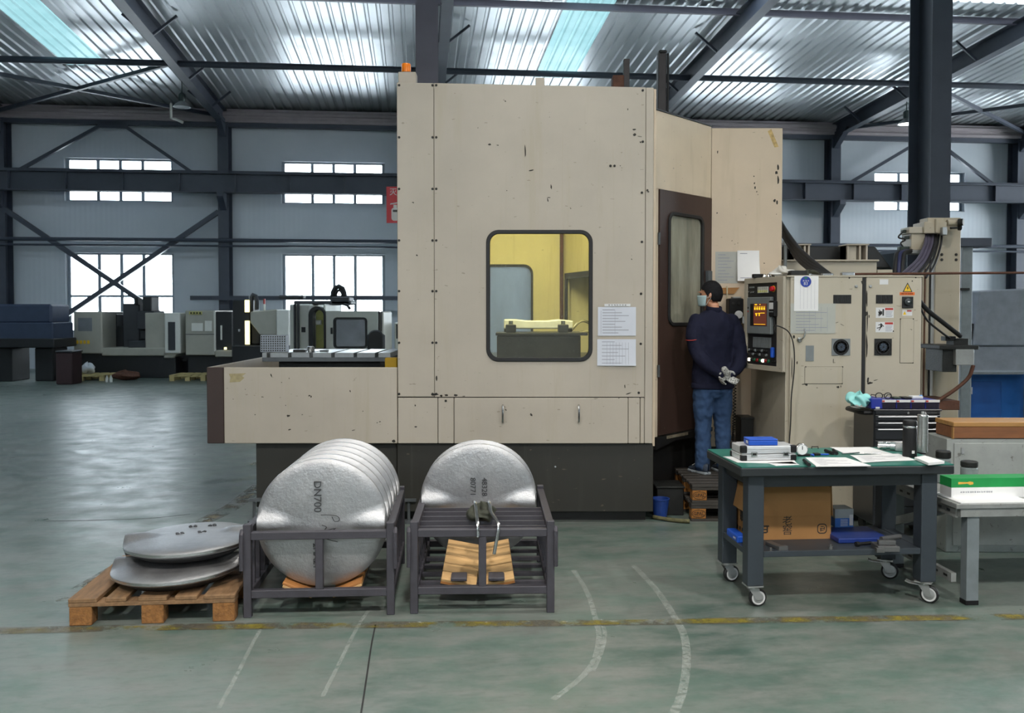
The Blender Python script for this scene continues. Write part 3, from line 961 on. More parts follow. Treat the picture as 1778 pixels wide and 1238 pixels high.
# bases ------------------------------------------------------------------------
b = mb(); b.box(Xm(688), X(1135, 7.04), 7.03, 9.6, 0.085, zl - 0.002); b.build('base', m_dark, mach, bevel=0.005)
b = mb(); b.box(X(700, 7.12), X(1122, 7.12), 7.12, 9.5, 0.0, 0.085); b.build('plinth', m_kick, mach)
b = mb(); b.box(X(443, 7.06), Xm(688) - 0.004, 7.06, 8.9, 0.115, zl - 0.002); b.build('base', m_dark, mach, bevel=0.005)
b = mb(); b.box(X(452, 7.2), Xm(688), 7.2, 8.8, 0.0, 0.115); b.build('plinth', m_kick, mach)
for px in (437, 708):
    b = mb(); xx = X(px, 7.0) ; b.cyl((xx, 7.03, 0.0), (xx, 7.03, 0.02), 0.05, n=14); b.cyl((xx, 7.03, 0.02), (xx, 7.03, 0.17), 0.012, n=8); b.box(xx - 0.03, xx + 0.06, 7.0, 7.06, 0.17, 0.19)
    b.build('levelling_foot', m_greysteel, mach)
b = mb(); b.cyl(at(964, 810, 7.03), at(964, 810, 7.03) + Vector((0, -0.012, 0)), 0.008, n=8); b.build('grease_nipple', m_chrome, mach)

# the open tray on the left with the pallet table ---------------------------------
zt = Zm(638); TX0, TX1 = Xm(358), Xm(690) - 0.004
tray = mb().box(Xm(388), TX1, YM, YM + 0.025, zl, zt).build('tray_front', m_beige, mach, bevel=0.004)
mb().box(TX0, Xm(388) - 0.003, YM + 0.002, YM + 0.025, zl, zt).build('tray_corner', m_brown2, mach, bevel=0.004)
mb().box(TX0, TX0 + 0.025, YM + 0.025, 9.2, zl, zt).build('tray_side', m_beige, mach)
mb().box(TX0, TX1, 9.2, 9.225, zl, zt).build('tray_back', m_beige, mach)
mb().box(TX0 + 0.025, TX1, YM + 0.025, 9.2, zl, zl + 0.02).build('tray_floor', m_iron, mach)
b = mb(); b.prism([(X(397, YM), Zm(649)), (X(427, YM), Zm(648)), (X(420, YM), Zm(653)), (X(424, YM), Zm(656)), (X(416, YM), Zm(663)), (X(398, YM), Zm(664)), (X(400, YM), Zm(656))], YM - 0.0012, YM + 0.001); b.build('old_sticker', M('peeling_yellow_sticker', srgb(158, 146, 110), 0.6, 0, 0.2, 30), mach)
for a in ((501, 722, .034, .02), (537, 687, .022, .012, .5), (540, 689, .012, .02), (489, 664, .008, .008), (496, 704, .006, .01), (503, 746, .026, .01, .3), (608, 679, .008, .02, .3), (630, 714, .012, .006), (655, 734, .014, .008),
          (614, 747, .03, .006, .2), (525, 720, .016, .006), (443, 720, .01, .008), (405, 693, .006, .008), (684, 766, .03, .03), (471, 652, .012, .03, .4), (426, 676, .008, .006), (502, 657, .006, .016)):
    chip(*a)
pal = None
TY0, TY1 = 7.6, 8.35
tz0, tz1 = 1.225, 1.30
tx0, tx1 = X(455, TY0), X(678, TY0)
pal = mb().box(tx0 + .12, tx1 - .1, TY0 + .08, TY1 - .05, zl + .02, tz0).build('table_pedestal', m_iron, mach)
slots = [X(p, TY0) for p in (466, 503, 540, 578, 617, 654)]
edges = [tx0] + [v for s in slots for v in (s - 0.014, s + 0.014)] + [tx1]
b = mb(); b.box(tx0, tx1, TY0, TY1, tz0, tz0 + 0.035)
pt_ = b.build('pallet_table', m_greysteel, mach, bevel=0.002)
for i in range(0, len(edges), 2):
    b = mb(); b.box(edges[i], edges[i + 1], TY0, TY1, tz0 + 0.035, tz1); b.build('table_land', m_tablesteel, pt_, bevel=0.002)
mb().box(X(668, 7.5), X(689, 7.5), 7.5, 7.62, 1.18, 1.262).build('yellow_bracket', M('yellow_paint', srgb(200, 160, 20), 0.5), mach, bevel=0.006)
# things lying on the pallet table
m_alu = M('aluminium_machined', (0.62, 0.64, 0.66), 0.35, 0.9, 0.06)
pb0 = at(477, 611, 7.75); pb0.z = tz1
blk = thing('perforated_block', 'silver perforated metal angle block on the pallet table', 'block', pb0)
b = MB(); b.box(-0.11, 0.11, -0.05, 0.05, 0, 0.145); b.build('block_body', M('perforated_face', srgb(150, 156, 164), 0.45, 0.5, 0.2, 60), blk, bevel=0.003)
b = MB()
for i in range(11):
    for j in range(7):
        cx, cz = -0.097 + i * 0.0195, 0.014 + j * 0.0195
        b.cyl((cx, -0.052, cz), (cx, -0.049, cz), 0.0062, n=6)
o = b.build('perforation', m_iron, blk); o['kind'] = 'stuff'
def lay(name, lab, cat, px, y, w, dp, h, mat, rnd=False, z=tz1, grp=None):
    p = at(px, 611, y)
    b = MB(Matrix.Identity(4))
    if rnd: b.lathe([(w / 2 * .92, 0), (w / 2, 0.004), (w / 2, h - .004), (w / 2 * .9, h), (w / 2 * .55, h), (w / 2 * .5, h * .5)], 20)
    else: b.box(-w / 2, w / 2, -dp / 2, dp / 2, 0, h)
    return b.build(name, mat, None, smooth='angle' if rnd else False, bevel=0 if rnd else 0.003, label=lab, cat=cat, group=grp, mtx=Matrix.Translation((p.x, y, z)))
lay('bearing_ring', 'small round steel bearing ring on the pallet table', 'ring', 540, 7.72, 0.062, 0, 0.05, m_chrome, True)
lay('steel_plate', 'flat dark steel plate beside the perforated block on the pallet table', 'plate', 521, 7.74, 0.105, 0.07, 0.022, m_iron)
lay('steel_plate', 'small flat steel plate near the middle of the pallet table', 'plate', 563, 7.8, 0.07, 0.05, 0.014, m_greysteel)

# beacon, lifting lugs, posts behind the top ---------------------------------------
b = mb(); b.box(X(694.5, 7.25), X(724.5, 7.25), 7.2, 7.32, Zm(146), Z(127.5, 7.25)); bc = b.build('beacon_box', m_beige, mach, bevel=0.004)
b = mb(); b.box(X(698, 7.25), X(715, 7.25), 7.22, 7.30, Z(127.5, 7.25), Z(126, 7.25)); b.build('lens_seat', m_black, bc)
b = mb(); b.lathe([(0.038, 0), (0.038, 0.06), (0.034, 0.07), (0.02, 0.074)], 16, Matrix.Translation((X(706.5, 7.25), 7.26, Z(126, 7.25)))); b.build('beacon_lens', m_amber, bc, smooth='angle')
b = mb(); b.box(X(929.5, 7.2), X(945, 7.2), 7.16, 7.24, Zm(149), Z(137, 7.2)); b.build('lifting_lug', m_beige, mach, bevel=0.003)
b = mb(); b.box(X(1081, 8.2), X(1091, 8.2), 8.18, 8.24, 3.0, Z(103, 8.2)); b.build('guide_post', m_darkpost, mach, bevel=0.004)
b = mb(); b.box(X(1062, 8.2), X(1081, 8.2), 8.16, 8.3, 3.0, Z(132, 8.2)); b.build('spring_bracket', m_rust, mach, bevel=0.004)
b = mb(); b.box(X(1141, 8.5), X(1155, 8.5), 8.5, 8.62, 2.5, Z(92, 8.5)); gp = b.build('guide_post', m_darkpost, mach, bevel=0.006)
b = mb(); b.box(X(1142, 8.5), X(1156, 8.5), 8.5, 8.63, Z(92, 8.5), Z(86, 8.5)); b.build('post_cap', m_black, gp, bevel=0.01)
b = mb(); b.tube([(X(1158, 8.5), 8.52, Z(92, 8.5)), (X(1158, 8.5), 8.52, 2.6)], 0.012, 6); b.build('post_cable', m_black, gp)

# slanted side with the brown operator door --------------------------------------------
SA = Vector((X(1135, 7.5), 7.5, 0)); SB = Vector((X(1233, 8.2), 8.2, 0))
sd = (SB - SA).normalized(); SL = (SB - SA).length
SM = T0 @ Matrix.Translation(SA) @ Matrix(((sd.x, -sd.y, 0, 0), (sd.y, sd.x, 0, 0), (0, 0, 1, 0), (0, 0, 0, 1)))
def s_at(px):
    k = (px - 889) / FPX
    # x = k*y (level sight line) meets SA + s*sd
    return (k * SA.y - SA.x) / (sd.x - k * sd.y)
ZS = Z(190, 7.5)
s0, s1 = s_at(1143), SL - 0.006
dz0, dz1 = 0.612, 2.66
b = MB(SM); b.box(0, SL, 0, 0.02, dz1 + .004, ZS); b.box(0, s0 - .004, 0, 0.02, 0.6, dz1 + .004); b.build('slanted_panel', worn_paint('pinkish_side_enamel', srgb(226, 209, 184), chip_at=0.74), mach, bevel=0.003)
b = MB(SM); b.box(-0.005, SL, -0.006, 0.4, ZS, ZS + 0.012); b.build('slanted_top', m_kick, mach)
# door with rounded window
w0, w1 = s_at(1158.5), s_at(1217); wz = (Z(563, 7.85), Z(374, 7.85))
inner = rrect(w0, w1, wz[0], wz[1], 0.075, 6)
outer = []
for i in range(len(inner)):
    outer.append([(s1, dz1), (s0, dz1), (s0, dz0), (s1, dz0)][i // 7])
b = MB(SM); b.ring(outer, inner, -0.012, 0.02); door = b.build('operator_door', m_brown, mach)
b = MB(SM); b.ring(rrect(w0 - .014, w1 + .014, wz[0] - .014, wz[1] + .014, 0.09, 6), rrect(w0 + .016, w1 - .016, wz[0] + .016, wz[1] - .016, 0.06, 6), -0.026, 0.02); dg = b.build('window_gasket', m_black, door, bevel=0.004)
b = MB(SM); b.prism(rrect(w0 + .01, w1 - .01, wz[0] + .01, wz[1] - .01, 0.065, 6), 0.0, 0.006); b.build('window_pane', m_doorglass, dg)
for zz in (2.25, 1.15):
    b = MB(SM); b.cyl((s0 - .012, -0.012, zz - 0.05), (s0 - .012, -0.012, zz + 0.05), 0.012, n=10); b.build('hinge', m_greysteel, door)
b = MB(SM); b.box(s_at(1222), s_at(1228), -0.05, -0.012, Z(508, 8.1), Z(470, 8.1)); b.build('door_handle', m_greysteel, door, bevel=0.004)
b = MB(SM); b.prism([(0.02, 0.6), (SL, 0.6), (SL, 0.565), (0.62, 0.54), (0.3, 0.55), (0.0, 0.5)], -0.03, 0.05); b.build('door_sill', m_kick, mach)
b = MB(SM); b.box(0.16, 0.5, -0.034, -0.029, 0.575, 0.6); b.build('sill_scrape', M('scraped_sill', srgb(150, 140, 120), 0.5, 0.3, 0.4, 20), mach)
b = MB(SM); b.box(0.0, SL + .1, 0.06, 0.5, 0.0, 0.6); b.build('base', m_kick, mach)

b = mb(); b.box(XR + .002, SA.x, 7.47, 7.49, 0.6, ZS - .01); b.build('return_plate', m_beige2, mach)
b = mb(); b.box(XR + .002, XR + .02, YM + .03, 7.47, 0.6, Zm(153)); b.build('side_wall', m_beige2, mach)
# rear panel to the right of the door
x0, x1 = X(1233, 8.2), X(1356, 8.2)
zr = Z(222.5, 8.2)
b = mb(); b.box(x0 + .003, x1, 8.2, 9.7, 0.42, zr); rp = b.build('rear_cover', m_beige2, mach, bevel=0.004)
b = mb(); b.box(x0, x1, 8.26, 9.6, 0.0, 0.42); b.build('base', m_kick, mach)
b = mb(); b.prism([(X(1330, 8.2), Z(228, 8.2)), (X(1336, 8.2), Z(224, 8.2)), (X(1349, 8.2), Z(255, 8.2)), (X(1342, 8.2), Z(256, 8.2))], 8.1988, 8.2005); b.build('old_sticker', M('tape_residue', srgb(188, 160, 104), 0.6, 0, 0.3, 30), rp)
for a in ((1351, 290, .02, .06), (1348, 300, .03, .03), (1351, 312, .02, .09), (1345, 348, .03, .03), (1349, 352, .02, .05), (1310, 318, .014, .02), (1311, 326, .016, .03), (1314, 333, .012, .016), (1316, 338, .008, .008), (1246, 264, .01, .03), (1245, 370, .012, .016), (1327, 457, .02, .008),
          (1309, 306, .012, .012), (1253, 412, .02, .003), (1271, 418, .012, .006, .4), (1276, 424, .014, .005, .4), (1281, 422, .012, .005, .4), (1348, 372, .008, .012), (1295, 373, .006, .006)):
    chip(*a, y=8.2)
# ------------------------------------------------------------------ floor markings
m_yline = None
def marking_mat(name, c1, c2, cover=0.5, scale=6.0, op=1.0):
    m, nt, b = _nt(name)
    out = nt.nodes['Material Output']
    n = noise(nt, scale, 8, 0.7)
    c = ramp(nt, noise(nt, scale * 0.5, 6, 0.6).outputs['Fac'], [(0.35, c1), (0.65, c2)])
    nt.links.new(c.outputs['Color'], b.inputs['Base Color'])
    b.inputs['Roughness'].default_value = 0.45
    tr = nt.nodes.new('ShaderNodeBsdfTransparent')
    mx = nt.nodes.new('ShaderNodeMixShader')
    r = ramp(nt, n.outputs['Fac'], [(cover - 0.08, (op, op, op)), (cover + 0.06, (0, 0, 0))])
    nt.links.new(r.outputs['Color'], mx.inputs[0])
    nt.links.new(tr.outputs[0], mx.inputs[1]); nt.links.new(b.outputs[0], mx.inputs[2])
    nt.links.new(mx.outputs[0], out.inputs['Surface'])
    return m
def strip(name, lab, pts, w, mat, z=0.0012, n=8):
    pts = catmull([Vector((p[0], p[1], z)) for p in pts], n)
    b = MB(); v = []; f = []
    for i, p in enumerate(pts):
        a = pts[max(0, i - 1)]; c = pts[min(len(pts) - 1, i + 1)]
        d = (c - a).normalized(); s = Vector((-d.y, d.x, 0)) * (w / 2)
        v += [p - s, p + s]
        if i: f.append((2 * i - 2, 2 * i - 1, 2 * i + 1, 2 * i))
    b._add(v, f)
    return b.build(name, mat, kind='structure', label=lab)
fl = lambda px, py: at_z(px, py, 0)
m_ydirt = marking_mat('line_grime', srgb(86, 82, 72), srgb(104, 100, 88), 0.5, 4)
m_ypaint = marking_mat('worn_yellow_paint', srgb(126, 116, 46), srgb(150, 136, 58), 0.47, 3.2, .85)
m_wpaint = marking_mat('flaked_white_filler', srgb(200, 204, 196), srgb(220, 222, 214), 0.38, 14)
m_tyre = marking_mat('pale_tyre_scuff', srgb(176, 184, 178), srgb(190, 196, 190), 0.54, 40, 0.4)
strip('floor_line', 'worn grimy floor line running across the foreground', [fl(-200, 1101), fl(300, 1089), fl(889, 1083), fl(1400, 1076), fl(2000, 1068)], 0.10, m_ydirt)
strip('floor_line', 'worn yellow paint left on the foreground floor line', [fl(-200, 1102), fl(300, 1090), fl(889, 1083), fl(1400, 1076), fl(2000, 1068)], 0.07, m_ypaint, 0.0016)
strip('floor_line', 'thin flaked white edge on the foreground floor line', [fl(640, 1081), fl(889, 1080.5), fl(1250, 1076), fl(1330, 1074)], 0.018, m_wpaint, 0.002)
strip('floor_line', 'grimy brown floor line running back beside the machine base', [fl(100, 1050), fl(304, 930), fl(400, 882), fl(460, 838), fl(600, 740)], 0.16, m_ydirt)
strip('floor_line', 'dark worn yellow floor line running back beside the machine base', [fl(100, 1050), fl(304, 930), fl(400, 882), fl(460, 838), fl(600, 740)], 0.09, marking_mat('dark_yellow_paint', srgb(110, 98, 60), srgb(120, 108, 66), 0.48, 4), 0.0016)
strip('tyre_mark', 'pale curved tyre scuff crossing the floor line, inner of the two', [fl(996, 990), fl(1020, 1030), fl(1034, 1075), fl(1040, 1110), fl(1030, 1150), fl(1005, 1180), fl(960, 1215)], 0.03, m_tyre)
strip('tyre_mark', 'pale curved tyre scuff beside the inner one near the floor line', [fl(1043, 1075), fl(1050, 1100), fl(1045, 1130), fl(1030, 1165)], 0.022, m_tyre)
strip('tyre_mark', 'long pale curved tyre scuff running towards the cart caster', [fl(1100, 982), fl(1140, 1025), fl(1170, 1070), fl(1188, 1105), fl(1192, 1150), fl(1185, 1200), fl(1170, 1240)], 0.04, m_tyre)
strip('tyre_mark', 'faint pale scuff on the floor in front of the left rack', [fl(640, 1060), fl(620, 1090), fl(590, 1150), fl(560, 1210)], 0.02, m_tyre)
strip('tyre_mark', 'faint pale scuff left of the floor joint', [fl(460, 1080), fl(440, 1115), fl(415, 1165), fl(380, 1230)], 0.02, m_tyre)
strip('floor_joint', 'thin dark expansion joint in the foreground floor', [fl(652, 1085), fl(645, 1120), fl(636, 1180), fl(627, 1238), fl(615, 1300)], 0.008, M('joint_filler', (0.02, 0.02, 0.02), 0.7))
strip('floor_joint', 'thin dark crack in the far left floor', [fl(79, 905), fl(180, 903), fl(260, 900), fl(330, 893)], 0.012, M('joint_filler', (0.02, 0.02, 0.02), 0.7))

# ------------------------------------------------------------------ cast valve discs
def m_cast():
    m, nt, b = _nt('machined_cast_steel')
    n = noise(nt, 4, 6, 0.6)
    c = ramp(nt, n.outputs['Fac'], [(0.3, (0.34, 0.34, 0.35)), (0.7, (0.50, 0.50, 0.51))])
    nt.links.new(c.outputs['Color'], b.inputs['Base Color'])
    b.inputs['Metallic'].default_value = 0.82
    r = ramp(nt, noise(nt, 9, 5, 0.6).outputs['Fac'], [(0.3, (0.34,) * 3), (0.7, (0.5,) * 3)])
    nt.links.new(r.outputs['Color'], b.inputs['Roughness'])
    bump(nt, b, noise(nt, 45, 6, 0.7).outputs['Fac'], 0.4, 0.008)
    return m
m_disc = m_cast()
m_rim = M('turned_rim_steel', (0.66, 0.66, 0.67), 0.25, 1.0, 0.05, 20, 0.1, 200)
R_D = 0.35
def disc_mesh():
    """valve disc in the x-z plane, facing -y, shaft bosses at both sides"""
    b = MB()
    nr, na = 18, 72
    def h(x, z):
        r = math.hypot(x, z)
        e = max(0.0, 1 - (r / R_D) ** 2)
        dome = 0.016 + 0.034 * e ** 0.6
        ax = abs(x) / R_D
        rb = 0.066 * min(1.0, max(0.0, (ax - 0.12) / 0.55)) ** 0.8
        boss = math.sqrt(max(0.0, rb * rb - z * z)) if rb > 0 else 0.0
        k = 0.012
        return 0.5 * (dome + boss + math.sqrt((dome - boss) ** 2 + k * k)) - k * 0.35
    def lim(a):
        # rim slightly flattened where the bosses end
        c = abs(math.cos(a)); s = abs(math.sin(a))
        return min(R_D, 0.345 / max(c, 1e-6))
    for sgn in (-1, 1):
        def fn(u, v):
            a = 2 * math.pi * u
            r = lim(a) * (0.002 + 0.998 * v)
            x, z = r * math.cos(a), r * math.sin(a)
            return (x, sgn * h(x, z), z)
        b.grid(fn, na, nr, True)
    def rim(u, v):
        a = 2 * math.pi * u; r = lim(a)
        x, z = r * math.cos(a), r * math.sin(a)
        hh = h(x, z)
        rr = r + 0.006 * (1 - (2 * v - 1) ** 6)
        return (rr * math.cos(a), hh * (2 * v - 1), rr * math.sin(a))
    b.grid(rim, na, 7, True)
    return b
_d = disc_mesh()
disc_proto = _d.build('plate', m_disc, None, smooth='angle', angle=32)
disc_me = disc_proto.data
bpy.data.objects.remove(disc_proto, do_unlink=True)
m_underside = M('dark_cast_back', (0.035, 0.035, 0.036), 0.55, 0.3, 0.3, 20, 0.3, 60)
m_stamp = M('raised_cast_letter', (0.10, 0.10, 0.105), 0.45, 0.7)
m_pen = M('black_marker', (0.02, 0.02, 0.02), 0.6)
def valve_disc(loc, rz, lab, marks, group, tilt=0.0, lean=(0, 0)):
    t = thing('valve_disc', lab, 'valve disc', loc, 0, group)
    t.rotation_euler = (lean[0], lean[1], rz)
    o = bpy.data.objects.new('plate', disc_me); COL.objects.link(o); o.parent = t; o.rotation_euler = (tilt, 0, 0)
    b = MB()
    b.lathe([(R_D + .0005, -0.008), (R_D + .0068, -0.006), (R_D + .0068, 0.006), (R_D + .0005, 0.008)], 72, Matrix.Rotation(tilt, 4, 'X') @ Matrix.Rotation(math.pi / 2, 4, 'X'))
    b.build('sealing_edge', m_rim, t, smooth='angle')
    b = MB(); b.lathe([(0.335, 0.008), (0.325, 0.03), (0.27, 0.062), (0.25, 0.066), (0.2, 0.05)], 56, Matrix.Rotation(tilt, 4, 'X') @ Matrix.Rotation(-math.pi / 2, 4, 'X')); b.build('back_ring', m_underside, t, smooth='angle')
    for body, size, x, z, rot in marks:
        y = -0.046
        mt = Matrix.Rotation(tilt, 4, 'X')
        p = mt @ Vector((x, y, z))
        tx = text('cast_mark', body, size, m_stamp, t, p, (0, 0, 0), 0.004)
        tx.matrix_basis = mt @ Matrix.Translation((x, y, z)) @ Matrix.Rotation(math.pi / 2, 4, 'X') @ Matrix.Rotation(rot, 4, 'Z')
    return t

# ------------------------------------------------------------------ steel racks
m_rack = M('purple_grey_rack_paint', srgb(68, 66, 73), 0.5, 0.1, 0.15, 9, 0.1, 80)
def rack(loc, rz, W, Dp, lab, bars, lengthwise=False):
    t = thing('steel_rack', lab, 'rack', loc, rz)
    s = 0.042; H = 0.505
    for px_, py_ in ((0, 0), (W, 0), (0, Dp), (W, Dp)):
        b = MB(); b.box(px_ - s / 2, px_ + s / 2, py_ - s / 2, py_ + s / 2, 0, H); b.build('post', m_rack, t, bevel=0.003)
    for y in (0, Dp):
        b = MB(); b.box(s / 2, W - s / 2, y - s / 2, y + s / 2, 0.42, 0.462); b.build('top_rail', m_rack, t, bevel=0.003)
        b = MB(); b.box(s / 2, W - s / 2, y - s / 2, y + s / 2, 0.105, 0.147); b.build('bottom_rail', m_rack, t, bevel=0.003)
        b = MB(); b.box(W / 2 - s / 2, W / 2 + s / 2, y - s / 2 + .002, y + s / 2 - .002, 0.147, 0.42); b.build('middle_post', m_rack, t, bevel=0.003)
    for x in (0, W):
        b = MB(); b.box(x - s / 2, x + s / 2, s / 2, Dp - s / 2, 0.445, 0.487); b.build('side_rail', m_rack, t, bevel=0.003)
        b = MB(); b.box(x - s / 2, x + s / 2, s / 2, Dp - s / 2, 0.105, 0.147); b.build('side_rail', m_rack, t, bevel=0.003)
        for k in range(1, 8):
            y = Dp * k / 8
            b = MB(); b.box(x - 0.012, x + 0.012, y - 0.012, y + 0.012, 0.147, 0.445); b.build('side_bar', m_rack, t)
    for x, sg in ((0, -1), (W, 1)):
        xx = x + sg * (s / 2 + 0.006)
        b = MB(); b.tube([(xx, -0.03, 0.26), (xx, -0.034, 0.40), (xx, -0.03, 0.45), (xx, -0.012, 0.468), (xx, 0.012, 0.45), (xx, 0.014, 0.3)], 0.012, 8); b.build('lifting_hook', m_rack, t, smooth='angle')
    for y in bars:
        b = MB(); b.box(s / 2, W - s / 2, y - 0.008, y + 0.008, 0.438, 0.462); b.build('cross_bar', m_rack, t)
    if lengthwise:
        for x in (W / 2 - 0.2, W / 2 + 0.2):
            b = MB(); b.box(x - 0.018, x + 0.018, s / 2, Dp - s / 2, 0.106, 0.132); b.build('floor_bar', m_rack, t)
    else:
        for y in [Dp * k / 6 for k in range(1, 6)]:
            b = MB(); b.box(s / 2, W - s / 2, y - 0.018, y + 0.018, 0.105, 0.124); b.build('floor_bar', m_rack, t)
    return t
ra0 = at_z(431, 1071, 0); ra1 = at_z(681, 1063, 0)
RA_ANG = math.radians(3.6)
ra = rack((ra0.x, ra0.y, 0), RA_ANG, 0.765, 1.0, 'purple grey steel rack holding the row of six valve discs', [], True)
RM = Matrix.Translation((ra0.x, ra0.y, 0)) @ Matrix.Rotation(RA_ANG, 4, 'Z')
m_ply = M('light_plank_wood', srgb(205, 165, 112), 0.6, 0, 0.14, 6, 0.15, 30, stretch=(1, 8, 8))
m_wedge = M('raw_wedge_wood', srgb(182, 122, 66), 0.7, 0, 0.2, 8, 0.2, 30, stretch=(1, 8, 8))
ord_ = ['front', 'second', 'third', 'fourth', 'fifth', 'rearmost']
for i in range(6):
    y = 0.10 + i * 0.155
    p = RM @ Vector((0.385 + i * 0.005, y, 0.485))
    marks = [('DN700', 0.058, -0.02, 0.155, -math.pi / 2), ('2HA21', 0.05, -0.03, -0.175, -math.pi / 2)] if i == 0 else []
    t = valve_disc(p, RA_ANG + (0, .02, -.015, .01, -.02, .01)[i], '%s grey cast valve disc standing in the full left rack' % ord_[i], marks, 'valve discs in the left rack', 0.0, (math.radians(2.0), 0))
    if i == 0:
        # marker writing PN and strokes
        for pts in ([(0.0, .055), (.045, .055), (.09, .047), (.1, .025), (.075, .018), (.06, .045)], [(.005, -.0), (.03, -.012), (.02, -.03), (.08, -.02), (.045, -.04), (.085, -.045)], [(.01, -.07), (.05, -.085), (.09, -.095)]):
            b = MB(); b.tube([(x, -0.0535 - 0.004 * (1 - abs(x)), z) for x, z in catmull([(q[0], q[1], 0) for q in pts], 3) and [(v.x, v.y) for v in catmull([(q[0], q[1], 0) for q in pts], 3)]], 0.002, 5); b.build('pen_stroke', m_pen, t)
    if i:
        pass
    for s, lab in ((-1, 'left'), (1, 'right')):
        # wooden wedge strip: only one pair for the whole row, below
        pass
for s, lab in ((-1, 'left'), (1, 'right')):
    for k in range(2):
        m = RM @ Matrix.Translation((0.39 + s * 0.135, 0.49, 0.119 + 0.0165 * k)) @ Matrix.Rotation(-s * math.radians(22), 4, 'Y')
        b = MB(); b.box(-0.085, 0.085, -0.45, 0.45, -0.007, 0.007)
        b.build('wood_wedge', m_wedge if k else m_ply, None, bevel=0.002, label='thin wooden strip %s the discs on the %s side of the left rack' % (('lower, under', 'upper, wedging')[k], lab), cat='wood strip', group='wooden strips in the left rack', mtx=m)

rb0 = at_z(719.5, 1064, 0); rb1 = at_z(953, 1061, 0)
RB_ANG = math.radians(1.5)
rb = rack((rb0.x, rb0.y, 0), RB_ANG, 0.745, 1.0, 'purple grey steel rack with top cross bars and two valve discs', [0.06, 0.18, 0.30, 0.42, 0.52])
RN = Matrix.Translation((rb0.x, rb0.y, 0)) @ Matrix.Rotation(RB_ANG, 4, 'Z')
for i, y in enumerate((0.615, 0.755)):
    p = RN @ Vector((0.345 + (0.004 if i else 0), y, 0.484 + (0.004 if i else 0)))
    marks = [('80771', 0.046, -0.035, 0.10, -math.pi / 2), ('48328', 0.046, 0.035, 0.10, -math.pi / 2)] if i == 0 else []
    valve_disc(p, RB_ANG, '%s grey cast valve disc in the half empty right rack' % ('front' , 'hidden rear')[i], marks, 'valve discs in the right rack', 0, (math.radians(3), 0))
# two plank chutes under the disc
for s, lab in ((-1, 'left'), (1, 'right')):
    m0 = RN @ Matrix.Translation((0.345 + s * 0.095, 0.365, 0.19)) @ Matrix.Rotation(-s * math.radians(11), 4, 'Y') @ Matrix.Rotation(math.radians(16), 4, 'X')
    pl = thing('plank_pad', 'light wooden pad of narrow boards under the right rack disc, %s half' % lab, 'wood pad', (0, 0, 0), 0, 'wooden pads in the right rack')
    pl.matrix_basis = m0
    for k in range(5):
        b = MB(); b.box(-0.1, 0.1, -0.26 + k * 0.088, -0.26 + k * 0.088 + 0.084, 0.0, 0.016); b.build('board', m_ply, pl, bevel=0.0015)
    b = MB(); b.box(-0.1, 0.1, -0.26, 0.176, -0.014, 0.0); b.build('under_board', m_wedge, pl)
    b = MB(); b.box(-0.045, 0.045, -0.06, 0.06, 0, 0.018); b.build('rest_block', m_rack, None, bevel=0.003, label='small dark steel block under the %s wooden pad' % lab, cat='block', group='steel rest blocks in the right rack', mtx=RN @ Matrix.Translation((0.345 + s * 0.105, 0.14, 0.147)))
# oily rag and bent hooks on the cross bars
m_rag = M('oily_dark_rag', srgb(66, 68, 58), 0.9, 0, 0.35, 25, 0.6, 30)
def crumple(name, lab, cat, loc, size, mat, seed=0, nu=22, nv=14, group=None):
    rng = random.Random(seed)
    ph = [(rng.uniform(2, 7), rng.uniform(2, 6), rng.uniform(0, 6.28), rng.uniform(0.05, 0.16)) for _ in range(7)]
    def fn(u, v):
        a = 2 * math.pi * u; e = math.pi * (v - 0.5)
        r = 1.0
        for k1, k2, p, am in ph:
            r += am * math.sin(round(k1) * a + k2 * e + p)
        zz = math.sin(e) * (0.75 + 0.4 * math.sin(3 * a + seed)) * r
        return (size[0] / 2 * math.cos(e) * math.cos(a) * r, size[1] / 2 * math.cos(e) * math.sin(a) * r, size[2] * max(0.0, 0.42 + 0.5 * zz))
    b = MB(); b.grid(fn, nu, nv, True)
    return b.build(name, mat, None, smooth=True, sub=1, label=lab, cat=cat, group=group, mtx=Matrix.Translation(loc))
crumple('oily_rag', 'crumpled dark oily rag lying on the rack cross bars', 'rag', RN @ Vector((0.36, 0.20, 0.462)), (0.17, 0.22, 0.10), m_rag, 3)
for k, (dx, lab) in enumerate(((-0.02, 'shorter bent steel hook bar on the oily rag, left one'), (0.06, 'longer bent steel hook bar hanging down in front of the rag'))):
    b = MB(); q = [RN @ Vector(v) for v in catmull([(0.34 + dx, 0.24, 0.56), (0.35 + dx, 0.13, 0.575), (0.36 + dx, 0.06, 0.54), (0.375 + dx * 1.4, -0.02, 0.49), (0.375 + dx * 1.3, -0.035, 0.43), (0.37 + dx * 1.1, -0.036, 0.43 - 0.1 * k)], 5)]
    b.tube(q, 0.0095, 8); b.build('hook_bar', m_chrome, None, smooth='angle', label=lab, cat='hook', group='bent hook bars on the right rack')

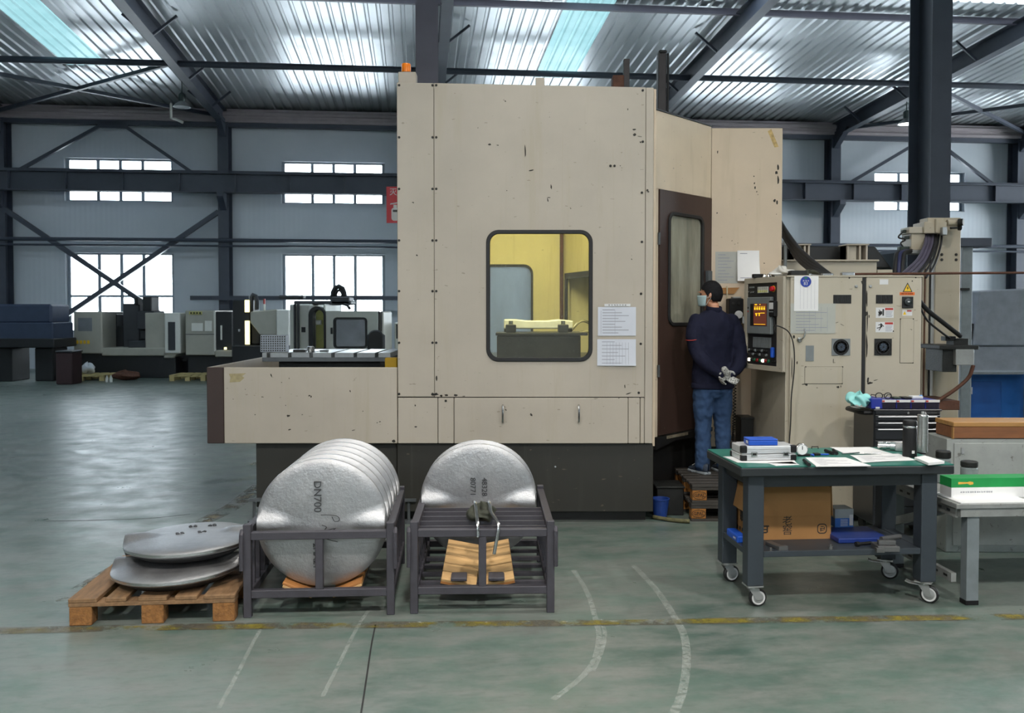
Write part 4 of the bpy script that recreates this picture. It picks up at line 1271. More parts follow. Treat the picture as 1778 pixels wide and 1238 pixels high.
# ------------------------------------------------------------------ wooden pallet with two discs
m_pal = M('pallet_wood', srgb(132, 102, 72), 0.75, 0, 0.3, 5, 0.3, 25, stretch=(6, 1, 6))
m_block = M('chipboard_block', srgb(142, 98, 54), 0.85, 0, 0.35, 40, 0.7, 70)
def pallet(name, lab, loc, rz, W, Dp, planks, mp, mbk, group=None, txt=None, bottom=False, cross=False):
    t = thing(name, lab, 'pallet', loc, rz, group)
    for (a, c) in planks:
        b = MB()
        if cross: b.box(0, W, a * Dp, c * Dp, 0.122, 0.144)
        else: b.box(a * W, c * W, 0, Dp, 0.122, 0.144)
        b.build('plank', mp, t, bevel=0.003)
    for k in range(3):
        y0 = [0, Dp / 2 - 0.05, Dp - 0.1][k]
        b = MB(); b.box(0.0, W, y0 + 0.002, y0 + 0.098, 0.1, 0.121); b.build('stringer', mp, t, bevel=0.002)
        for j in range(3):
            x0 = [0.0, W / 2 - 0.06, W - 0.12][j]
            b = MB(); b.box(x0 + .003, x0 + 0.117, y0 + 0.003, y0 + 0.097, 0.0 if not bottom else 0.02, 0.0995); bl = b.build('block', mbk, t, bevel=0.004)
            if txt and k == 0:
                text('stamp', txt, 0.036, M('stamp_ink', (0.02, 0.015, 0.01), 0.8), bl, (x0 + 0.06, 0.0022, 0.06), extrude=0.0004)
                b = MB(); b.ring([(x0 + 0.06 + 0.054 * math.cos(q * .3927), 0.06 + 0.032 * math.sin(q * .3927)) for q in range(16)], [(x0 + 0.06 + 0.050 * math.cos(q * .3927), 0.06 + 0.028 * math.sin(q * .3927)) for q in range(16)], 0.0018, 0.0026); b.build('stamp_oval', M('stamp_ink', (0.02, 0.015, 0.01), 0.8), bl)
        if bottom:
            b = MB(); b.box(0.0, W, y0 + 0.0, y0 + 0.1, 0.0, 0.0195); b.build('bottom_board', mp, t, bevel=0.002)
    return t
pa0 = at_z(118.5, 1088, 0); pa1 = at_z(408, 1079, 0)
PA_ANG = math.atan2(pa1.y - pa0.y, pa1.x - pa0.x)
PW = (pa1 - pa0).length
pallet('wooden_pallet', 'weathered wooden pallet carrying two valve discs', (pa0.x, pa0.y, 0), PA_ANG, PW, 0.86, [(0, .17), (.22, .345), (.415, .59), (.635, .77), (.81, 1.0)], m_pal, m_block)
PMt = Matrix.Translation((pa0.x, pa0.y, 0)) @ Matrix.Rotation(PA_ANG, 4, 'Z')
for i, (x, y, z, rx, ry, rz, lab) in enumerate(((0.475, 0.34, 0.215, 0.012, -0.03, -0.05, 'lower grey valve disc lying flat on the wooden pallet'), (0.515, 0.43, 0.338, 0.0, -0.03, 0.12, 'upper grey valve disc lying across the lower one on the pallet'))):
    t = valve_disc(PMt @ Vector((x, y, z)), PA_ANG + rz, lab, [('8' if False else '22', 0.05, -0.05, -0.03, 0.2), ('24', 0.05, 0.07, -0.03, 0.2), ('06', 0.05, 0.0, 0.13, 0.2), ('48', 0.05, 0.11, 0.12, 0.2)], 'valve discs on the pallet', 0, (-math.pi / 2 + rx, ry))
# ------------------------------------------------------------------ wheeled workbench
m_cart = M('slate_grey_bench_paint', srgb(54, 61, 68), 0.45, 0.1, 0.1, 6)
m_green = M('green_bench_mat', srgb(40, 108, 96), 0.4, 0, 0.12, 7)
m_edge = M('dark_bench_edge', srgb(36, 41, 44), 0.5)
m_tyre_b = M('black_wheel_rubber', (0.015, 0.015, 0.016), 0.55)
m_hub = M('white_wheel_ring', (0.6, 0.6, 0.6), 0.4)
m_zinc = M('zinc_plate', (0.45, 0.46, 0.46), 0.4, 0.7)
C0 = Vector((1.252, 4.925, 0)); CA = math.radians(4.3)
CM = Matrix.Translation(C0) @ Matrix.Rotation(CA, 4, 'Z')
cart = thing('wheeled_workbench', 'slate grey wheeled workbench with green top by the cabinets', 'workbench', C0, CA)
CW, CD, CT = 1.205, 0.64, 0.80
b = MB(); b.box(0, CW, 0, CD, CT - 0.006, CT); b.build('bench_mat', m_green, cart)
b = MB(); b.box(-0.004, CW + 0.004, -0.004, CD + 0.004, CT - 0.056, CT - 0.006); b.build('bench_top', m_edge, cart, bevel=0.006)
LX = (0.055, CW - 0.155); LYs = (0.05, CD - 0.13); LS = 0.092
b = MB()
b.box(LX[0] + LS, LX[1], LYs[0] + .01, LYs[0] + .05, CT - 0.125, CT - 0.056); b.build('apron', m_edge, cart)
b = MB(); b.box(LX[0] + LS, LX[1], LYs[1] + .04, LYs[1] + .08, CT - 0.125, CT - 0.056); b.build('apron', m_edge, cart)
for lx in LX:
    b = MB(); b.box(lx + .02, lx + .06, LYs[0] + LS, LYs[1], CT - 0.125, CT - 0.056); b.build('apron', m_edge, cart)
ci = 0
for iy, ly in enumerate(LYs):
    for ix, lx in enumerate(LX):
        b = MB(); b.box(lx, lx + LS, ly, ly + LS, 0.125, CT - 0.056); b.build('leg', m_cart, cart, bevel=0.006, seg=2)
        # caster
        cx, cy = lx + LS / 2, ly + LS / 2
        ang = (math.radians(4), math.radians(-40), math.radians(12), math.radians(-28))[iy * 2 + ix]
        off = 0.028
        R0 = Matrix.Translation((cx, cy, 0)) @ Matrix.Rotation(ang, 4, 'Z')
        b = MB(R0); b.box(-0.045, 0.045, -0.045, 0.045, 0.117, 0.125); b.cyl((0, 0, 0.104), (0, 0, 0.117), 0.032, n=16); cs = b.build('caster', m_zinc, cart)
        b = MB(R0)
        for s in (-1, 1):
            b.prism([(-0.03, 0.104), (0.03, 0.104), (off + 0.014, 0.04), (off - 0.014, 0.04)], s * 0.021 - 0.0015, s * 0.021 + 0.0015)
        b.build('fork', m_zinc, cs)
        wm = R0 @ Matrix.Translation((off, 0, 0.05)) @ Matrix.Rotation(math.pi / 2, 4, 'X')
        b = MB(); b.lathe([(0.03, -0.015), (0.044, -0.015), (0.05, -0.008), (0.05, 0.008), (0.044, 0.015), (0.03, 0.015)], 28, wm); b.build('wheel', m_tyre_b, cs, smooth='angle')
        b = MB()
        for s in (-1, 1):
            b.lathe([(0.0355, s * 0.0145), (0.039, s * 0.0165), (0.0355, s * 0.0175), (0.033, s * 0.0165)], 28, wm)
        b.build('wheel_ring', m_hub, cs, smooth='angle')
        b = MB(); b.lathe([(0.033, -0.016), (0.012, -0.019), (0.012, 0.019), (0.033, 0.016)], 20, wm); b.build('hub', m_zinc, cs)
        if ix == 1:
            b = MB(R0); b.box(-0.075, -0.01, -0.022, 0.022, 0.098, 0.104); b.prism([(-0.075, 0.104), (-0.075, 0.098), (-0.1, 0.106), (-0.098, 0.112)], -0.02, 0.02); b.build('brake_lever', m_zinc, cs)
SZ = 0.315
b = MB(); b.box(LX[0] + .012, LX[1] + LS - .012, LYs[0] + 0.01, LYs[1] + LS - .01, SZ - 0.004, SZ); b.build('shelf', m_cart, cart)
b = MB(); b.box(LX[0] + LS, LX[1], LYs[0] + 0.004, LYs[0] + 0.03, SZ - 0.03, SZ + 0.003); b.build('shelf_rim', m_cart, cart, bevel=0.002)
b = MB(); b.box(LX[0] + LS, LX[1], LYs[1] + LS - 0.03, LYs[1] + LS - .004, SZ - 0.03, SZ + 0.003); b.build('shelf_rim', m_cart, cart, bevel=0.002)
for lx in LX:
    b = MB(); b.box(lx + .005, lx + .03, LYs[0] + LS, LYs[1], SZ - 0.03, SZ + 0.003); b.build('shelf_rim', m_cart, cart, bevel=0.002)

def on_cart(px, py, z=CT):
    """bench-local xy of the point seen at a pixel on the bench top"""
    p = at_z(px, py, z)
    q = CM.inverted() @ p
    return q.x, q.y
def put(px, py, z=CT, rz=0.0):
    p = at_z(px, py, z); p.z = z
    return Matrix.Translation(p) @ Matrix.Rotation(CA + rz, 4, 'Z')

# aluminium case -----------------------------------------------------------------------
m_casealu = M('brushed_case_aluminium', (0.72, 0.73, 0.75), 0.38, 0.6, 0.05, 12, stretch=(0.3, 4, 4))
m_blackpl = M('black_plastic', (0.012, 0.012, 0.013), 0.5, spec=0.25)
m_blue = M('blue_plastic', srgb(30, 84, 190), 0.4, 0, 0.06)
cmx = put(1287, 801, CT + .002, math.radians(1))
case = thing('aluminium_case', 'silver ribbed aluminium tool case with black corners on the bench', 'case', (0, 0, 0))
case.matrix_basis = cmx
W_, D_, H_ = 0.325, 0.20, 0.083
b = MB(); b.box(0.004, W_ - .004, 0.004, D_ - .004, 0.002, 0.037); b.build('case_bottom', m_casealu, case, bevel=0.004)
b = MB(); b.box(0.004, W_ - .004, 0.004, D_ - .004, 0.040, H_); b.build('case_lid', m_casealu, case, bevel=0.004)
for i, z in enumerate((0.008, 0.018, 0.028, 0.046, 0.056, 0.066)):
    b = MB(); b.box(0.04, W_ - .04, 0.001, 0.0045, z, z + 0.006); b.build('rib', m_casealu, case, bevel=0.0008)
for x in (0, W_):
    for z0, z1 in ((0.0, 0.034), (0.044, H_ + .003)):
        for y in (0, D_):
            sx = 1 if x == 0 else -1; sy = 1 if y == 0 else -1
            b = MB(); b.box(min(x, x + sx * 0.036), max(x, x + sx * 0.036), min(y, y + sy * 0.03), max(y, y + sy * 0.03), z0, z1); b.build('corner_guard', m_blackpl, case, bevel=0.006, seg=2)
for x in (0.075, W_ - 0.065):
    b = MB(); b.box(x - .017, x + .017, -0.007, 0.004, 0.024, 0.052); lt = b.build('latch', m_chrome, case, bevel=0.002)
    b = MB(); b.box(x - .010, x + .010, -0.010, -0.007, 0.034, 0.045); b.build('latch_tab', m_blackpl, lt, bevel=0.001)
bx = thing('blue_box', 'flat bright blue plastic box lying on the aluminium case', 'box', (0, 0, 0))
bx.matrix_basis = cmx @ Matrix.Translation((0.055, 0.03, H_ + 0.001)) @ Matrix.Rotation(math.radians(-4), 4, 'Z')
b = MB(); b.box(0, 0.165, 0, 0.11, 0, 0.028); b.build('box_body', m_blue, bx, bevel=0.004, seg=2)
b = MB(); b.box(-.001, 0.166, -.001, 0.111, 0.0285, 0.036); b.build('box_lid', m_blue, bx, bevel=0.003)
b = MB(); b.box(-0.003, 0.0, 0.02, 0.05, 0.01, 0.024); b.build('paper_tag', M('white_tag', (0.7, 0.7, 0.7), 0.6), bx)

# papers on the bench ---------------------------------------------------------------------
m_paper = M('white_paper', (0.80, 0.80, 0.80), 0.6, 0, 0.03, 5)
m_ink = M('grey_print', (0.30, 0.31, 0.36), 0.7)
def sheet_on(lab, corners, z=CT, th=0.002, name='paper_sheet', lines=0, wav=0.0):
    """a slightly wavy sheet of paper through four pixel corners on the bench top (front-left, front-right, back-right, back-left)"""
    c = [at_z(px, py, z + 0.001) for px, py in corners]
    base = (c[0] + c[1] + c[2] + c[3]) / 4
    b = MB(Matrix.Translation(-base))
    def fn(u, v):
        p = (c[0] * (1 - u) + c[1] * u) * (1 - v) + (c[3] * (1 - u) + c[2] * u) * v
        p = p.copy(); p.z = z + 0.0015 + wav * (0.5 + 0.5 * math.sin(5 * u + 3 * v))
        return p
    b.grid(fn, 9, 7)
    o = b.build(name, m_paper, None, solid=th, label=lab, cat='paper', group='papers on the workbench', mtx=Matrix.Translation(base))
    for k in range(lines):
        v0 = 0.12 + 0.76 * k / lines
        q = MB(Matrix.Translation(-base))
        u1 = 0.15 + 0.7 * ((k * 37 % 10) / 10)
        def fn2(u, v):
            p = fn(0.1 + u * u1, v0 + v * 0.025).copy(); p.z += th / 2 + 0.0006; return p
        q.grid(fn2, 6, 2)
        q.build('print_line', m_ink, o)
    return o
sheet_on('white drawing sheets under the left side of the aluminium case', [(1280, 803), (1385, 806), (1372, 792), (1256, 793)])
sheet_on('small white note lying in front of the aluminium case', [(1347, 809), (1388, 807), (1375, 802), (1332, 804)])
sheet_on('white stapled form near the front edge of the bench', [(1417, 810), (1512, 809), (1468, 795), (1398, 795)], th=0.005, lines=7)
sheet_on('white drawing sheet towards the back of the bench', [(1466, 788), (1556, 790), (1510, 777), (1441, 777)], wav=0.002)
sheet_on('printed drawing sheet beside the black flask', [(1498, 804), (1590, 799), (1560, 789), (1476, 791)], lines=6, wav=0.003)
sheet_on('thick white notepad at the right end of the bench', [(1612, 806), (1640, 803), (1606, 793), (1588, 796)], th=0.014, z=CT + 0.008, name='notepad')

def rod(name, lab, cat, p, q, r, mat, grp=None, tip=None):
    b = MB(); b.cyl(p, q, r, n=10)
    o = b.build(name, mat, None, smooth='angle', label=lab, cat=cat, group=grp)
    if tip:
        d = (Vector(q) - Vector(p)).normalized()
        b = MB(); b.cyl(Vector(q), Vector(q) + d * 0.02, r * 1.12, n=10); b.build('cap', tip, o)
    return o
for lab, a, c in (('black marker pen in front of the stapled form', (1396, 799), (1404, 806)), ('black marker pen left of the back drawing sheet', (1433, 782), (1444, 786)), ('thin black pen touching the back drawing sheet', (1447, 781), (1452, 786))):
    pa_, pb_ = at_z(*a, CT + .011), at_z(*c, CT + .011)
    rod('marker_pen', lab, 'pen', pa_, pb_, 0.009, m_blackpl, 'pens on the workbench', m_blackpl)
for k, (a, c) in enumerate((((1462, 788), (1492, 786)), ((1500, 786), (1530, 787)))):
    rod('steel_scriber', ('thin steel scriber lying on the back drawing sheet, left', 'thin steel scriber lying on the back drawing sheet, right')[k], 'scriber', at_z(*a, CT + .012), at_z(*c, CT + .012), 0.004, m_chrome, 'scribers on the workbench')
# caliper gauge with round dial behind the case, blue caliper
gm = put(1394, 793)
dg_ = thing('dial_gauge', 'round chrome dial gauge standing behind the aluminium case', 'gauge', (0, 0, 0)); dg_.matrix_basis = gm @ Matrix.Translation((0.0, 0.02, 0.001))
b = MB(); b.cyl((0, 0.02, 0.038), (0, -0.01, 0.038), 0.036, n=24); b.build('dial_case', m_chrome, dg_, smooth='angle', bevel=0.003)
b = MB(); b.cyl((0, -0.0102, 0.038), (0, -0.0125, 0.038), 0.029, n=24); b.build('dial_face', m_paper, dg_)
b = MB(); b.box(-0.02, 0.05, -0.012, 0.022, 0, 0.012); b.build('base', m_blackpl, dg_, bevel=0.003)
b = MB(); b.box(-0.002, 0.002, -0.0135, -0.0126, 0.038, 0.06); b.build('needle', m_blackpl, dg_)
cal = thing('blue_caliper', 'blue handled caliper lying near the dial gauge', 'caliper', (0, 0, 0)); cal.matrix_basis = put(1408, 791) @ Matrix.Translation((0, 0, 0.001))
b = MB(); b.box(0, 0.11, 0.0, 0.014, 0, 0.008); b.build('beam', m_blue, cal, bevel=0.002)
b = MB(); b.box(0.02, 0.055, -0.012, 0.026, 0.0, 0.012); b.build('slider', m_blackpl, cal, bevel=0.002)
b = MB(); b.prism([(0, 0), (0.012, 0), (0.004, -0.04), (0, -0.04)], 0.001, 0.006, 'Z'); b.build('jaw', m_blue, cal)
# small black wire clip
b = MB(); p = at_z(1415, 779, CT); b.tube([p + Vector((-0.02, 0, 0.0)), p + Vector((-0.02, 0, 0.012)), p + Vector((0.02, 0, 0.012)), p + Vector((0.02, 0, 0.0))], 0.003, 6); b.build('wire_clip', m_blackpl, None, label='small black wire staple at the back edge of the bench', cat='clip')
# black flask
fm = put(1584, 795)
fk = thing('black_flask', 'tall black vacuum flask with chrome collar on the bench', 'flask', (0, 0, 0)); fk.matrix_basis = fm @ Matrix.Translation((0, 0.03, 0.001))
b = MB(); b.lathe([(0.037, 0), (0.0395, 0.004), (0.0395, 0.165), (0.037, 0.172)], 28); b.build('flask_body', m_blackpl, fk, smooth='angle')
b = MB(); b.lathe([(0.0375, 0.172), (0.0385, 0.176), (0.0385, 0.180), (0.037, 0.183)], 28); b.build('collar', m_chrome, fk, smooth='angle')
b = MB(); b.lathe([(0.0385, 0.183), (0.0392, 0.186), (0.0392, 0.208), (0.035, 0.214)], 28); b.build('lid', m_blackpl, fk, smooth='angle')
b = MB(); b.box(-0.008, 0.008, -0.0410, -0.0390, 0.025, 0.042); b.build('label_square', m_hub, fk)
# test bar and tool holder
tb_ = thing('test_bar', 'ground steel cylinder standing behind the black flask', 'cylinder', (0, 0, 0)); tb_.matrix_basis = put(1613, 789) @ Matrix.Translation((0.0, 0.075, 0.001))
b = MB(); b.lathe([(0.028, 0), (0.0305, 0.003), (0.0305, 0.225), (0.028, 0.228)], 28); b.build('shaft', M('ground_steel', (0.5, 0.5, 0.49), 0.3, 0.9, 0.1, 14, stretch=(1, 1, 8)), tb_, smooth='angle')
b = MB(); b.lathe([(0.01, 0.228), (0.01, 0.242), (0.008, 0.245)], 14); b.build('centre_pin', m_zinc, tb_)
for a_ in range(1):
    b = MB(); b.lathe([(0.0308, 0.215), (0.032, 0.217), (0.032, 0.222), (0.0308, 0.224)], 28); b.build('ring', m_chrome, tb_, smooth='angle')
th_ = thing('tool_holder', 'chrome stepped tool holder lying left of the black flask', 'tool holder', (0, 0, 0)); th_.matrix_basis = put(1529, 783) @ Matrix.Translation((0.0, 0.04, 0.028)) @ Matrix.Rotation(math.radians(-28), 4, 'Z')
b = MB(); b.lathe([(0.014, 0.0), (0.02, 0.005), (0.02, 0.03), (0.024, 0.032), (0.024, 0.05), (0.02, 0.052), (0.02, 0.07), (0.026, 0.072), (0.026, 0.10)], 18, Matrix.Rotation(math.pi / 2, 4, 'Y')); b.build('stepped_body', m_chrome, th_, smooth='angle')
b = MB(); b.box(0.10, 0.15, -0.024, 0.024, -0.026, 0.024); b.build('square_end', m_chrome, th_, bevel=0.003)

# shelf things --------------------------------------------------------------------------------
m_card = M('brown_cardboard', srgb(160, 116, 68), 0.8, 0, 0.06, 4, 0.08, 40)
m_cardin = M('dark_box_inside', srgb(70, 56, 40), 0.9)
m_print = M('black_box_print', (0.03, 0.025, 0.02), 0.8)
def put_s(px, py, rz=0.0):
    return put(px, py, SZ + .001, rz)
cb = thing('cardboard_carton', 'open brown cardboard carton with drooping flaps under the bench', 'carton', (0, 0, 0))
cb.matrix_basis = put_s(1302, 938)
BW, BD, BH = 0.485, 0.27, 0.305
for nm, bb in (('front_wall', (0, BW, 0, .006, 0, BH)), ('back_wall', (0, BW, BD - .006, BD, 0, BH)), ('side_wall', (0, .006, .006, BD - .006, 0, BH)), ('side_wall', (BW - .006, BW, .006, BD - .006, 0, BH)), ('bottom', (.006, BW - .006, .006, BD - .006, 0, .006))):
    b = MB(); b.box(*bb); b.build(nm, m_card, cb)
b = MB(); b.prism([(0.0, BH - 0.002), (-0.004, BH + .006), (-0.036, BH - 0.14), (-0.031, BH - 0.142)], 0.0, BD); b.build('flap', m_card, cb)
b = MB(); b.prism([(BW, BH - 0.002), (BW + 0.004, BH + .004), (BW + 0.012, BH - 0.17), (BW + 0.008, BH - 0.17)], 0.0, BD); b.build('flap', m_card, cb)
b = MB(); b.prism([(0.0, BH), (0.0, BH + .005), (-0.012, BH - 0.165), (-0.007, BH - 0.165)], 0.01, BW - .01, 'X'); b.build('flap', m_card, cb)
b = MB(); b.prism([(BD, BH), (BD, BH + .005), (BD + .05, BH + 0.05), (BD + .05, BH + 0.045)], 0.01, BW - .01, 'X'); b.build('flap', m_card, cb)
text('printed_characters', '老', 0.062, m_print, cb, (BW * 0.46, -0.0008, 0.108), extrude=0.0005)
text('printed_characters', '窖', 0.062, m_print, cb, (BW * 0.46, -0.0008, 0.052), extrude=0.0005)
glyphs('printed_characters', m_print, cb, Matrix.Translation((BW * 0.055 + .06, -0.0006, 0.06)), 1, 0.06, seed=3)
b = MB(); b.ring(rrect(BW * .83, BW * .95, 0.03, 0.09, 0.02, 4), rrect(BW * .84, BW * .94, 0.036, 0.084, 0.016, 4), -0.001, 0.0); b.build('printed_mark', m_print, cb)
glyphs('printed_mark', m_print, cb, Matrix.Translation((BW * .89, -0.0006, 0.06)), 1, 0.034, seed=8)
glyphs('printed_characters', m_print, cb, Matrix.Translation((-0.0006, BD * .5, 0.115)) @ Matrix.Rotation(-math.pi / 2, 4, 'Z'), 1, 0.085, seed=5, strokes=8)
b = MB()
for i in range(5): b.box(-0.001, 0.0, 0.03 + i * 0.045, 0.055 + i * 0.045, 0.02, 0.04)
b.build('printed_mark', m_print, cb)
nb = thing('blue_case', 'blue plastic case on the shelf left of the carton', 'case', (0, 0, 0)); nb.matrix_basis = put_s(1282, 945) @ Matrix.Translation((0.0, 0.02, 0))
b = MB(); b.box(0, 0.058, 0, 0.2, 0, 0.042); b.build('case_body', m_blue, nb, bevel=0.008, seg=2)
glyphs('label_text', m_hub, nb, Matrix.Translation((-0.0006, 0.05, 0.02)) @ Matrix.Rotation(-math.pi / 2, 4, 'Z'), 3, 0.013, seed=6)
b = MB(); b.box(0, 0.3, 0, 0.28, 0, 0.03)
b.build('blue_case', M('dark_blue_plastic', srgb(26, 50, 120), 0.45), None, bevel=0.006, seg=2, label='flat dark blue plastic case lying right of the carton', cat='case', mtx=put_s(1456, 944))
wb = thing('white_blue_carton', 'small white and blue carton standing behind the flat blue case', 'carton', (0, 0, 0)); wb.matrix_basis = put_s(1452, 926) @ Matrix.Translation((0.0, 0.02, 0.031))
b = MB(); b.box(0, 0.115, 0, 0.12, 0.055, 0.11); b.build('upper_half', M('grey_card', srgb(150, 156, 156), 0.6), wb)
b = MB(); b.box(0, 0.115, 0, 0.12, 0, 0.055); b.build('lower_half', M('blue_card', srgb(44, 96, 170), 0.5, 0, .1), wb)
b = MB(); b.box(0.09, 0.112, -0.001, 0, 0.01, 0.075); b.build('printed_panel', m_hub, wb)
for i in range(5):
    b = MB(); b.box(0.035, 0.08, -0.0008, 0, 0.008 + i * .009, 0.011 + i * .009); b.build('print_line', m_hub, wb)
def steel_bit(name, lab, px, py, parts_, rz=0.0, z=SZ + .001, cat='tool', mat=None):
    mat = mat or M('dull_tool_steel', (0.16, 0.16, 0.16), 0.4, 0.6)
    o = thing(name, lab, cat, (0, 0, 0)); o.matrix_basis = put(px, py, z, rz)
    for nm, kind, arg in parts_:
        b = MB()
        if kind == 'box': b.box(*arg)
        else: b.cyl(*arg, n=16)
        b.build(nm, mat, o, bevel=0.002 if kind == 'box' else 0, smooth=False if kind == 'box' else 'angle')
    return o
steel_bit('clamp_block', 'steel clamp block with a slot near the front leg on the shelf', 1352, 953, [('bar', 'box', (-.02, .02, -.02, .1, 0, .02)), ('nose', 'box', (-.028, .03, -.045, -.02, 0, .026))], 0.25)
steel_bit('hex_nut', 'small steel nut on the front of the shelf', 1442, 954, [('nut', 'cyl', ((0, 0, 0), (0, 0, .018), .013)), ('stud', 'cyl', ((0, 0, .018), (0, 0, .03), .006))])
steel_bit('clamp_pin', 'small steel pin stub beside the bench leg on the shelf', 1338, 957, [('pin', 'cyl', ((0, 0, 0), (0, 0, .02), .008))])
steel_bit('machine_vise', 'grey steel vise with a long bar at the right end of the shelf', 1540, 956, [('body', 'box', (-.06, .06, -.03, .08, 0, .03)), ('jaw', 'box', (-.045, .05, .0, .03, .03, .055)), ('bar', 'cyl', ((-.01, .06, .05), (.12, .12, .05), .014)), ('foot', 'box', (-.075, -.03, -.05, -.02, 0, .025))], -0.1)
steel_bit('vise_handle', 'dark steel handle piece left of the vise on the shelf', 1500, 948, [('shaft', 'cyl', ((-.03, 0, .012), (.05, .02, .012), .009)), ('knob', 'cyl', ((-.05, -.005, .012), (-.03, 0, .012), .014))], 0, SZ + .001, 'tool', m_iron)

# ------------------------------------------------------------------ low steel bench at the right edge
m_galv = M('galvanised_angle_iron', srgb(150, 152, 150), 0.5, 0.3, 0.15, 12, dirt=srgb(110, 106, 98), dirt_at=0.62)
m_bgrey = M('grey_bench_paint', srgb(120, 128, 132), 0.5, 0.1, 0.15, 9)
BX0, BY0, BZ = 2.475, 5.02, 0.575
bench = thing('low_steel_bench', 'low grey angle iron bench at the right edge', 'bench', (BX0, BY0, 0), math.radians(4))
BWd, BDp = 1.5, 0.86
b = MB(); b.box(0, BWd, 0, BDp, BZ - 0.028, BZ); b.build('bench_top', m_galv, bench, bevel=0.003)
b = MB(); b.box(0.03, BWd - .03, 0.01, 0.045, BZ - 0.075, BZ - 0.028); b.build('front_beam', m_galv, bench)
b = MB(); b.box(0.02, 0.055, 0.045, BDp - .02, BZ - 0.085, BZ - 0.028); sb = b.build('side_beam', m_galv, bench)
for k in range(8):
    b = MB(); b.box(0.0185, 0.0198, 0.10 + k * 0.09, 0.135 + k * 0.09, BZ - 0.062, BZ - 0.048); b.build('slot', m_kick, sb)
for x, y in ((0.075, 0.02), (0.03, BDp - 0.09), (BWd - .09, 0.02), (BWd - .09, BDp - .09)):
    b = MB(); b.box(x, x + 0.012, y, y + 0.06, 0, BZ - .028); b.box(x + .012, x + 0.07, y, y + 0.008, 0, BZ - .028); b.build('leg', m_bgrey, bench)
    b = MB(); b.box(x - .004, x + 0.07, y - .004, y + 0.06, 0, 0.025); b.build('foot', m_blackpl, bench)
b = MB(); b.box(0.02, 0.05, 0.08, BDp - .06, 0.115, 0.165); sr = b.build('lower_rail', m_galv, bench)
for k in range(7):
    b = MB(); b.box(0.0185, 0.0198, 0.12 + k * 0.1, 0.16 + k * 0.1, 0.134, 0.146); b.build('slot', m_kick, sr)
b = MB(); b.bar((0.05, BDp - .08, 0.30), (0.05, 0.12, 0.53), 0.03, 0.05); b.build('side_brace', m_galv, bench)
BM2 = Matrix.Translation((BX0, BY0, 0)) @ Matrix.Rotation(math.radians(4), 4, 'Z')
gb = thing('green_white_box', 'white paper box with green band and printed brush on the low bench', 'box', (0, 0, 0)); gb.matrix_basis = BM2 @ Matrix.Translation((0.06, 0.16, BZ + .001))
b = MB(); b.box(0, 0.5, 0, 0.12, 0, 0.06); b.build('white_lower', m_paper, gb)
b = MB(); b.box(-.001, 0.501, -.001, 0.121, 0.06, 0.112); b.build('green_band', M('green_card', srgb(26, 142, 70), 0.5), gb)
glyphs('box_text', m_ink, gb, Matrix.Translation((0.15, -0.0004, 0.033)), 14, 0.012, 1.15, seed=7, strokes=5)
b = MB(); b.prism([(0.04, 0.078), (0.095, 0.082), (0.11, 0.074), (0.13, 0.078), (0.13, 0.09), (0.11, 0.094), (0.095, 0.09), (0.04, 0.092)], -0.002, -0.001); b.build('printed_brush', M('brush_print', srgb(222, 170, 70), 0.6), gb)
def jar(lab, x, y, z, r, h):
    j = thing('glass_jar', lab, 'jar', (0, 0, 0), 0, 'glass jars on the low bench'); j.matrix_basis = BM2 @ Matrix.Translation((x, y, z))
    b = MB(); b.lathe([(r * .9, 0), (r, .006), (r, h * .72), (r * .8, h * .78)], 20); b.build('jar_body', M('smoky_glass', srgb(150, 160, 160), 0.08, 0.3, 0.1), j, smooth='angle')
    b = MB(); b.lathe([(r * .95, h * .78), (r, h * .8), (r, h * .97), (r * .9, h)], 20); b.build('jar_lid', m_iron, j, smooth='angle')
jar('taller glass jar with ribbed dark lid behind the bench corner', 0.27, 0.62, BZ + .001, 0.045, 0.2)
jar('shorter glass jar with dark lid standing behind the green box', 0.38, 0.52, BZ + .001, 0.05, 0.15)
b = MB(); b.box(0, 0.42, 0, 0.3, 0, 0.004); b.build('paper_sheet', m_paper, None, label='white paper sheet on the low bench in front of the green box', cat='paper', mtx=BM2 @ Matrix.Translation((0.03, 0.012, BZ + .0005)))
# ------------------------------------------------------------------ control cabinet
m_cab = worn_paint('cream_cabinet_enamel', srgb(186, 178, 160))
m_cab2 = worn_paint('cream_console_enamel', srgb(180, 172, 156), 0.45, (0.3, 0.27, 0.2), 0.2)
YC = 7.05
CX0, CX1 = X(1366, YC), X(1600, YC)
ZC = Z(478, YC)
CL = Vector(((CX0 + CX1) / 2, 7.6, 0))
cab = thing('control_cabinet', 'tall cream electrical cabinet with two doors behind the bench', 'cabinet', CL)
TC = Matrix.Translation(-CL)
cbm = lambda: MB(TC)
b = cbm(); b.box(CX0, CX1, YC + 0.03, 8.1, 0.06, ZC - 0.01); b.build('cabinet_body', m_cab, cab, bevel=0.004)
b = cbm(); b.box(CX0 + .02, CX1 - .02, YC + 0.06, 8.05, 0.0, 0.06); b.build('plinth', m_kick, cab)
b = cbm(); b.box(CX0 - .003, CX1 + .003, YC - 0.004, 8.11, ZC - 0.012, ZC); b.build('top_plate', m_cab, cab)
b = cbm(); b.box(X(1497, YC), X(1502.5, YC), YC + .001, YC + .03, 0.08, ZC - .02); b.build('door_seal', m_black, cab)
def cdoor(px0, px1):
    b = cbm(); b.box(X(px0, YC), X(px1, YC), YC, YC + 0.03, 0.08, ZC - 0.014); return b.build('door', m_cab, cab, bevel=0.004)
d1, d2 = cdoor(1372, 1496.5), cdoor(1503, 1599)
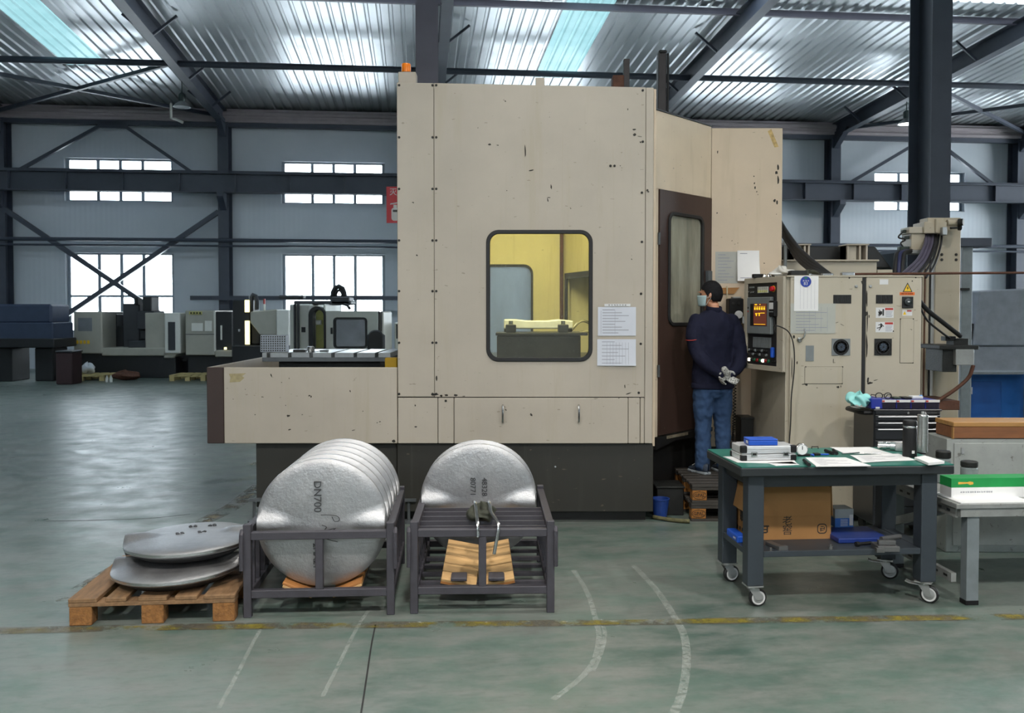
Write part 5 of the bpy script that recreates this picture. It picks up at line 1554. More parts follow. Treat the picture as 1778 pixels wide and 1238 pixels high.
def on(par, name, px0, px1, py0, py1, mat, y=YC, th=0.004, inset=0.0, bevel=0.0, mk=cbm):
    b = mk(); b.box(X(px0, y), X(px1, y), y - th, y + inset + 0.0005, Z(py1, y), Z(py0, y)); return b.build(name, mat, par, bevel=bevel)
m_white = M('white_label', (0.68, 0.69, 0.70), 0.5, 0, 0.03)
m_red = M('red_print', srgb(176, 60, 52), 0.5)
m_yel = M('warning_yellow', srgb(232, 190, 40), 0.5)
m_orange = M('orange_label', srgb(226, 110, 40), 0.5)
m_grey = M('mid_grey_plastic', srgb(120, 126, 128), 0.5)
for par, a, c in ((d1, 1446, 1477), (d2, 1520, 1549)):
    gr = on(par, 'vent_grille', a, c, 512, 527, m_kick, th=0.003)
    n_ = 9
    for i in range(n_):
        pa_ = a + (c - a) * (i + .5) / n_
        on(gr, 'slat', pa_ - .5, pa_ + .5, 513, 526, m_iron, th=0.006)
for par, a, c in ((d1, 1444, 1476), (d2, 1518, 1548)):
    fr = on(par, 'fan_frame', a, c, 588, 617, m_iron if par is d2 else m_grey, th=0.005)
    cx, cz = (X(a, YC) + X(c, YC)) / 2, (Z(588, YC) + Z(617, YC)) / 2
    for k, r in enumerate((0.058, 0.046, 0.034, 0.022)):
        b = cbm(); b.lathe([(r - .0018, 0), (r, .003), (r + .0018, 0), (r, -.001)], 28, Matrix.Translation((cx, YC - 0.009, cz)) @ Matrix.Rotation(math.pi / 2, 4, 'X')); b.build('guard_ring', m_kick, fr)
    b = cbm(); b.lathe([(0.062, 0), (0.062, 0.0015)], 28, Matrix.Translation((cx, YC - 0.0055, cz)) @ Matrix.Rotation(math.pi / 2, 4, 'X')); b.build('fan_opening', m_kick, fr)
    b = cbm(); b.lathe([(0.03, 0), (0.028, 0.003)], 20, Matrix.Translation((cx, YC - 0.0072, cz)) @ Matrix.Rotation(math.pi / 2, 4, 'X')); b.build('fan_hub', M('fan_hub_blue', srgb(70, 84, 100), 0.4), fr)
    for k in range(4):
        a_ = k * math.pi / 4 + .2
        b = cbm(); b.bar((cx - .06 * math.cos(a_), YC - .0105, cz - .06 * math.sin(a_)), (cx + .06 * math.cos(a_), YC - .0105, cz + .06 * math.sin(a_)), .003, .003); b.build('guard_spoke', m_kick, fr)
# door 1 details
on(d1, 'plate_seam', 1397.5, 1463.5, 636.6, 666.6, m_bolt, th=0.0012)
on(d1, 'access_plate', 1398, 1463, 637, 666, m_cab, th=0.003, bevel=0.001)
on(d1, 'data_plate', 1399, 1413, 600, 627, m_grey, th=0.003)
for px in (1486.5, 1511):
    p = at(px, 497, YC); b = cbm(); b.lathe([(0.012, 0), (0.012, .006), (.008, .01)], 14, Matrix.Translation((p.x, YC - .001, p.z)) @ Matrix.Rotation(math.pi / 2, 4, 'X')); b.build('lock', m_zinc, d1 if px < 1500 else d2)
p = at(1388, 590, YC)
b = cbm(); b.lathe([(0.022, 0), (0.02, .012), (.012, .02)], 14, Matrix.Translation((p.x, YC, p.z)) @ Matrix.Rotation(math.pi / 2, 4, 'X')); hd = b.build('door_handle', m_chrome, d1, smooth='angle')
b = cbm(); b.tube(catmull([(p.x, YC - .02, p.z), (p.x + .02, YC - .035, p.z + .02), (p.x + .03, YC - .04, p.z + .055), (p.x + .028, YC - .04, p.z + .085)], 4), 0.007, 8); b.build('lever', m_chrome, hd, smooth='angle')
# door 2 details
on(d2, 'small_label', 1526, 1541, 485, 494, m_white, th=0.001)
b = cbm(); b.prism([(X(1566, YC), Z(507, YC)), (X(1583, YC), Z(507, YC)), (X(1574.5, YC), Z(490.5, YC))], YC - 0.001, YC); wt = b.build('warning_triangle', m_bolt, d2)
b = cbm(); b.prism([(X(1568.2, YC), Z(505.8, YC)), (X(1580.8, YC), Z(505.8, YC)), (X(1574.5, YC), Z(493.3, YC))], YC - 0.0016, YC - .0009); b.build('triangle_field', m_yel, wt)
b = cbm(); q = [(1575.5, 496), (1572.6, 501), (1574.6, 500.7), (1573.3, 505), (1576.6, 499.4), (1574.8, 499.6)]; b.prism([(X(a, YC), Z(c, YC)) for a, c in q], YC - 0.0022, YC - .0015); b.build('lightning_mark', m_bolt, wt)
ol = on(d2, 'orange_label', 1561, 1587, 507.5, 512.5, m_orange, th=0.001)
glyphs('label_text', m_bolt, ol, Matrix.Translation(Vector((X(1574, YC), YC - .001, Z(510, YC))) - CL), 8, 0.012, 1.0, seed=9)
sw = on(d2, 'main_switch', 1565, 1584, 515, 535, m_kick, th=0.01, bevel=0.002)
b = cbm(); p = at(1575, 524, YC); b.lathe([(0.03, 0), (0.028, .016), (.02, .02)], 20, Matrix.Translation((p.x, YC - .01, p.z)) @ Matrix.Rotation(math.pi / 2, 4, 'X')); b.build('rotary_knob', M('dark_teal_plastic', srgb(36, 44, 46), 0.4), sw, smooth='angle')
b = cbm(); b.box(p.x - .008, p.x + .008, YC - .032, YC - .029, p.z - .004, p.z + .004); b.build('knob_mark', m_white, sw)
cl_ = on(d2, 'caution_label', 1566, 1583, 538, 548, m_white, th=0.001)
on(cl_, 'red_field', 1574, 1582, 538.5, 541, m_red, th=0.0016)
b = cbm(); b.prism([(X(1566.8, YC), Z(546.5, YC)), (X(1573, YC), Z(546.5, YC)), (X(1569.9, YC), Z(540, YC))], YC - 0.0016, YC - .0009); b.build('triangle_field', m_yel, cl_)
for py0, py1 in ((534, 552), (559, 577)):
    dl = on(d2, 'danger_label', 1520, 1551, py0, py1, m_white, th=0.001)
    on(dl, 'red_field', 1536, 1550, py0 + .6, py0 + 4.4, m_red, th=0.0016)
    for k in range(5):
        on(dl, 'text_line', 1537, 1549 - (k % 3), py0 + 6.5 + k * 2.2, py0 + 7.4 + k * 2.2, m_ink, th=0.0014)
    b = cbm(); c0 = lambda a, q: (X(a, YC), Z(py0 + q, YC))
    if py0 == 534:
        b.prism([c0(1531.5, 2.5), c0(1534, 2.5), c0(1534, 14), c0(1531.5, 14)], YC - .0016, YC - .0009)
        b.prism([c0(1524, 7), c0(1531, 6.2), c0(1531, 11), c0(1525, 11.5)], YC - .0016, YC - .0009)
    else:
        b.prism([c0(1528.5, 2), c0(1530.5, 3), c0(1531.5, 9), c0(1527.5, 10)], YC - .0016, YC - .0009)
    for (a1, q1, a2, q2) in (((1524, 13, 1531, 9.5), (1525, 15, 1530, 11), (1525.5, 4, 1529, 8)) if py0 == 534 else ((1529, 9, 1522, 11), (1529, 9.5, 1525.5, 14.5), (1530, 4, 1534, 8), (1529, 4, 1524.5, 5.5))):
        pa_, pb_ = Vector((X(a1, YC), YC - .0013, Z(py0 + q1, YC))), Vector((X(a2, YC), YC - .0013, Z(py0 + q2, YC)))
        b.bar(pa_, pb_, 0.0006, 0.006, (0, 0, 1))
    b.build('pictogram', m_bolt, dl)
on(d2, 'plate_seam', 1562.4, 1586.4, 552.7, 630.6, m_bolt, th=0.0012)
on(d2, 'access_plate', 1563, 1586, 553, 630, m_cab, th=0.003, bevel=0.001)
for a in ((1563.5, 554), (1585.5, 554), (1585, 630), (1399, 637), (1463, 637), (1462, 666), (1551, 575), (1590, 482)):
    p = at(*a, YC) - CL
    d = dup(bolt0, cab); d.location = p; d.scale = (.55, .55, .55)
cbm_T0 = T0
T0 = TC   # chips parented to the cabinet
rng = random.Random(5)
for a in ((1505, 520, .012, .14), (1504, 545, .02, .05), (1506, 560, .01, .2), (1505, 600, .014, .2), (1509, 550, .01, .03), (1455, 672, .03, .02), (1460, 671, .008, .02), (1395, 667, .04, .008), (1400, 668, .02, .02), (1510, 665, .05, .02, .2), (1520, 660, .05, .006, .2), (1507, 660, .02, .05), (1498, 490, .03, .03),
          (1453, 560, .03, .004, .4), (1462, 564, .04, .004, -.5), (1378, 585, .02, .03), (1447, 627, .006, .04), (1384, 630, .01, .03), (1375, 640, .008, .2)):
    chip(*a, y=YC, par=cab)
T0 = cbm_T0
# laminated sheets fixed to the door, and the paper with the round sticker
def wall_paper(lab, px0, px1, py0, py1, y, lines=0, mat=m_paper, name='paper_notice', cols=(), curl=0.0, th=0.0012, grid_=False):
    c = at((px0 + px1) / 2, py1, y)
    o = thing(name, lab, 'paper', c)
    x0, x1, z0, z1 = X(px0, y) - c.x, X(px1, y) - c.x, 0.0, Z(py0, y) - c.z
    b = MB()
    def fn(u, v):
        return (x0 + (x1 - x0) * u, -0.0015 - curl * (1 - v) ** 2 * (0.3 + 0.7 * u), z0 + (z1 - z0) * v)
    b.grid(fn, 7, 9); b.build('sheet', mat, o, solid=th)
    def ln(u0, u1, v, hgt, m=m_ink, nm='print_line'):
        b = MB(); b.grid(lambda u, w: Vector(fn(u0 + (u1 - u0) * u, v + hgt * (w - .5))) + Vector((0, -th / 2 - .0006, 0)), 4, 2); b.build(nm, m, o)
    for k in range(lines):
        v = 0.9 - 0.8 * k / max(1, lines - 1)
        ln(0.12, 0.45 + 0.45 * ((k * 7 % 5) / 5), v, 0.022)
    for cc in cols:
        b = MB(); b.grid(lambda u, w: Vector(fn(cc + .006 * (u - .5), .06 + .82 * w)) + Vector((0, -th / 2 - .0006, 0)), 2, 6); b.build('rule_line', m_ink, o)
    return o
n83 = wall_paper('white checklist with round blue 83 sticker hanging on the cabinet', 1378, 1420, 479, 540, YC - .004, 0, cols=(.25, .4, .55, .7, .85), name='checklist')
c = at(1399, 489, YC - .006); o_ = c - Vector(n83.location)
b = MB(); b.lathe([(0.001, 0), (0.042, 0), (0.042, 0.0008), (0.001, .0008)], 28, Matrix.Translation((o_.x, -.0035, o_.z)) @ Matrix.Rotation(math.pi / 2, 4, 'X')); st = b.build('round_sticker', M('sticker_blue', srgb(34, 62, 160), 0.4), n83)
text('sticker_text', '83', 0.034, m_white, st, (o_.x, -.0052, o_.z - .016), extrude=0.0003)
glyphs('sticker_text', m_white, st, Matrix.Translation((o_.x, -.0046, o_.z + .006)), 3, 0.013, 1.45, seed=10)
b = MB(); b.prism([(o_.x - .016, o_.z + .034), (o_.x + .016, o_.z + .034), (o_.x, o_.z + .018)], -.0052, -.0045); b.build('green_mark', M('green_print', srgb(40, 130, 80), 0.5), st)
m_film = M('laminated_grey_print', srgb(176, 178, 170), 0.35, 0, 0.06)
wall_paper('wide laminated grey form below the checklist on the cabinet', 1372, 1450, 527, 579, YC - .0015, 9, m_film, 'laminated_form', cols=(.3, .42, .55, .68, .82))

# ------------------------------------------------------------------ operator console on the cabinet flank
PL = Vector((X(1294, 7.6), 7.6, 0)); PR = Vector((X(1362, YC), YC, 0))
pd = (PR - PL).normalized(); PWd = (PR - PL).length
pz0, pz1 = 1.172, 1.92
# local frame: x along the face from left to right, -y out of the face
con = thing('control_console', 'operator console with amber screen on the side of the cabinet', 'console', (PL.x, PL.y, pz0), math.atan2(pd.y, pd.x))
H = pz1 - pz0
b = MB(); b.prism([(0, 0), (PWd, 0), (PWd, 0.012), (0.0, 0.155)], 0, H, 'Z'); b.build('console_body', m_cab2, con, bevel=0.004)
b = MB(); b.ring(rrect(0, PWd, 0, H, .006, 2), rrect(0.045, PWd - .09, 0.04, H - .045, .006, 2), -0.014, 0.0); b.build('console_frame', m_cab2, con, bevel=0.003)
fp = MB().box(0.045, PWd - .09, -0.004, 0.0, 0.04, H - .045).build('face_plate', M('black_console_face', (0.02, 0.02, 0.021), 0.4), con)
fx0, fx1, fz0, fz1 = 0.045, PWd - .09, 0.04, H - .045
FWd = fx1 - fx0; FH = fz1 - fz0
def fb(name, u0, u1, v0, v1, th, mat, par=fp, bev=0.0, y=-0.004):
    return MB().box(fx0 + u0 * FWd, fx0 + u1 * FWd, y - th, y, fz1 - v1 * FH, fz1 - v0 * FH).build(name, mat, par, bevel=bev)
m_bez = M('grey_monitor_bezel', srgb(122, 128, 130), 0.45)
bz = fb('monitor_bezel', .07, .88, .17, .62, .03, m_bez, bev=.006)
fb('screen_recess', .20, .76, .25, .52, .002, m_kick, bz, y=-.034)
fb('screen_glass', .32, .75, .25, .515, .0015, emit('screen_brown_glow', srgb(96, 50, 38), 0.55), bz, y=-.036)
m_amb = emit('screen_amber_text', (1.0, 0.55, 0.02), 0.9)
for k in range(5): 
    fb('screen_mark', .345 + k * .078, .395 + k * .078, .295, .325, .0006, m_amb, bz, y=-.0375)
    fb('screen_mark', .345 + k * .078, .40 + k * .078, .283, .288, .0006, m_amb, bz, y=-.0375)
for u0, u1, v0, v1 in ((.36, .44, .255, .268), (.52, .56, .256, .264), (.38, .45, .366, .378), (.40, .44, .378, .40), (.50, .535, .362, .40), (.56, .70, .36, .368), (.34, .72, .498, .504), (.46, .56, .365, .37)):
    fb('screen_mark', u0, u1, v0, v1, .0006, m_amb, bz, y=-.0375)
fb('bezel_key', .105, .135, .29, .31, .003, m_iron, bz, y=-.034); fb('bezel_key', .105, .135, .335, .352, .003, m_red, bz, y=-.034)
fb('tape_slot', .05, .22, .035, .055, .003, m_bez)
pan = fb('key_panel', .34, .70, .045, .12, .004, m_white, bev=.001)
for r_ in range(2):
    for k in range(5):
        fb('key', .355 + k * .068, .405 + k * .068, .05 + r_ * .036, .078 + r_ * .036, .003, M('pale_yellow_key', srgb(206, 206, 140), 0.5) if r_ else m_film, pan, y=-.008)
def knob(u, v, r, th, mat, nm='button', par=fp):
    b = MB(); b.lathe([(r, 0), (r, th * .7), (r * .8, th)], 18, Matrix.Translation((fx0 + u * FWd, -.004, fz1 - v * FH)) @ Matrix.Rotation(math.pi / 2, 4, 'X')); return b.build(nm, mat, par, smooth='angle')
knob(.86, .075, .026, .004, m_yel, 'emergency_ring'); knob(.87, .075, .021, .03, M('emergency_red', srgb(206, 24, 40), 0.35), 'emergency_stop')
fb('white_plate', .765, .795, .055, .085, .003, m_white)
for u, v in ((.05, .1), (.13, .11), (.2, .105)): knob(u, v, .006, .012, m_chrome, 'toggle')
kb = fb('keyboard', .20, .80, .66, .79, .005, m_grey)
for r_ in range(6):
    for k in range(8):
        fb('key', .21 + k * .073, .272 + k * .073, .665 + r_ * .0205, .6815 + r_ * .0205, .003, m_bez, kb, y=-.009)
for k in range(9):
    for r_ in range(2):
        knob(.06 + k * .075, .825 + r_ * .05, .011, .012, m_iron if (k + r_) % 3 else m_bez, 'button')
m_lit = emit('lit_button', (1.0, 0.9, 0.7), 2.5)
for k, mt in enumerate((m_lit, m_iron, M('green_button', srgb(20, 90, 60), .4), M('red_button', srgb(150, 30, 30), .4), M('green_button', srgb(20, 90, 60), .4), m_lit, M('red_button', srgb(150, 30, 30), .4), M('green_button', srgb(20, 90, 60), .4))):
    knob(.07 + k * .095, .945, .014, .014, mt, 'indicator_button')
for u in (.88, .95): knob(u, .945, .009, .018, m_iron, 'key_switch')
# blue eraser-shaped knob, small hand unit hanging on the console
MB().cbox((fx0 + .9 * FWd, -.02, fz1 - .835 * FH), (.03, .03, .085)).build('blue_grip', m_blue, con, bevel=.01, seg=2)
hu = thing('hand_unit', 'small black hand unit with white display hung on the console edge', 'hand unit', (0, 0, 0)); hu.parent = None
CMx = Matrix.Translation((PL.x, PL.y, pz0)) @ Matrix.Rotation(math.atan2(pd.y, pd.x), 4, 'Z')
hu.matrix_basis = CMx @ Matrix.Translation((fx0 + .965 * FWd, -.016, fz1 - .30 * FH))
b = MB(); b.box(-.05, .035, -.03, 0, -.07, .055); b.build('unit_body', m_blackpl, hu, bevel=.006)
b = MB(); b.box(-.04, .018, -.032, -.03, -.012, .04); b.build('unit_display', m_white, hu)
for k in range(4): MB().box(-.038 + k * .015, -.029 + k * .015, -.033, -.03, -.036, -.028).build('unit_key', m_bez, hu)
p0 = hu.matrix_basis @ Vector((-.0, -.012, -.07))
b = MB(); b.tube(catmull([p0, p0 + Vector((0.0, -.03, -.12)), at(1345, 565, 6.96), at(1368, 575, 6.97), at(1378, 600, 6.98), at(1379, 640, 6.985), at(1374, 690, 6.99), at(1373, 730, 6.99), at(1370, 775, 6.99)], 6), .005, 6)
b.build('thin_cable', m_black, None, smooth=True, label='thin black cable hanging from the console down the cabinet edge', cat='cable')
MB().cyl((-.004, -.016, H * .5), (-.004, -.016, H * .58), .011, n=10).build('console_hinge', m_zinc, con)
# clutter on the console and cabinet top
crumple('white_rag', 'crumpled white rag lying on top of the console', 'rag', (X(1356, 7.35), 7.35, ZC + .001), (.17, .12, .085), M('white_rag_cloth', srgb(196, 194, 188), .9, 0, .15, 20, .5, 40), 8)
def top_item(name, lab, cat, px0, px1, y, h, dp, mat, z=None, bev=.004):
    x0, x1 = X(px0, y), X(px1, y); z = ZC + .001 if z is None else z
    b = MB(); b.box(-(x1 - x0) / 2, (x1 - x0) / 2, -dp / 2, dp / 2, 0, h)
    return b.build(name, mat, None, bevel=bev, label=lab, cat=cat, mtx=Matrix.Translation(((x0 + x1) / 2, y, z)))
top_item('dark_tool_box', 'flat dark tool box on top of the cabinet behind the checklist', 'box', 1368, 1397, 7.3, .045, .12, m_iron)
top_item('small_black_box', 'small black box at the left end of the console top', 'box', 1306, 1324, 7.45, .032, .06, m_blackpl, pz1 + .001)
top_item('steel_bracket', 'bright steel bracket strip on the front of the cabinet top', 'bracket', 1425, 1444, 7.2, .02, .05, m_chrome)
top_item('steel_bracket', 'bright steel angle strip right of the cable bundle on the cabinet', 'bracket', 1459, 1481, 7.2, .028, .05, m_chrome)
for k, (px, y) in enumerate(((1326, 7.42), (1334, 7.4), (1341, 7.38))):
    b = MB(); b.lathe([(.016, 0), (.02, .006), (.012, .022), (.016, .03)], 12)
    b.build('small_fitting', m_chrome, None, smooth='angle', label='small bright metal fitting on the console top, %s from the left' % ('first', 'second', 'third')[k], cat='fitting', group='metal fittings on the console', mtx=Matrix.Translation((X(px, y), y, pz1 + .001)))
b = MB(); b.tube([(0, 0, .008), (.03, .01, .008), (.09, .01, .008), (.1, 0, .008), (.09, -.012, .008), (.03, -.012, .008), (0, 0, .008)], .006, 6)
b.build('white_clip', M('white_plastic', (.75, .75, .75), .4), None, smooth=True, label='white wire clip lying on the console top', cat='clip', mtx=Matrix.Translation((X(1334, 7.3), 7.3, pz1 + .02)))
b = MB(); b.bar((0, 0, .008), (.14, .05, .008), .012, .008); b.cyl((.14, .05, 0), (.14, .05, .016), .016, n=12); b.cyl((0, 0, 0), (0, 0, .016), .013, n=12)
b.build('spanner', m_chrome, None, label='steel spanner lying on the cabinet top above the checklist', cat='spanner', mtx=Matrix.Translation((X(1405, 7.2), 7.2, ZC + .001)))
crumple('grey_rag', 'grey oily rag lump behind the spanner on the cabinet top', 'rag', (X(1404, 7.45), 7.45, ZC + .001), (.14, .12, .06), m_rag, 5)

# handwheel box, notices, cardboard on the rear cover ---------------------------------------
hb = at(1277, 561, 8.1)
hw = thing('handwheel_box', 'black handwheel box with white dial on the wall beside the worker', 'handwheel', (hb.x, 8.12, hb.z))
b = MB(); b.box(-.065, .065, -.05, .078, 0, .22); b.build('box_body', m_blackpl, hw, bevel=.008)
b = MB(); b.lathe([(.036, 0), (.036, .012), (.03, .018), (.012, .02)], 24, Matrix.Translation((.02, -.05, .075)) @ Matrix.Rotation(math.pi / 2, 4, 'X')); b.build('dial', m_white, hw, smooth='angle')
for x in (-.03, .02): MB().lathe([(.012, 0), (.012, .01)], 12, Matrix.Translation((x, -.05, .175)) @ Matrix.Rotation(math.pi / 2, 4, 'X')).build('selector', m_iron, hw)
MB().box(-.03, .045, -.04, .04, .22, .236).build('magnet_holder', m_zinc, hw, bevel=.003)
def coil(name, lab, pts, r, R, turns, rad=0.004):
    pts = catmull(pts, 8); L = len(pts)
    out = []
    n = turns * 8
    for i in range(n + 1):
        t = i / n * (L - 1); k = min(int(t), L - 2); f = t - k
        p = pts[k].lerp(pts[k + 1], f); a = 2 * math.pi * i / 8
        out.append(p + Vector((R * math.cos(a), R * math.sin(a), 0)))
    b = MB(); b.tube(out, rad, 5); return b.build(name, m_black, None, smooth=True, label=lab, cat='cable')
coil('coiled_cable', 'black coiled cable hanging beside the worker and his glove', [at(1274, 560, 8.08), at(1276, 620, 8.05), at(1276, 680, 8.02), at(1274, 740, 8.05), at(1273, 770, 8.1)], 0, .012, 46)
coil('coiled_cable', 'black coiled cable hanging below the operator console', [at(1326, 700, 7.95), at(1327, 730, 7.9), at(1323, 770, 7.92)], 0, .02, 15, .006)
m_sleeve = M('plastic_sleeve', srgb(172, 172, 164), .3, 0, .06)
wall_paper('grey plastic sleeve with a printed list on the rear cover', 1241, 1280, 437, 492, 8.2, 9, m_sleeve, 'list_sleeve')
wp2 = wall_paper('white paper notice with curled corner beside the list sleeve', 1279, 1317, 435, 488, 8.19, 2, curl=.06)
b = MB(); b.prism([(-.13, 0), (.12, 0.004), (.07, -.055), (-.09, -.05)], 0, .006); b.build('cardboard_scrap', m_card, None, label='torn strip of brown cardboard below the list sleeve', cat='cardboard', mtx=Matrix.Translation(at(1261, 500, 8.19)))
b = MB(); b.cyl((0, 0, 0), (0, 0, .33), .007, n=8); b.build('steel_rod', M('pale_rod', srgb(200, 190, 160), .4), None, label='thin pale rod standing behind the worker at the rear cover', cat='rod', mtx=Matrix.Translation(at(1262, 560, 8.185)))
bb_ = at(1303, 770, 8.1)
bn = thing('black_bin', 'black metal bin standing at the foot of the rear cover', 'bin', (X(1303, 8.08), 8.06, 0))
b = MB(); b.box(-.11, .002, -.1, .1, 0.0, .70); b.build('bin_body', m_kick, bn, bevel=.004)
b = MB(); b.box(-.115, .006, -.105, .105, .70, .715); b.build('bin_rim', m_iron, bn)

# notices on the machine front ----------------------------------------------------------------
hd_ = wall_paper('white drawing in a holder right of the machine window', 1038, 1104, 533, 583, YM - .002, 9, M('blue_white_paper', srgb(206, 210, 220), .6, 0, .03), 'drawing_notice', cols=(.08, .45))
x_ = at(1072, 532, YM - .004) - Vector(hd_.location)
b = MB(); b.box(x_.x - .1, x_.x + .1, -.004, 0, x_.z - .0, x_.z + .02); ls = b.build('label_strip', m_white, hd_)
glyphs('strip_text', m_bolt, ls, Matrix.Translation((x_.x, -.004, x_.z + .01)), 7, 0.011, 1.9, seed=11)
fm_ = wall_paper('white table form curling below the drawing on the machine front', 1037, 1104, 589, 635, YM - .002, 7, M('blue_white_paper', srgb(206, 210, 220), .6, 0, .03), 'table_form', cols=(.25, .33, .41, .49, .57, .65, .73, .81), curl=.012)
# ------------------------------------------------------------------ stacked pallets the worker stands on
m_oilwood = M('oil_stained_wood', srgb(58, 54, 50), 0.55, 0, 0.3, 6, 0.3, 25, stretch=(1, 6, 6))
m_oilblock = M('stained_chip_block', srgb(150, 98, 42), 0.8, 0, 0.4, 30, 0.5, 60, dirt=srgb(40, 34, 26), dirt_at=0.58)
PX0, PY0 = 1.405, 7.07
for k, lab in enumerate(('lower oil stained pallet of the stack under the worker', 'upper oil stained pallet the worker stands on')):
    pallet('wooden_pallet', lab, (PX0 + (0.006 if k else 0), PY0, 0.1445 * k), 0, 0.70, 0.78, [(0, .12), (.15, .27), (.30, .42), (.45, .57), (.60, .72), (.75, .87), (.90, 1.0)], m_oilwood, m_oilblock, 'stacked pallets under the worker', 'GPAL', True, True)
ct = thing('chip_tray', 'black oily chip tray on the floor below the operator door', 'tray', (1.26, 7.5, 0))
b = MB(); b.box(-.09, .125, -.22, .05, 0, .22); b.build('tray_body', m_kick, ct, bevel=.005)
b = MB(); b.box(-.1, .135, -.23, .06, .22, .235); b.build('tray_rim', m_iron, ct, bevel=.003)
b = MB(); b.lathe([(.05, 0), (.07, .15), (.074, .15), (.074, .16), (.068, .16), (.05, .02)], 20)
b.build('blue_bucket', M('dark_blue_bucket', srgb(30, 60, 130), .45), None, smooth='angle', label='small blue bucket in the dark corner beside the machine base', cat='bucket', mtx=Matrix.Translation((1.182, 7.19, 0)))
b = MB(); b.tube(catmull([(1.12, 7.15, .018), (1.2, 7.08, .018), (1.3, 7.02, .018), (1.38, 7.0, .018)], 6), [.016] * 19, 8)
b.build('oily_rope', M('oily_rope', srgb(96, 92, 62), .8, 0, .4, 40, .5, 80), None, smooth=True, label='oily greenish absorbent rope on the floor before the pallets', cat='rope')

# ------------------------------------------------------------------ tool chest
m_chest = M('black_chest_paint', (0.018, 0.02, 0.024), 0.35, 0.1, 0.1)
m_pull = M('aluminium_pull', (0.62, 0.63, 0.64), 0.35, 0.6, 0.04)
TY = 6.5
tx0, tx1 = X(1520, TY), X(1636, TY)
tl = Vector(((tx0 + tx1) / 2, TY + .2, 0))
chest = thing('tool_chest', 'black tool chest with silver drawer pulls behind the bench', 'tool chest', tl)
TT = Matrix.Translation(-tl); cm = lambda: MB(TT)
zt_ = Z(711, TY)
b = cm(); b.box(tx0, tx1, TY + .012, TY + .4, 0.1, zt_ - .012); b.build('chest_body', m_chest, chest, bevel=.006)
b = cm(); b.box(tx0 - .006, tx1 + .006, TY - .004, TY + .41, zt_ - .012, zt_); b.build('chest_top', m_chest, chest, bevel=.004)
rows_ = [(713, 720), (721, 731), (732, 742), (743, 764), (765, 786), (787, 808), (809, 840), (841, 880)]
for i, (p0, p1) in enumerate(rows_):
    b = cm(); b.box(tx0 + .006, tx1 - .006, TY, TY + .012, Z(p1, TY) + .003, Z(p0, TY)); dr = b.build('drawer', m_chest, chest, bevel=.003)
    if i: 
        zz = Z(p0 + 2.2, TY); b = cm(); b.box(X(1525.5, TY), X(1628, TY), TY - .014, TY, zz - .006, zz + .002); b.build('drawer_pull', m_pull, dr, bevel=.002)
p = at(1577, 717, TY); b = cm(); b.lathe([(.008, 0), (.008, .004)], 12, Matrix.Translation((p.x, TY, p.z)) @ Matrix.Rotation(math.pi / 2, 4, 'X')); b.build('lock', m_chrome, chest)
b = cm(); b.prism([(X(1608, TY), Z(715, TY)), (X(1609.2, TY), Z(715, TY)), (X(1609.4, TY), Z(717.2, TY)), (X(1610.8, TY), Z(717.4, TY)), (X(1609.6, TY), Z(719, TY)), (X(1608, TY), Z(719, TY))], TY - .001, TY); b.build('chest_emblem', m_white, chest)
glyphs('chest_lettering', m_grey, chest, Matrix.Translation(Vector((X(1620, TY), TY - .0002, Z(717, TY))) - tl), 9, 0.007, 1.1, seed=12, strokes=4)
b = cm(); b.tube([(tx0, TY + .06, zt_ - .03), (tx0 - .05, TY + .06, zt_ - .03), (tx0 - .07, TY + .1, zt_ - .03), (tx0 - .07, TY + .34, zt_ - .03), (tx0 - .05, TY + .38, zt_ - .03), (tx0, TY + .38, zt_ - .03)], .016, 8); b.build('push_handle', m_blackpl, chest, smooth='angle')
for x in (tx0 + .05, tx1 - .05):
    for y in (TY + .06, TY + .34):
        b = cm(); b.lathe([(.02, -.012), (.05, -.012), (.05, .012), (.02, .012)], 20, Matrix.Translation((x, y, .05)) @ Matrix.Rotation(math.pi / 2, 4, 'Y')); b.build('wheel', m_tyre_b, chest, smooth='angle')
def chest_thing(name, lab, cat, px, dy=.1):
    return thing(name, lab, cat, (X(px, TY + dy), TY + dy, zt_ + .0005))
# four open-front parts boxes in a row
m_pblue = M('violet_blue_plastic', srgb(58, 62, 150), .4, 0, .08)
for k in range(4):
    a, c = 1531 + k * 25.3, 1531 + (k + 1) * 25.3 - 1.2
    w = X(c, TY + .05) - X(a, TY + .05)
    t = thing('parts_box', 'violet blue parts box with white label strip on the tool chest, %s in the row' % ('first', 'second', 'third', 'last')[k], 'parts box', (X((a + c) / 2, TY + .05), TY + .03, zt_ + .0005), 0, 'parts boxes on the tool chest')
    b = MB(); b.box(-w / 2, w / 2, .006, .24, 0, .062); b.build('box_body', m_pblue, t, bevel=.003)
    b = MB(); b.box(-w / 2, w / 2, 0, .006, 0.048, .066); b.build('label_strip', m_white, t)
    b = MB(); b.box(-w / 2 + .004, w / 2 - .004, .002, .006, 0.003, .046); b.build('clear_front', M('smoky_dark_plastic', srgb(36, 32, 48), .15), t)
    b = MB(); b.box(-w / 2, -w / 2 + .018, -.001, 0, 0.05, .062); b.build('red_mark', m_red, t)
t = chest_thing('blue_plastic_tray', 'dark blue plastic tray left of the parts boxes', 'tray', 1521, .12)
b = MB(); b.box(-.06, .02, -.08, .12, 0, .075); b.build('tray_body', M('royal_blue_plastic', srgb(36, 52, 150), .4), t, bevel=.004)
b = MB(); b.box(-.03, .0, -.082, -.08, .002, .014); b.build('label', m_white, t)
crumple('teal_cloth', 'crumpled pale teal cloth on the left of the tool chest', 'cloth', (X(1497, TY + .06), TY + .1, zt_ + .001), (.15, .16, .13), M('pale_teal_cloth', srgb(150, 216, 214), .85, 0, .08, 12, .3, 40), 13, 30, 20)
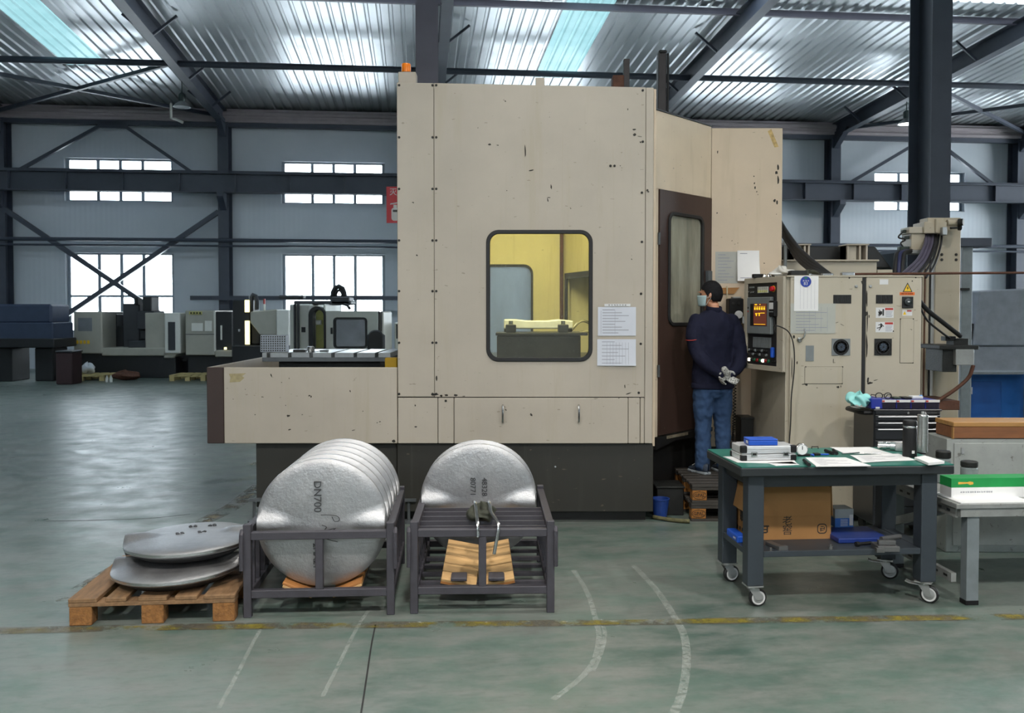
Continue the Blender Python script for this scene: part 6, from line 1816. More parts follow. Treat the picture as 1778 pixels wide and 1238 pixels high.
crumple('grey_glove', 'grey work glove lying under the teal cloth', 'glove', (X(1494, TY + .02), TY + .05, zt_ + .001), (.10, .08, .035), M('grey_glove_cloth', srgb(150, 150, 146), .9, 0, .2, 20, .4, 40), 21)
gs = thing('safety_glasses', 'black framed glasses on top of the parts boxes', 'glasses', (X(1535, TY + .1), TY + .1, zt_ + .0645))
for s in (-1, 1):
    b = MB(); b.tube([(s * .032 + .026 * math.cos(a_), 0, .024 + .022 * math.sin(a_)) for a_ in [q * math.pi / 8 for q in range(16)]], .0035, 6, True); b.build('rim', m_blackpl, gs, smooth=True)
    b = MB(); b.tube([(s * .058, 0, .03), (s * .06, .07, .028), (s * .058, .1, .006)], .003, 6); b.build('temple', m_blackpl, gs)
    b = MB(); b.lathe([(.001, 0), (.023, 0), (.023, .001)], 16, Matrix.Translation((s * .032, 0, .024)) @ Matrix.Rotation(math.pi / 2, 4, 'X')); b.build('lens', m_pane, gs)
b = MB(); b.tube([(-.008, 0, .03), (0, 0, .034), (.008, 0, .03)], .003, 6); b.build('bridge', m_blackpl, gs)
for nm, lab, cat, px, dx, dy, h, mt in (('black_phone', 'black phone lying on the parts boxes', 'phone', 1573, .055, .1, .012, m_blackpl), ('white_packet', 'white packet at the right end of the parts boxes', 'packet', 1591, .08, .07, .02, m_white), ('green_pad', 'dark green pad lying between the glasses and the phone', 'pad', 1556, .05, .08, .012, M('dark_green', srgb(50, 62, 52), .6)), ('blue_stopper', 'small light blue cap beside the white packet', 'cap', 1600, .02, .02, .026, M('light_blue_plastic', srgb(90, 160, 230), .4))):
    b = MB(); b.box(-dx / 2, dx / 2, -dy / 2, dy / 2, 0, h); b.build(nm, mt, None, bevel=.003, label=lab, cat=cat, mtx=Matrix.Translation((X(px, TY + .15), TY + .15, zt_ + .0645)))
# wooden box on a grey locker
lk = thing('grey_locker', 'scratched pale grey steel locker right of the tool chest', 'locker', (X(1648, 6.15), 6.15, 0))
m_lock = M('scratched_grey_paint', srgb(160, 164, 160), .5, .1, .12, 7, dirt=srgb(112, 112, 106), dirt_at=.6)
zw0, zw1 = Z(762, 6.15), Z(733, 6.15)
b = MB(); b.box(0, .8, .01, .33, 0, zw0 - .001); b.build('locker_body', m_lock, lk, bevel=.004)
b = MB(); b.box(.045, .7, 0, .01, .05, zw0 - .03); ld_ = b.build('locker_door', m_lock, lk, bevel=.002)
b = MB(); b.box(.09, .11, -.008, 0, zw0 - .1, zw0 - .06); b.build('door_latch', m_zinc, ld_)
for k in range(6): MB().box(.08, .14, -.002, .0, .38 + k * .025, .386 + k * .025).build('louvre', m_iron, ld_)
wb_ = thing('wooden_box', 'brown wooden chest with lighter lid edge on the grey locker', 'box', (X(1658, 6.15), 6.15, zw0))
m_wood = M('varnished_wood', srgb(132, 86, 54), .45, 0, .2, 4, .1, 30, stretch=(1, 8, 8))
m_wood2 = M('light_varnished_wood', srgb(172, 128, 74), .45, 0, .15, 4, .1, 30, stretch=(1, 8, 8))
b = MB(); b.box(0, .75, 0, .26, 0.003, (zw1 - zw0) * .72); b.build('box_body', m_wood, wb_, bevel=.003)
b = MB(); b.box(-.004, .754, -.004, .264, (zw1 - zw0) * .72 + .001, zw1 - zw0); b.build('box_lid', m_wood2, wb_, bevel=.003)
b = MB(); b.box(-.006, .0, -.006, 0.02, 0, (zw1 - zw0) * .7); b.build('corner_strip', m_wood2, wb_)

m_bgk_ = M('dark_machine_recess', srgb(26, 28, 30), .5)
# ------------------------------------------------------------------ coolant unit behind the cabinet
YU = 8.55
cu = thing('coolant_unit', 'cream coolant unit with black belt and clamps behind the cabinet', 'machine unit', (X(1440, YU), 8.9, 0))
TU = Matrix.Translation(-Vector((X(1440, YU), 8.9, 0))); um = lambda: MB(TU)
xa, xb = X(1357, YU), X(1521, YU)
b = um(); b.box(xa, xb, YU, 9.4, 0, Z(454, YU)); b.build('unit_body', m_cab, cu, bevel=.005)
b = um(); b.box(xa - .01, xb + .01, YU - .03, 9.42, Z(454, YU), Z(451, YU)); b.build('unit_top', m_cab2, cu, bevel=.003)
b = um(); b.prism([(X(1357, 8.8), Z(452, 8.8)), (X(1548, 8.8), Z(467, 8.8)), (X(1518, 8.8), Z(428, 8.8)), (X(1357, 8.8), Z(427, 8.8))], 8.8, 9.3); b.build('black_belt', m_kick, cu, bevel=.01)
b = um(); b.box(X(1521, YU) + .012, X(1550, YU), YU + .02, 9.3, 0, Z(468, YU)); b.build('side_box', m_cab, cu, bevel=.004)
for a, c in ((1376, 1406), (1467, 1506)):
    cl2 = um(); z0_, z1_ = Z(451, YU), Z(426, YU)
    cl2.box(X(a, YU), X(c, YU), YU - .02, YU + .2, z1_, z1_ + .012); k = cl2.build('clamp_plate', m_beige, cu, bevel=.002)
    for q in (a + 2, (a + c) / 2 + 3, c - 5):
        b = um(); b.box(X(q, YU), X(q + 3, YU), YU - .01, YU + .18, z0_, z1_); b.build('clamp_web', m_beige, k)
    b = um(); b.box(X(a + 2, YU), X((a + c) / 2, YU), YU + .02, YU + .18, z0_, z1_); b.build('clamp_block', m_cab2, k)
b = um(); b.box(X(1360, 8.45), X(1364.5, 8.45), 8.44, 8.47, 1.2, Z(400, 8.45)); b.build('guide_rod', m_grey, cu)
b = um(); b.box(X(1358.5, 8.45), X(1366, 8.45), 8.43, 8.48, Z(425, 8.45), Z(418, 8.45)); b.build('rod_collar', m_zinc, cu)
tp = thing('covered_machine', 'dark tarpaulin covered machine far behind the cabinets', 'machine', (X(1555, 15.0), 15.6, 0))
o_ = Vector((X(1555, 15.0), 15.6, 0)); b = MB(Matrix.Translation(-o_)); b.prism([(X(1505, 15), 0), (X(1624, 15), 0), (X(1624, 15), Z(440, 15)), (X(1600, 15), Z(428, 15)), (X(1560, 15), Z(433, 15)), (X(1505, 15), Z(440, 15))], 15, 16.4); b.build('tarpaulin', M('dark_grey_tarpaulin', srgb(70, 78, 88), .6, 0, .2, 2, .3, 6), tp, bevel=.05)
b = MB(Matrix.Translation(-o_)); b.box(X(1502, 15), X(1626, 15), 14.95, 16.45, 0, .12); b.build('base_skid', m_bgk_, tp)
bd = thing('cable_bundle', 'bundle of thick black cables drooping onto the cabinet top', 'cables', at(1440, 478, 7.6))
for k in range(4):
    o_ = Vector(bd.location)
    pts_ = [at(1345, 368 + k * 7, 8.7), at(1362 + k * 1, 398 + k * 6, 8.4), at(1385 - k, 430 + k * 5, 8.1), at(1412 - k * 2, 455 + k * 4, 7.85), at(1444 - k * 3, 480, 7.65 - k * .02)]
    b = MB(Matrix.Translation(-o_)); b.tube(catmull(pts_, 6), .022, 8); b.build('cable', m_black, bd, smooth=True)

# ------------------------------------------------------------------ hydraulic tower
YT = 9.0
tl2 = Vector((X(1644, YT), YT + .15, 0))
tw = thing('hydraulic_tower', 'cream machine tower with valve block, hoses and guide rods', 'machine tower', tl2)
T2 = Matrix.Translation(-tl2); tm = lambda: MB(T2)
m_tower = worn_paint('tower_enamel', srgb(176, 166, 146))
b = tm(); b.box(X(1622, YT), X(1666, YT), YT, YT + .35, 0, Z(378, YT)); b.build('tower_column', m_tower, tw, bevel=.006)
for a in ((1635, 442), (1660, 442), (1635, 451), (1660, 451)):
    d = dup(bolt0, tw); d.location = at(*a, YT) - tl2; d.scale = (1.5, 1.5, 1.5)
for px, m_, r in ((1601.5, m_black, .014), (1606, m_tower, .014), (1610, m_rust, .012), (1613.5, m_tower, .02), (1618, m_iron, .016)):
    b = tm(); b.cyl((X(px, YT - .02), YT + .05, 0), (X(px, YT - .02), YT + .05, Z(424, YT)), r, n=12); b.build('guide_rod', m_, tw, smooth='angle')
# valve block
def tbx(name, a, c, p0, p1, y0, y1, mat, par=tw, bev=.004):
    b = tm(); b.box(X(a, y0), X(c, y0), y0, y1, Z(p1, y0), Z(p0, y0)); return b.build(name, mat, par, bevel=bev)
vb = tbx('valve_block', 1602, 1641, 385, 405, YT - .15, YT + .1, m_tower)
tbx('valve_cover', 1608, 1636, 378, 386, YT - .12, YT + .06, m_tower, vb)
tbx('valve_body', 1580, 1604, 404, 434, YT - .1, YT + .12, m_tower, vb)
tbx('valve_plate', 1576, 1608, 394, 405, YT - .12, YT + .08, m_cab2, vb)
tbx('manifold', 1573, 1612, 434, 440, YT - .13, YT + .1, m_zinc, vb)
tbx('valve_rib', 1622, 1626, 380, 404, YT - .17, YT - .14, m_tower, vb)
tbx('valve_rib', 1634, 1642, 394, 408, YT - .2, YT - .14, m_zinc, vb)
for a, c, p0, p1 in ((1566, 1580, 399, 404), (1568, 1582, 410, 415), (1560, 1578, 428, 434)):
    tbx('connector', a, c, p0, p1, YT - .06, YT, M('dark_green_connector', srgb(44, 56, 50), .5), vb)
b = tm(); p = at(1662, 387, YT - .1); b.cyl(p - Vector((.1, 0, 0)), p + Vector((.03, 0, 0)), .032, n=18); b.build('pump_motor', m_tower, vb, smooth='angle')
b = tm(); p = at(1664, 386, YT - .14); b.cyl(p, p + Vector((.035, -.03, 0)), .034, n=18); b.build('motor_cap', m_iron, vb, smooth='angle')
b = tm(); p = at(1650, 396, YT - .12); b.cyl(p, p + Vector((.09, 0, .005)), .012, n=10); q_ = p + Vector((.09, 0, .005)); b.lathe([(.006, -.02), (.028, -.01), (.028, .012), (.008, .02)], 12, Matrix.Translation(q_) @ Matrix.Rotation(math.pi / 2, 4, 'Y')); b.build('hand_knob', m_iron, vb, smooth='angle')
m_hose = M('purple_grey_hose', srgb(84, 80, 96), .5, 0, .1)
for k in range(6):
    a = 1608 + k * 5.5
    b = tm(); b.tube(catmull([at(a, 408, YT - .05), at(a - 2, 425, YT - .2), at(a - 14 + k, 450, YT - .4), at(a - 32 + 3 * k, 468, YT - .6), at(a - 48 + 4 * k, 482, YT - .75)], 6), .016 if k < 4 else .011, 8); b.build('hose', m_hose if k < 3 else m_black, tw, smooth=True)
for k in range(3):
    a = 1555 + k * 6
    b = tm(); b.tube(catmull([at(1575 + k * 4, 436, YT - .1), at(a + 3, 440, YT - .2), at(a, 455, YT - .3), at(a - 2, 484, YT - .4)], 6), .022, 8); b.build('hose', m_black if k != 1 else M('navy_hose', srgb(44, 48, 84), .5), tw, smooth=True)
b = tm(); b.tube(catmull([at(1568, 402, YT - .05), at(1560, 412, YT - .06), at(1572, 416, YT - .05), at(1564, 422, YT - .05), at(1570, 431, YT - .05)], 5), .008, 6); b.build('thin_hose', m_black, tw, smooth=True)
b = tm(); b.tube([at(1462, 476, 8.25), at(1600, 475, 8.25), at(1720, 474, 8.25), at(1900, 473, 8.25)], .011, 8); b.build('cross_pipe', m_rust, tw)
mo = tbx('drive_box', 1637, 1662, 606, 646, 8.45, 8.8, m_iron)
tbx('drive_motor', 1660, 1692, 606, 634, 8.4, 8.75, M('grey_motor', srgb(150, 152, 150), .4, .3, .15), mo)
tbx('motor_bracket', 1632, 1700, 600, 607, 8.4, 8.9, m_iron, mo)
tbx('connector', 1656, 1682, 588, 602, 8.5, 8.65, m_iron, mo); tbx('connector', 1642, 1660, 584, 592, 8.5, 8.6, m_blackpl, mo)
b = tm(); b.tube(catmull([at(1594, 520, 8.35), at(1612, 540, 8.4), at(1640, 562, 8.45), at(1668, 584, 8.5)], 6), .022, 8); b.build('power_cable', m_black, tw, smooth=True)
b = tm(); b.tube(catmull([at(1596, 530, 8.38), at(1610, 556, 8.42), at(1636, 578, 8.46), at(1650, 588, 8.5)], 6), .01, 6); b.build('power_cable', m_black, tw, smooth=True)
b = tm(); b.tube(catmull([at(1690, 634, 8.5), at(1682, 655, 8.5), at(1660, 675, 8.5), at(1626, 698, 8.5)], 6), .018, 8); b.build('power_cable', m_rust, tw, smooth=True)
tbx('lower_cover', 1604, 1668, 696, 712, 8.5, 9.0, m_rust)
# grey steel stand and blue locker further back
sp = thing('grey_stand', 'grey blue steel stand behind the machine tower', 'stand', (X(1674, 9.7), 9.7, 0))
s0_ = Vector((X(1674, 9.7), 9.7, 0))
b = MB(Matrix.Translation(-s0_)); b.box(X(1665, 9.7), X(1683, 9.7), 9.65, 9.75, 0, Z(428, 9.7)); b.build('stand_post', m_bgrey, sp, bevel=.004)
b = MB(Matrix.Translation(-s0_)); b.box(X(1664, 9.6), X(1720, 9.6), 9.6, 9.9, Z(428, 9.6), Z(413, 9.6)); b.build('stand_arm', m_steel, sp, bevel=.004)
b = MB(Matrix.Translation(-s0_)); b.box(X(1663, 9.6), X(1684, 9.6), 9.62, 9.78, Z(504, 9.6), Z(500, 9.6)); b.build('post_clamp', m_iron, sp)
bl_ = thing('blue_locker', 'bright blue steel locker at the far right edge', 'locker', (X(1730, 11.3), 11.5, 0))
o_ = Vector((X(1730, 11.3), 11.5, 0)); b = MB(Matrix.Translation(-o_)); b.box(X(1679, 11.3), X(1790, 11.3), 11.3, 11.8, 0, Z(650, 11.3)); b.build('locker_body', M('blue_locker_paint', srgb(36, 104, 180), .45), bl_, bevel=.01)
b = MB(Matrix.Translation(-o_)); b.box(X(1683, 11.29), X(1740, 11.29), 11.285, 11.3, .1, Z(662, 11.3)); b.build('locker_door', M('blue_locker_door', srgb(30, 92, 168), .45), bl_, bevel=.004)
b = MB(Matrix.Translation(-o_)); b.box(X(1684, 11.28), X(1689, 11.28), 11.27, 11.285, Z(684, 11.3), Z(672, 11.3)); b.build('door_handle', m_white, bl_)
MBx = MB(); MBx.box(X(1675, 11.0), X(1800, 11.0), 10.9, 11.25, Z(645, 11.0) - .03, Z(645, 11.0))
gsh = thing('grey_shelf_unit', 'grey steel shelf in front of the blue locker', 'shelf', (0, 0, 0))
MBx.build('shelf_board', m_bgrey, gsh, bevel=.004)
for px in (1678, 1795):
    MB().box(X(px, 11.0), X(px + 6, 11.0), 10.95, 11.2, 0, Z(645, 11.0) - .03).build('shelf_leg', m_bgrey, gsh)
wm_ = thing('white_machine', 'pale grey machine with slanted cover at the right edge', 'machine', (X(1730, 14.0), 14.5, 0))
o_ = Vector((X(1730, 14.0), 14.5, 0)); b = MB(Matrix.Translation(-o_)); b.prism([(X(1690, 14), Z(600, 14)), (X(1800, 14), Z(600, 14)), (X(1800, 14), Z(500, 14)), (X(1699, 14), Z(505, 14))], 14, 15.5); b.build('cover', M('pale_machine_paint', srgb(176, 180, 188), .5), wm_, bevel=.02)
b = MB(Matrix.Translation(-o_)); b.box(X(1684, 14.1), X(1800, 14.1), 14.1, 15.4, 0, Z(600, 14.1)); b.build('base', M('pale_machine_paint', srgb(176, 180, 188), .5), wm_, bevel=.02)
b = MB(Matrix.Translation(-o_)); b.box(X(1684, 14.05), X(1690, 14.05), 14.05, 14.1, Z(590, 14), Z(562, 14)); b.build('dark_slot', m_kick, wm_)
# ------------------------------------------------------------------ the worker
m_navy = M('navy_jacket_cloth', srgb(27, 29, 48), 0.85, 0, 0.14, 9, 0.25, 140, 0.2)
m_jeans = M('blue_denim', srgb(54, 76, 108), 0.9, 0, 0.25, 7, 0.3, 180, 0.2)
m_skin = M('skin', srgb(196, 142, 112), 0.5, 0, 0.06, 20)
m_hair = M('short_black_hair', (0.010, 0.010, 0.012), 0.7, 0, 0.4, 60, 0.5, 160, 0.15)
m_mask = M('light_blue_face_mask', srgb(178, 206, 212), 0.7, 0, 0.05)
m_glove = M('soiled_white_glove', srgb(196, 196, 192), 0.9, 0, 0.2, 25, 0.5, 150, dirt=srgb(96, 96, 92), dirt_at=0.5)
m_shoe = M('dark_blue_shoe', srgb(46, 56, 70), 0.7, 0, 0.25, 25)
m_sole = M('pale_shoe_sole', srgb(150, 158, 164), 0.7)

PZ = 0.289
PER = Vector((X(1238, 7.6), 7.6, PZ))
per = thing('person', 'person in navy jacket and jeans standing with gloved hands clasped behind', 'person', PER, math.radians(13))
per.scale = (0.95, 0.97, 0.97)

def ell(b, c, r, rot=(0, 0, 0), n=16, m=10):
    mt = Matrix.Translation(c) @ Euler(rot).to_matrix().to_4x4()
    b.grid(lambda u, v: mt @ Vector((r[0] * math.cos(math.pi * (v - .5)) * math.cos(2 * math.pi * u), r[1] * math.cos(math.pi * (v - .5)) * math.sin(2 * math.pi * u), r[2] * math.sin(math.pi * (v - .5)))), n, m, True)
def loft(b, secs, n=24, pw=2.3):
    """secs: (cx, cy, cz, rx, ry)"""
    S = secs
    def fn(u, v):
        t = v * (len(S) - 1); k = min(int(t), len(S) - 2); f = t - k
        p0 = S[max(0, k - 1)]; p1 = S[k]; p2 = S[k + 1]; p3 = S[min(len(S) - 1, k + 2)]
        q = [0.5 * (2 * p1[i] + (p2[i] - p0[i]) * f + (2 * p0[i] - 5 * p1[i] + 4 * p2[i] - p3[i]) * f * f + (3 * p1[i] - p0[i] - 3 * p2[i] + p3[i]) * f ** 3) for i in range(5)]
        a = 2 * math.pi * u; c, s = math.cos(a), math.sin(a)
        return (q[0] + q[3] * math.copysign(abs(c) ** (2 / pw), c), q[1] + q[4] * math.copysign(abs(s) ** (2 / pw), s), q[2])
    nv = (len(S) - 1) * 5 + 1
    b.grid(fn, n, nv, True)
    # end caps
    for v in (0.0, 1.0):
        ring = [fn(i / n, v) for i in range(n)]
        b._add(ring, [tuple(range(n))])
def limb(b, pts, rad, n=14):
    P = catmull([(*p,) for p in pts], 6)
    k = len(rad)
    R = []
    for i in range(len(P)):
        t = i / (len(P) - 1) * (k - 1); j = min(int(t), k - 2); f = t - j; f = f * f * (3 - 2 * f)
        R.append(rad[j] * (1 - f) + rad[j + 1] * f)
    b.tube(P, R, n)
    ell(b, P[0], (R[0],) * 3); ell(b, P[-1], (R[-1],) * 3)
tex = bpy.data.textures.new('cloth_folds', 'CLOUDS'); tex.noise_scale = 0.09; tex.noise_depth = 2
tex2 = bpy.data.textures.new('small_folds', 'CLOUDS'); tex2.noise_scale = 0.045; tex2.noise_depth = 1
def fuse(o, voxel, sm=4, disp=0.0, tx=None):
    r = o.modifiers.new('fuse', 'REMESH'); r.mode = 'VOXEL'; r.voxel_size = voxel; r.use_smooth_shade = True
    if sm:
        s = o.modifiers.new('smooth', 'SMOOTH'); s.iterations = sm; s.factor = 0.5
    if disp:
        d = o.modifiers.new('folds', 'DISPLACE'); d.texture = tx or tex; d.strength = disp; d.mid_level = 0.5; d.texture_coords = 'LOCAL'
    return o

# arms: local frame x right, y forward (away from camera side), z up
SHL, SHR = (-0.16, 0.0, 1.31), (0.168, 0.0, 1.31)
ELL_, ELR = (-0.185, -0.06, 1.06), (0.222, -0.075, 1.05)
WRL, WRR = (-0.02, -0.185, 0.875), (0.075, -0.185, 0.86)
# jacket
b = MB()
loft(b, [(0, .0, .74, .185, .125), (0, -.005, .84, .19, .13), (0, .0, .98, .178, .118), (0, .0, 1.12, .188, .122), (0, .0, 1.24, .20, .122), (0, -.005, 1.325, .195, .105), (0, -.01, 1.385, .115, .078), (0, -.012, 1.415, .062, .062)])
limb(b, [SHL, ((-.195), -.02, 1.20), ELL_, (-.14, -.145, .96), WRL], [.071, .070, .064, .058, .048])
limb(b, [SHR, ((.208), -.03, 1.20), ELR, (.18, -.14, .945), WRR], [.071, .070, .064, .058, .048])
jk = fuse(b.build('jacket', m_navy, per), .011, 5, .02)
b = MB()
b.lathe([(.063, 0), (.070, .01), (.066, .045), (.061, .05), (.057, .045), (.057, .0)], 28, Matrix.Translation((0, -.012, 1.395)) @ Matrix.Rotation(math.radians(10), 4, 'X') @ Matrix.Diagonal((1, 1.08, 1, 1)))
b.build('collar', m_navy, jk, smooth=True)
b = MB(); b.tube([(-.275, -.035, 1.155), (-.265, -.075, 1.153), (-.235, -.098, 1.155), (-.20, -.095, 1.16)], .004, 6); b.build('sleeve_piping', M('red_piping', srgb(170, 50, 46), .6), jk)
b = MB(); b.lathe([(.192, 0), (.197, .01), (.196, .045), (.19, .05), (.18, .02)], 36, Matrix.Translation((0, -.002, .735)) @ Matrix.Diagonal((1, .68, 1, 1))); b.build('hem_band', m_navy, jk, smooth=True)
# jeans
b = MB()
loft(b, [(0, .0, .90, .16, .105), (0, -.005, .80, .168, .118), (0, -.008, .72, .165, .115), (0, 0, .66, .14, .09)])
limb(b, [(-.085, -.003, .72), (-.09, .0, .56), (-.088, .005, .42), (-.092, -.005, .25), (-.10, -.01, .075)], [.095, .088, .072, .07, .066])
limb(b, [(.085, -.003, .72), (.095, .01, .56), (.102, .015, .42), (.108, .01, .25), (.112, .0, .075)], [.095, .088, .072, .07, .066])
jn = fuse(b.build('jeans', m_jeans, per), .011, 4, .022, tex2)
# body under the clothes: one continuous figure with neck and head
HEADM = Matrix.Translation((-.012, .022, 1.545)) @ Matrix.Rotation(math.radians(56), 4, 'Z')
b = MB()
loft(b, [(0, 0, .72, .13, .085), (0, 0, .95, .145, .09), (0, 0, 1.2, .16, .09), (0, -.005, 1.33, .13, .075), (0, -.005, 1.40, .055, .055), (-.004, .006, 1.47, .052, .056)])
for sh, el, wr in ((SHL, ELL_, WRL), (SHR, ELR, WRR)):
    limb(b, [Vector(sh) * .97, el, wr], [.05, .038, .028])
for sx in (-1, 1):
    limb(b, [(sx * .085, 0, .75), (sx * .095, .005, .42), (sx * .105, -.005, .06)], [.07, .045, .035])
def hp(v): return HEADM @ Vector(v)
def headfn(u, v):
    a = 2 * math.pi * u; e = math.pi * (v - .5)
    x, y, z = math.cos(e) * math.cos(a), math.cos(e) * math.sin(a), math.sin(e)
    rx, ry, rz = .076, .094, .112
    if z < 0:                       # jaw narrows downwards, chin forward
        k = -z
        rx *= 1 - .32 * k ** 1.5; ry *= 1 - .22 * k ** 1.5
        yy = y * ry + .018 * k
    else:
        yy = y * ry - .006 * z
    if y > .55 and -.35 < z < .25:  # flatter face
        yy -= .006
    return hp((x * rx, yy, z * rz))
b.grid(headfn, 30, 20, True)
ell(b, hp((0, .094, -.024)), (.012, .014, .013)); ell(b, hp((0, .089, .0)), (.008, .010, .022))      # nose
ell(b, hp((0, .080, .022)), (.045, .010, .009))                                                        # brow
ell(b, hp((0, .088, -.062)), (.022, .01, .008)); ell(b, hp((0, .08, -.088)), (.022, .016, .014))      # mouth, chin
for s in (-1, 1):
    ell(b, hp((s * .078, -.004, -.008)), (.009, .017, .03), (0.2, 0, math.radians(48)))               # ears
body = fuse(b.build('body', m_skin, per), .0075, 2)
for s in (-1, 1):
    b = MB(); ell(b, hp((s * .03, .083, .004)), (.011, .008, .007)); b.build('eye', M('dark_eye', (.02, .015, .012), .2), body, smooth=True)
# hair cap: covers top, back and sides
b = MB()
def hairfn(u, v):
    a = 2 * math.pi * u
    front = max(0.0, math.sin(a))
    lo = -.5 + 1.12 * front ** .9 + (.16 if abs(math.cos(a)) > .8 and math.sin(a) > -.25 else 0)
    e = math.pi / 2 * (1 - v) + math.asin(max(-.9, min(.9, lo))) * v
    x, y, z = math.cos(e) * math.cos(a), math.cos(e) * math.sin(a), math.sin(e)
    rr = 1.09 - .03 * v + .015 * math.sin(9 * a) * v
    rx, ry, rz = .076 * rr, .094 * rr, .112 * 1.06
    if z < 0:
        k = -z; rx *= 1 - .25 * k ** 1.5; ry *= 1 - .2 * k ** 1.5
    return hp((x * rx, y * ry - (.006 * z if z > 0 else 0), z * rz))
b.grid(hairfn, 40, 18, True)
hr = b.build('hair', m_hair, per, smooth=True, solid=.008)
d = hr.modifiers.new('tousle', 'DISPLACE'); d.texture = tex2; d.strength = .006; d.texture_coords = 'LOCAL'
# face mask with ear loops
b = MB()
def maskfn(u, v):
    a = math.radians(90 + (u - .5) * 150); z = -.008 - .092 * v
    k = max(0, -z / .112); rx = .080 * (1 - .28 * k ** 1.5); ry = .098 * (1 - .2 * k ** 1.5)
    bulge = .02 * math.exp(-((u - .5) / .16) ** 2) * (1 - .5 * v)
    return hp((rx * math.cos(a), ry * math.sin(a) + .018 * k + bulge, z))
b.grid(maskfn, 20, 8); mk_ = b.build('face_mask', m_mask, per, smooth=True, solid=.003)
for s in (-1, 1):
    for zz in (-.032, -.09):
        b = MB(); b.tube([hp((s * .074, .03, zz)), hp((s * .083, .008, zz * .55 - .004)), hp((s * .086, -.014, -.004 if zz > -.05 else -.03))], .0022, 6); b.build('ear_loop', m_hub, mk_)
# shoes
for sx, fx_, fy_, rz_ in ((-1, -.10, -.005, math.radians(-14)), (1, .112, .005, math.radians(-4))):
    sm_ = Matrix.Translation((fx_, fy_, 0)) @ Matrix.Rotation(-rz_, 4, 'Z')
    b = MB(sm_)
    def shoe(u, v):
        y = -.085 + .265 * v; a = 2 * math.pi * u
        w = .034 + .014 * math.sin(math.pi * min(1, v * 1.15)) ; w *= 1 if v < .85 else math.sqrt(max(.02, 1 - ((v - .85) / .15) ** 2))
        w *= 1 if v > .08 else math.sqrt(max(.05, 1 - ((.08 - v) / .08) ** 2))
        h = (.095 if v < .35 else .095 - .05 * min(1, (v - .35) / .4)); h *= .55 if v > .93 else 1
        return (w * math.cos(a), y, .012 + max(0, (h - .012) * (.5 + .5 * math.sin(a))))
    b.grid(shoe, 18, 18, True); so = b.build('shoe', m_shoe, per, smooth=True)
    b = MB(sm_); b.prism([(w * .0, 0) for w in ()] or [(-.034, -.083), (.034, -.083), (.046, .0), (.05, .09), (.038, .155), (0, .18), (-.038, .155), (-.048, .09), (-.044, 0)], 0, .022, 'Z'); b.build('sole', m_sole, so, bevel=.005)
    b = MB(sm_)
    for k in range(3): b.tube([(-.03, .05 + k * .025, .083 - k * .012), (0, .052 + k * .025, .096 - k * .014), (.03, .05 + k * .025, .083 - k * .012)], .003, 5)
    b.build('laces', m_hub, so)
# gloved hands clasped behind the back: palm, four fingers, thumb
def glove(name, M0_, mirror, curl):
    b = MB(M0_)
    s = -1 if mirror else 1
    ell(b, (0, 0, -.035), (.040, .020, .050)); limb(b, [(0, 0, .03), (0, 0, -.01)], [.033, .034])
    for k, (fx2, L) in enumerate(((-.028, .042), (-.0095, .050), (.0095, .047), (.027, .037))):
        p0 = Vector((fx2 * 1.02, 0, -.07)); p1 = p0 + Vector((0, -.012 * curl, -L * .45)); p2 = p1 + Vector((0, -.026 * curl, -L * .28)); p3 = p2 + Vector((0, -.024 * curl, -L * .10))
        limb(b, [p0, p1, p2, p3], [.0105, .0100, .0095, .008], 10)
    limb(b, [(s * .034, -.002, -.022), (s * .056, -.012, -.045), (s * .058, -.024, -.07)], [.0125, .0115, .0095], 10)
    o = b.build(name, m_glove, per); fuse(o, .0042, 1); return o
glove('glove', Matrix.Translation((.012, -.225, .89)) @ Matrix.Scale(.88, 4) @ Euler((math.radians(8), math.radians(-38), math.radians(6))).to_matrix().to_4x4(), False, 1.6)
glove('glove', Matrix.Translation((.03, -.2, .86)) @ Matrix.Scale(.88, 4) @ Euler((math.radians(4), math.radians(62), math.radians(10))).to_matrix().to_4x4(), True, 1.7)
# ------------------------------------------------------------------ machines and things far back in the hall
m_bgm = M('grey_machine_paint', srgb(168, 166, 154), .5, 0, .08, 3)
m_bgl = M('light_machine_paint', srgb(224, 224, 216), .5, 0, .06, 3)
m_bgd = M('dark_machine_paint', srgb(52, 54, 58), .5, 0, .15, 3)
m_bgk = M('dark_machine_recess', srgb(26, 28, 30), .5)
m_yglow = emit('yellow_work_light', (1.0, .9, .45), 1.6)
class BG:
    def __init__(self, name, lab, cat, px, y, group=None):
        self.o = Vector((X(px, y), y, 0)); self.t = thing(name, lab, cat, self.o, 0, group)
    def box(self, name, a, c, p0, p1, y, dp, mat, par=None, bev=.02):
        b = MB(Matrix.Translation(-self.o)); b.box(X(a, y), X(c, y), y, y + dp, max(0, Z(p1, y)), Z(p0, y)); return b.build(name, mat, par or self.t, bevel=bev)
    def poly(self, name, pts, y, dp, mat, par=None, bev=.02):
        b = MB(Matrix.Translation(-self.o)); b.prism([(X(a, y), max(0, Z(p, y))) for a, p in pts], y, y + dp); return b.build(name, mat, par or self.t, bevel=bev)
    def tube(self, name, pts, y, r, mat, par=None):
        b = MB(Matrix.Translation(-self.o)); b.tube([at(a, p, y) for a, p in pts], r, 8); return b.build(name, mat, par or self.t, smooth=True)
Y1 = 22.3
g_ = BG('milling_machine', 'grey milling machine before the left cross braced window', 'machine', 215, Y1 + 1)
g_.box('base', 131, 304, 612, 660, Y1, 2.0, m_bgk)
k = g_.box('cabinet', 128, 177, 541, 614, Y1 - .1, 1.6, m_bgm)
g_.box('panel_sign', 136, 160, 552, 575, Y1 - .11, .01, M('pale_panel_print', srgb(120, 124, 128), .5), k, 0)
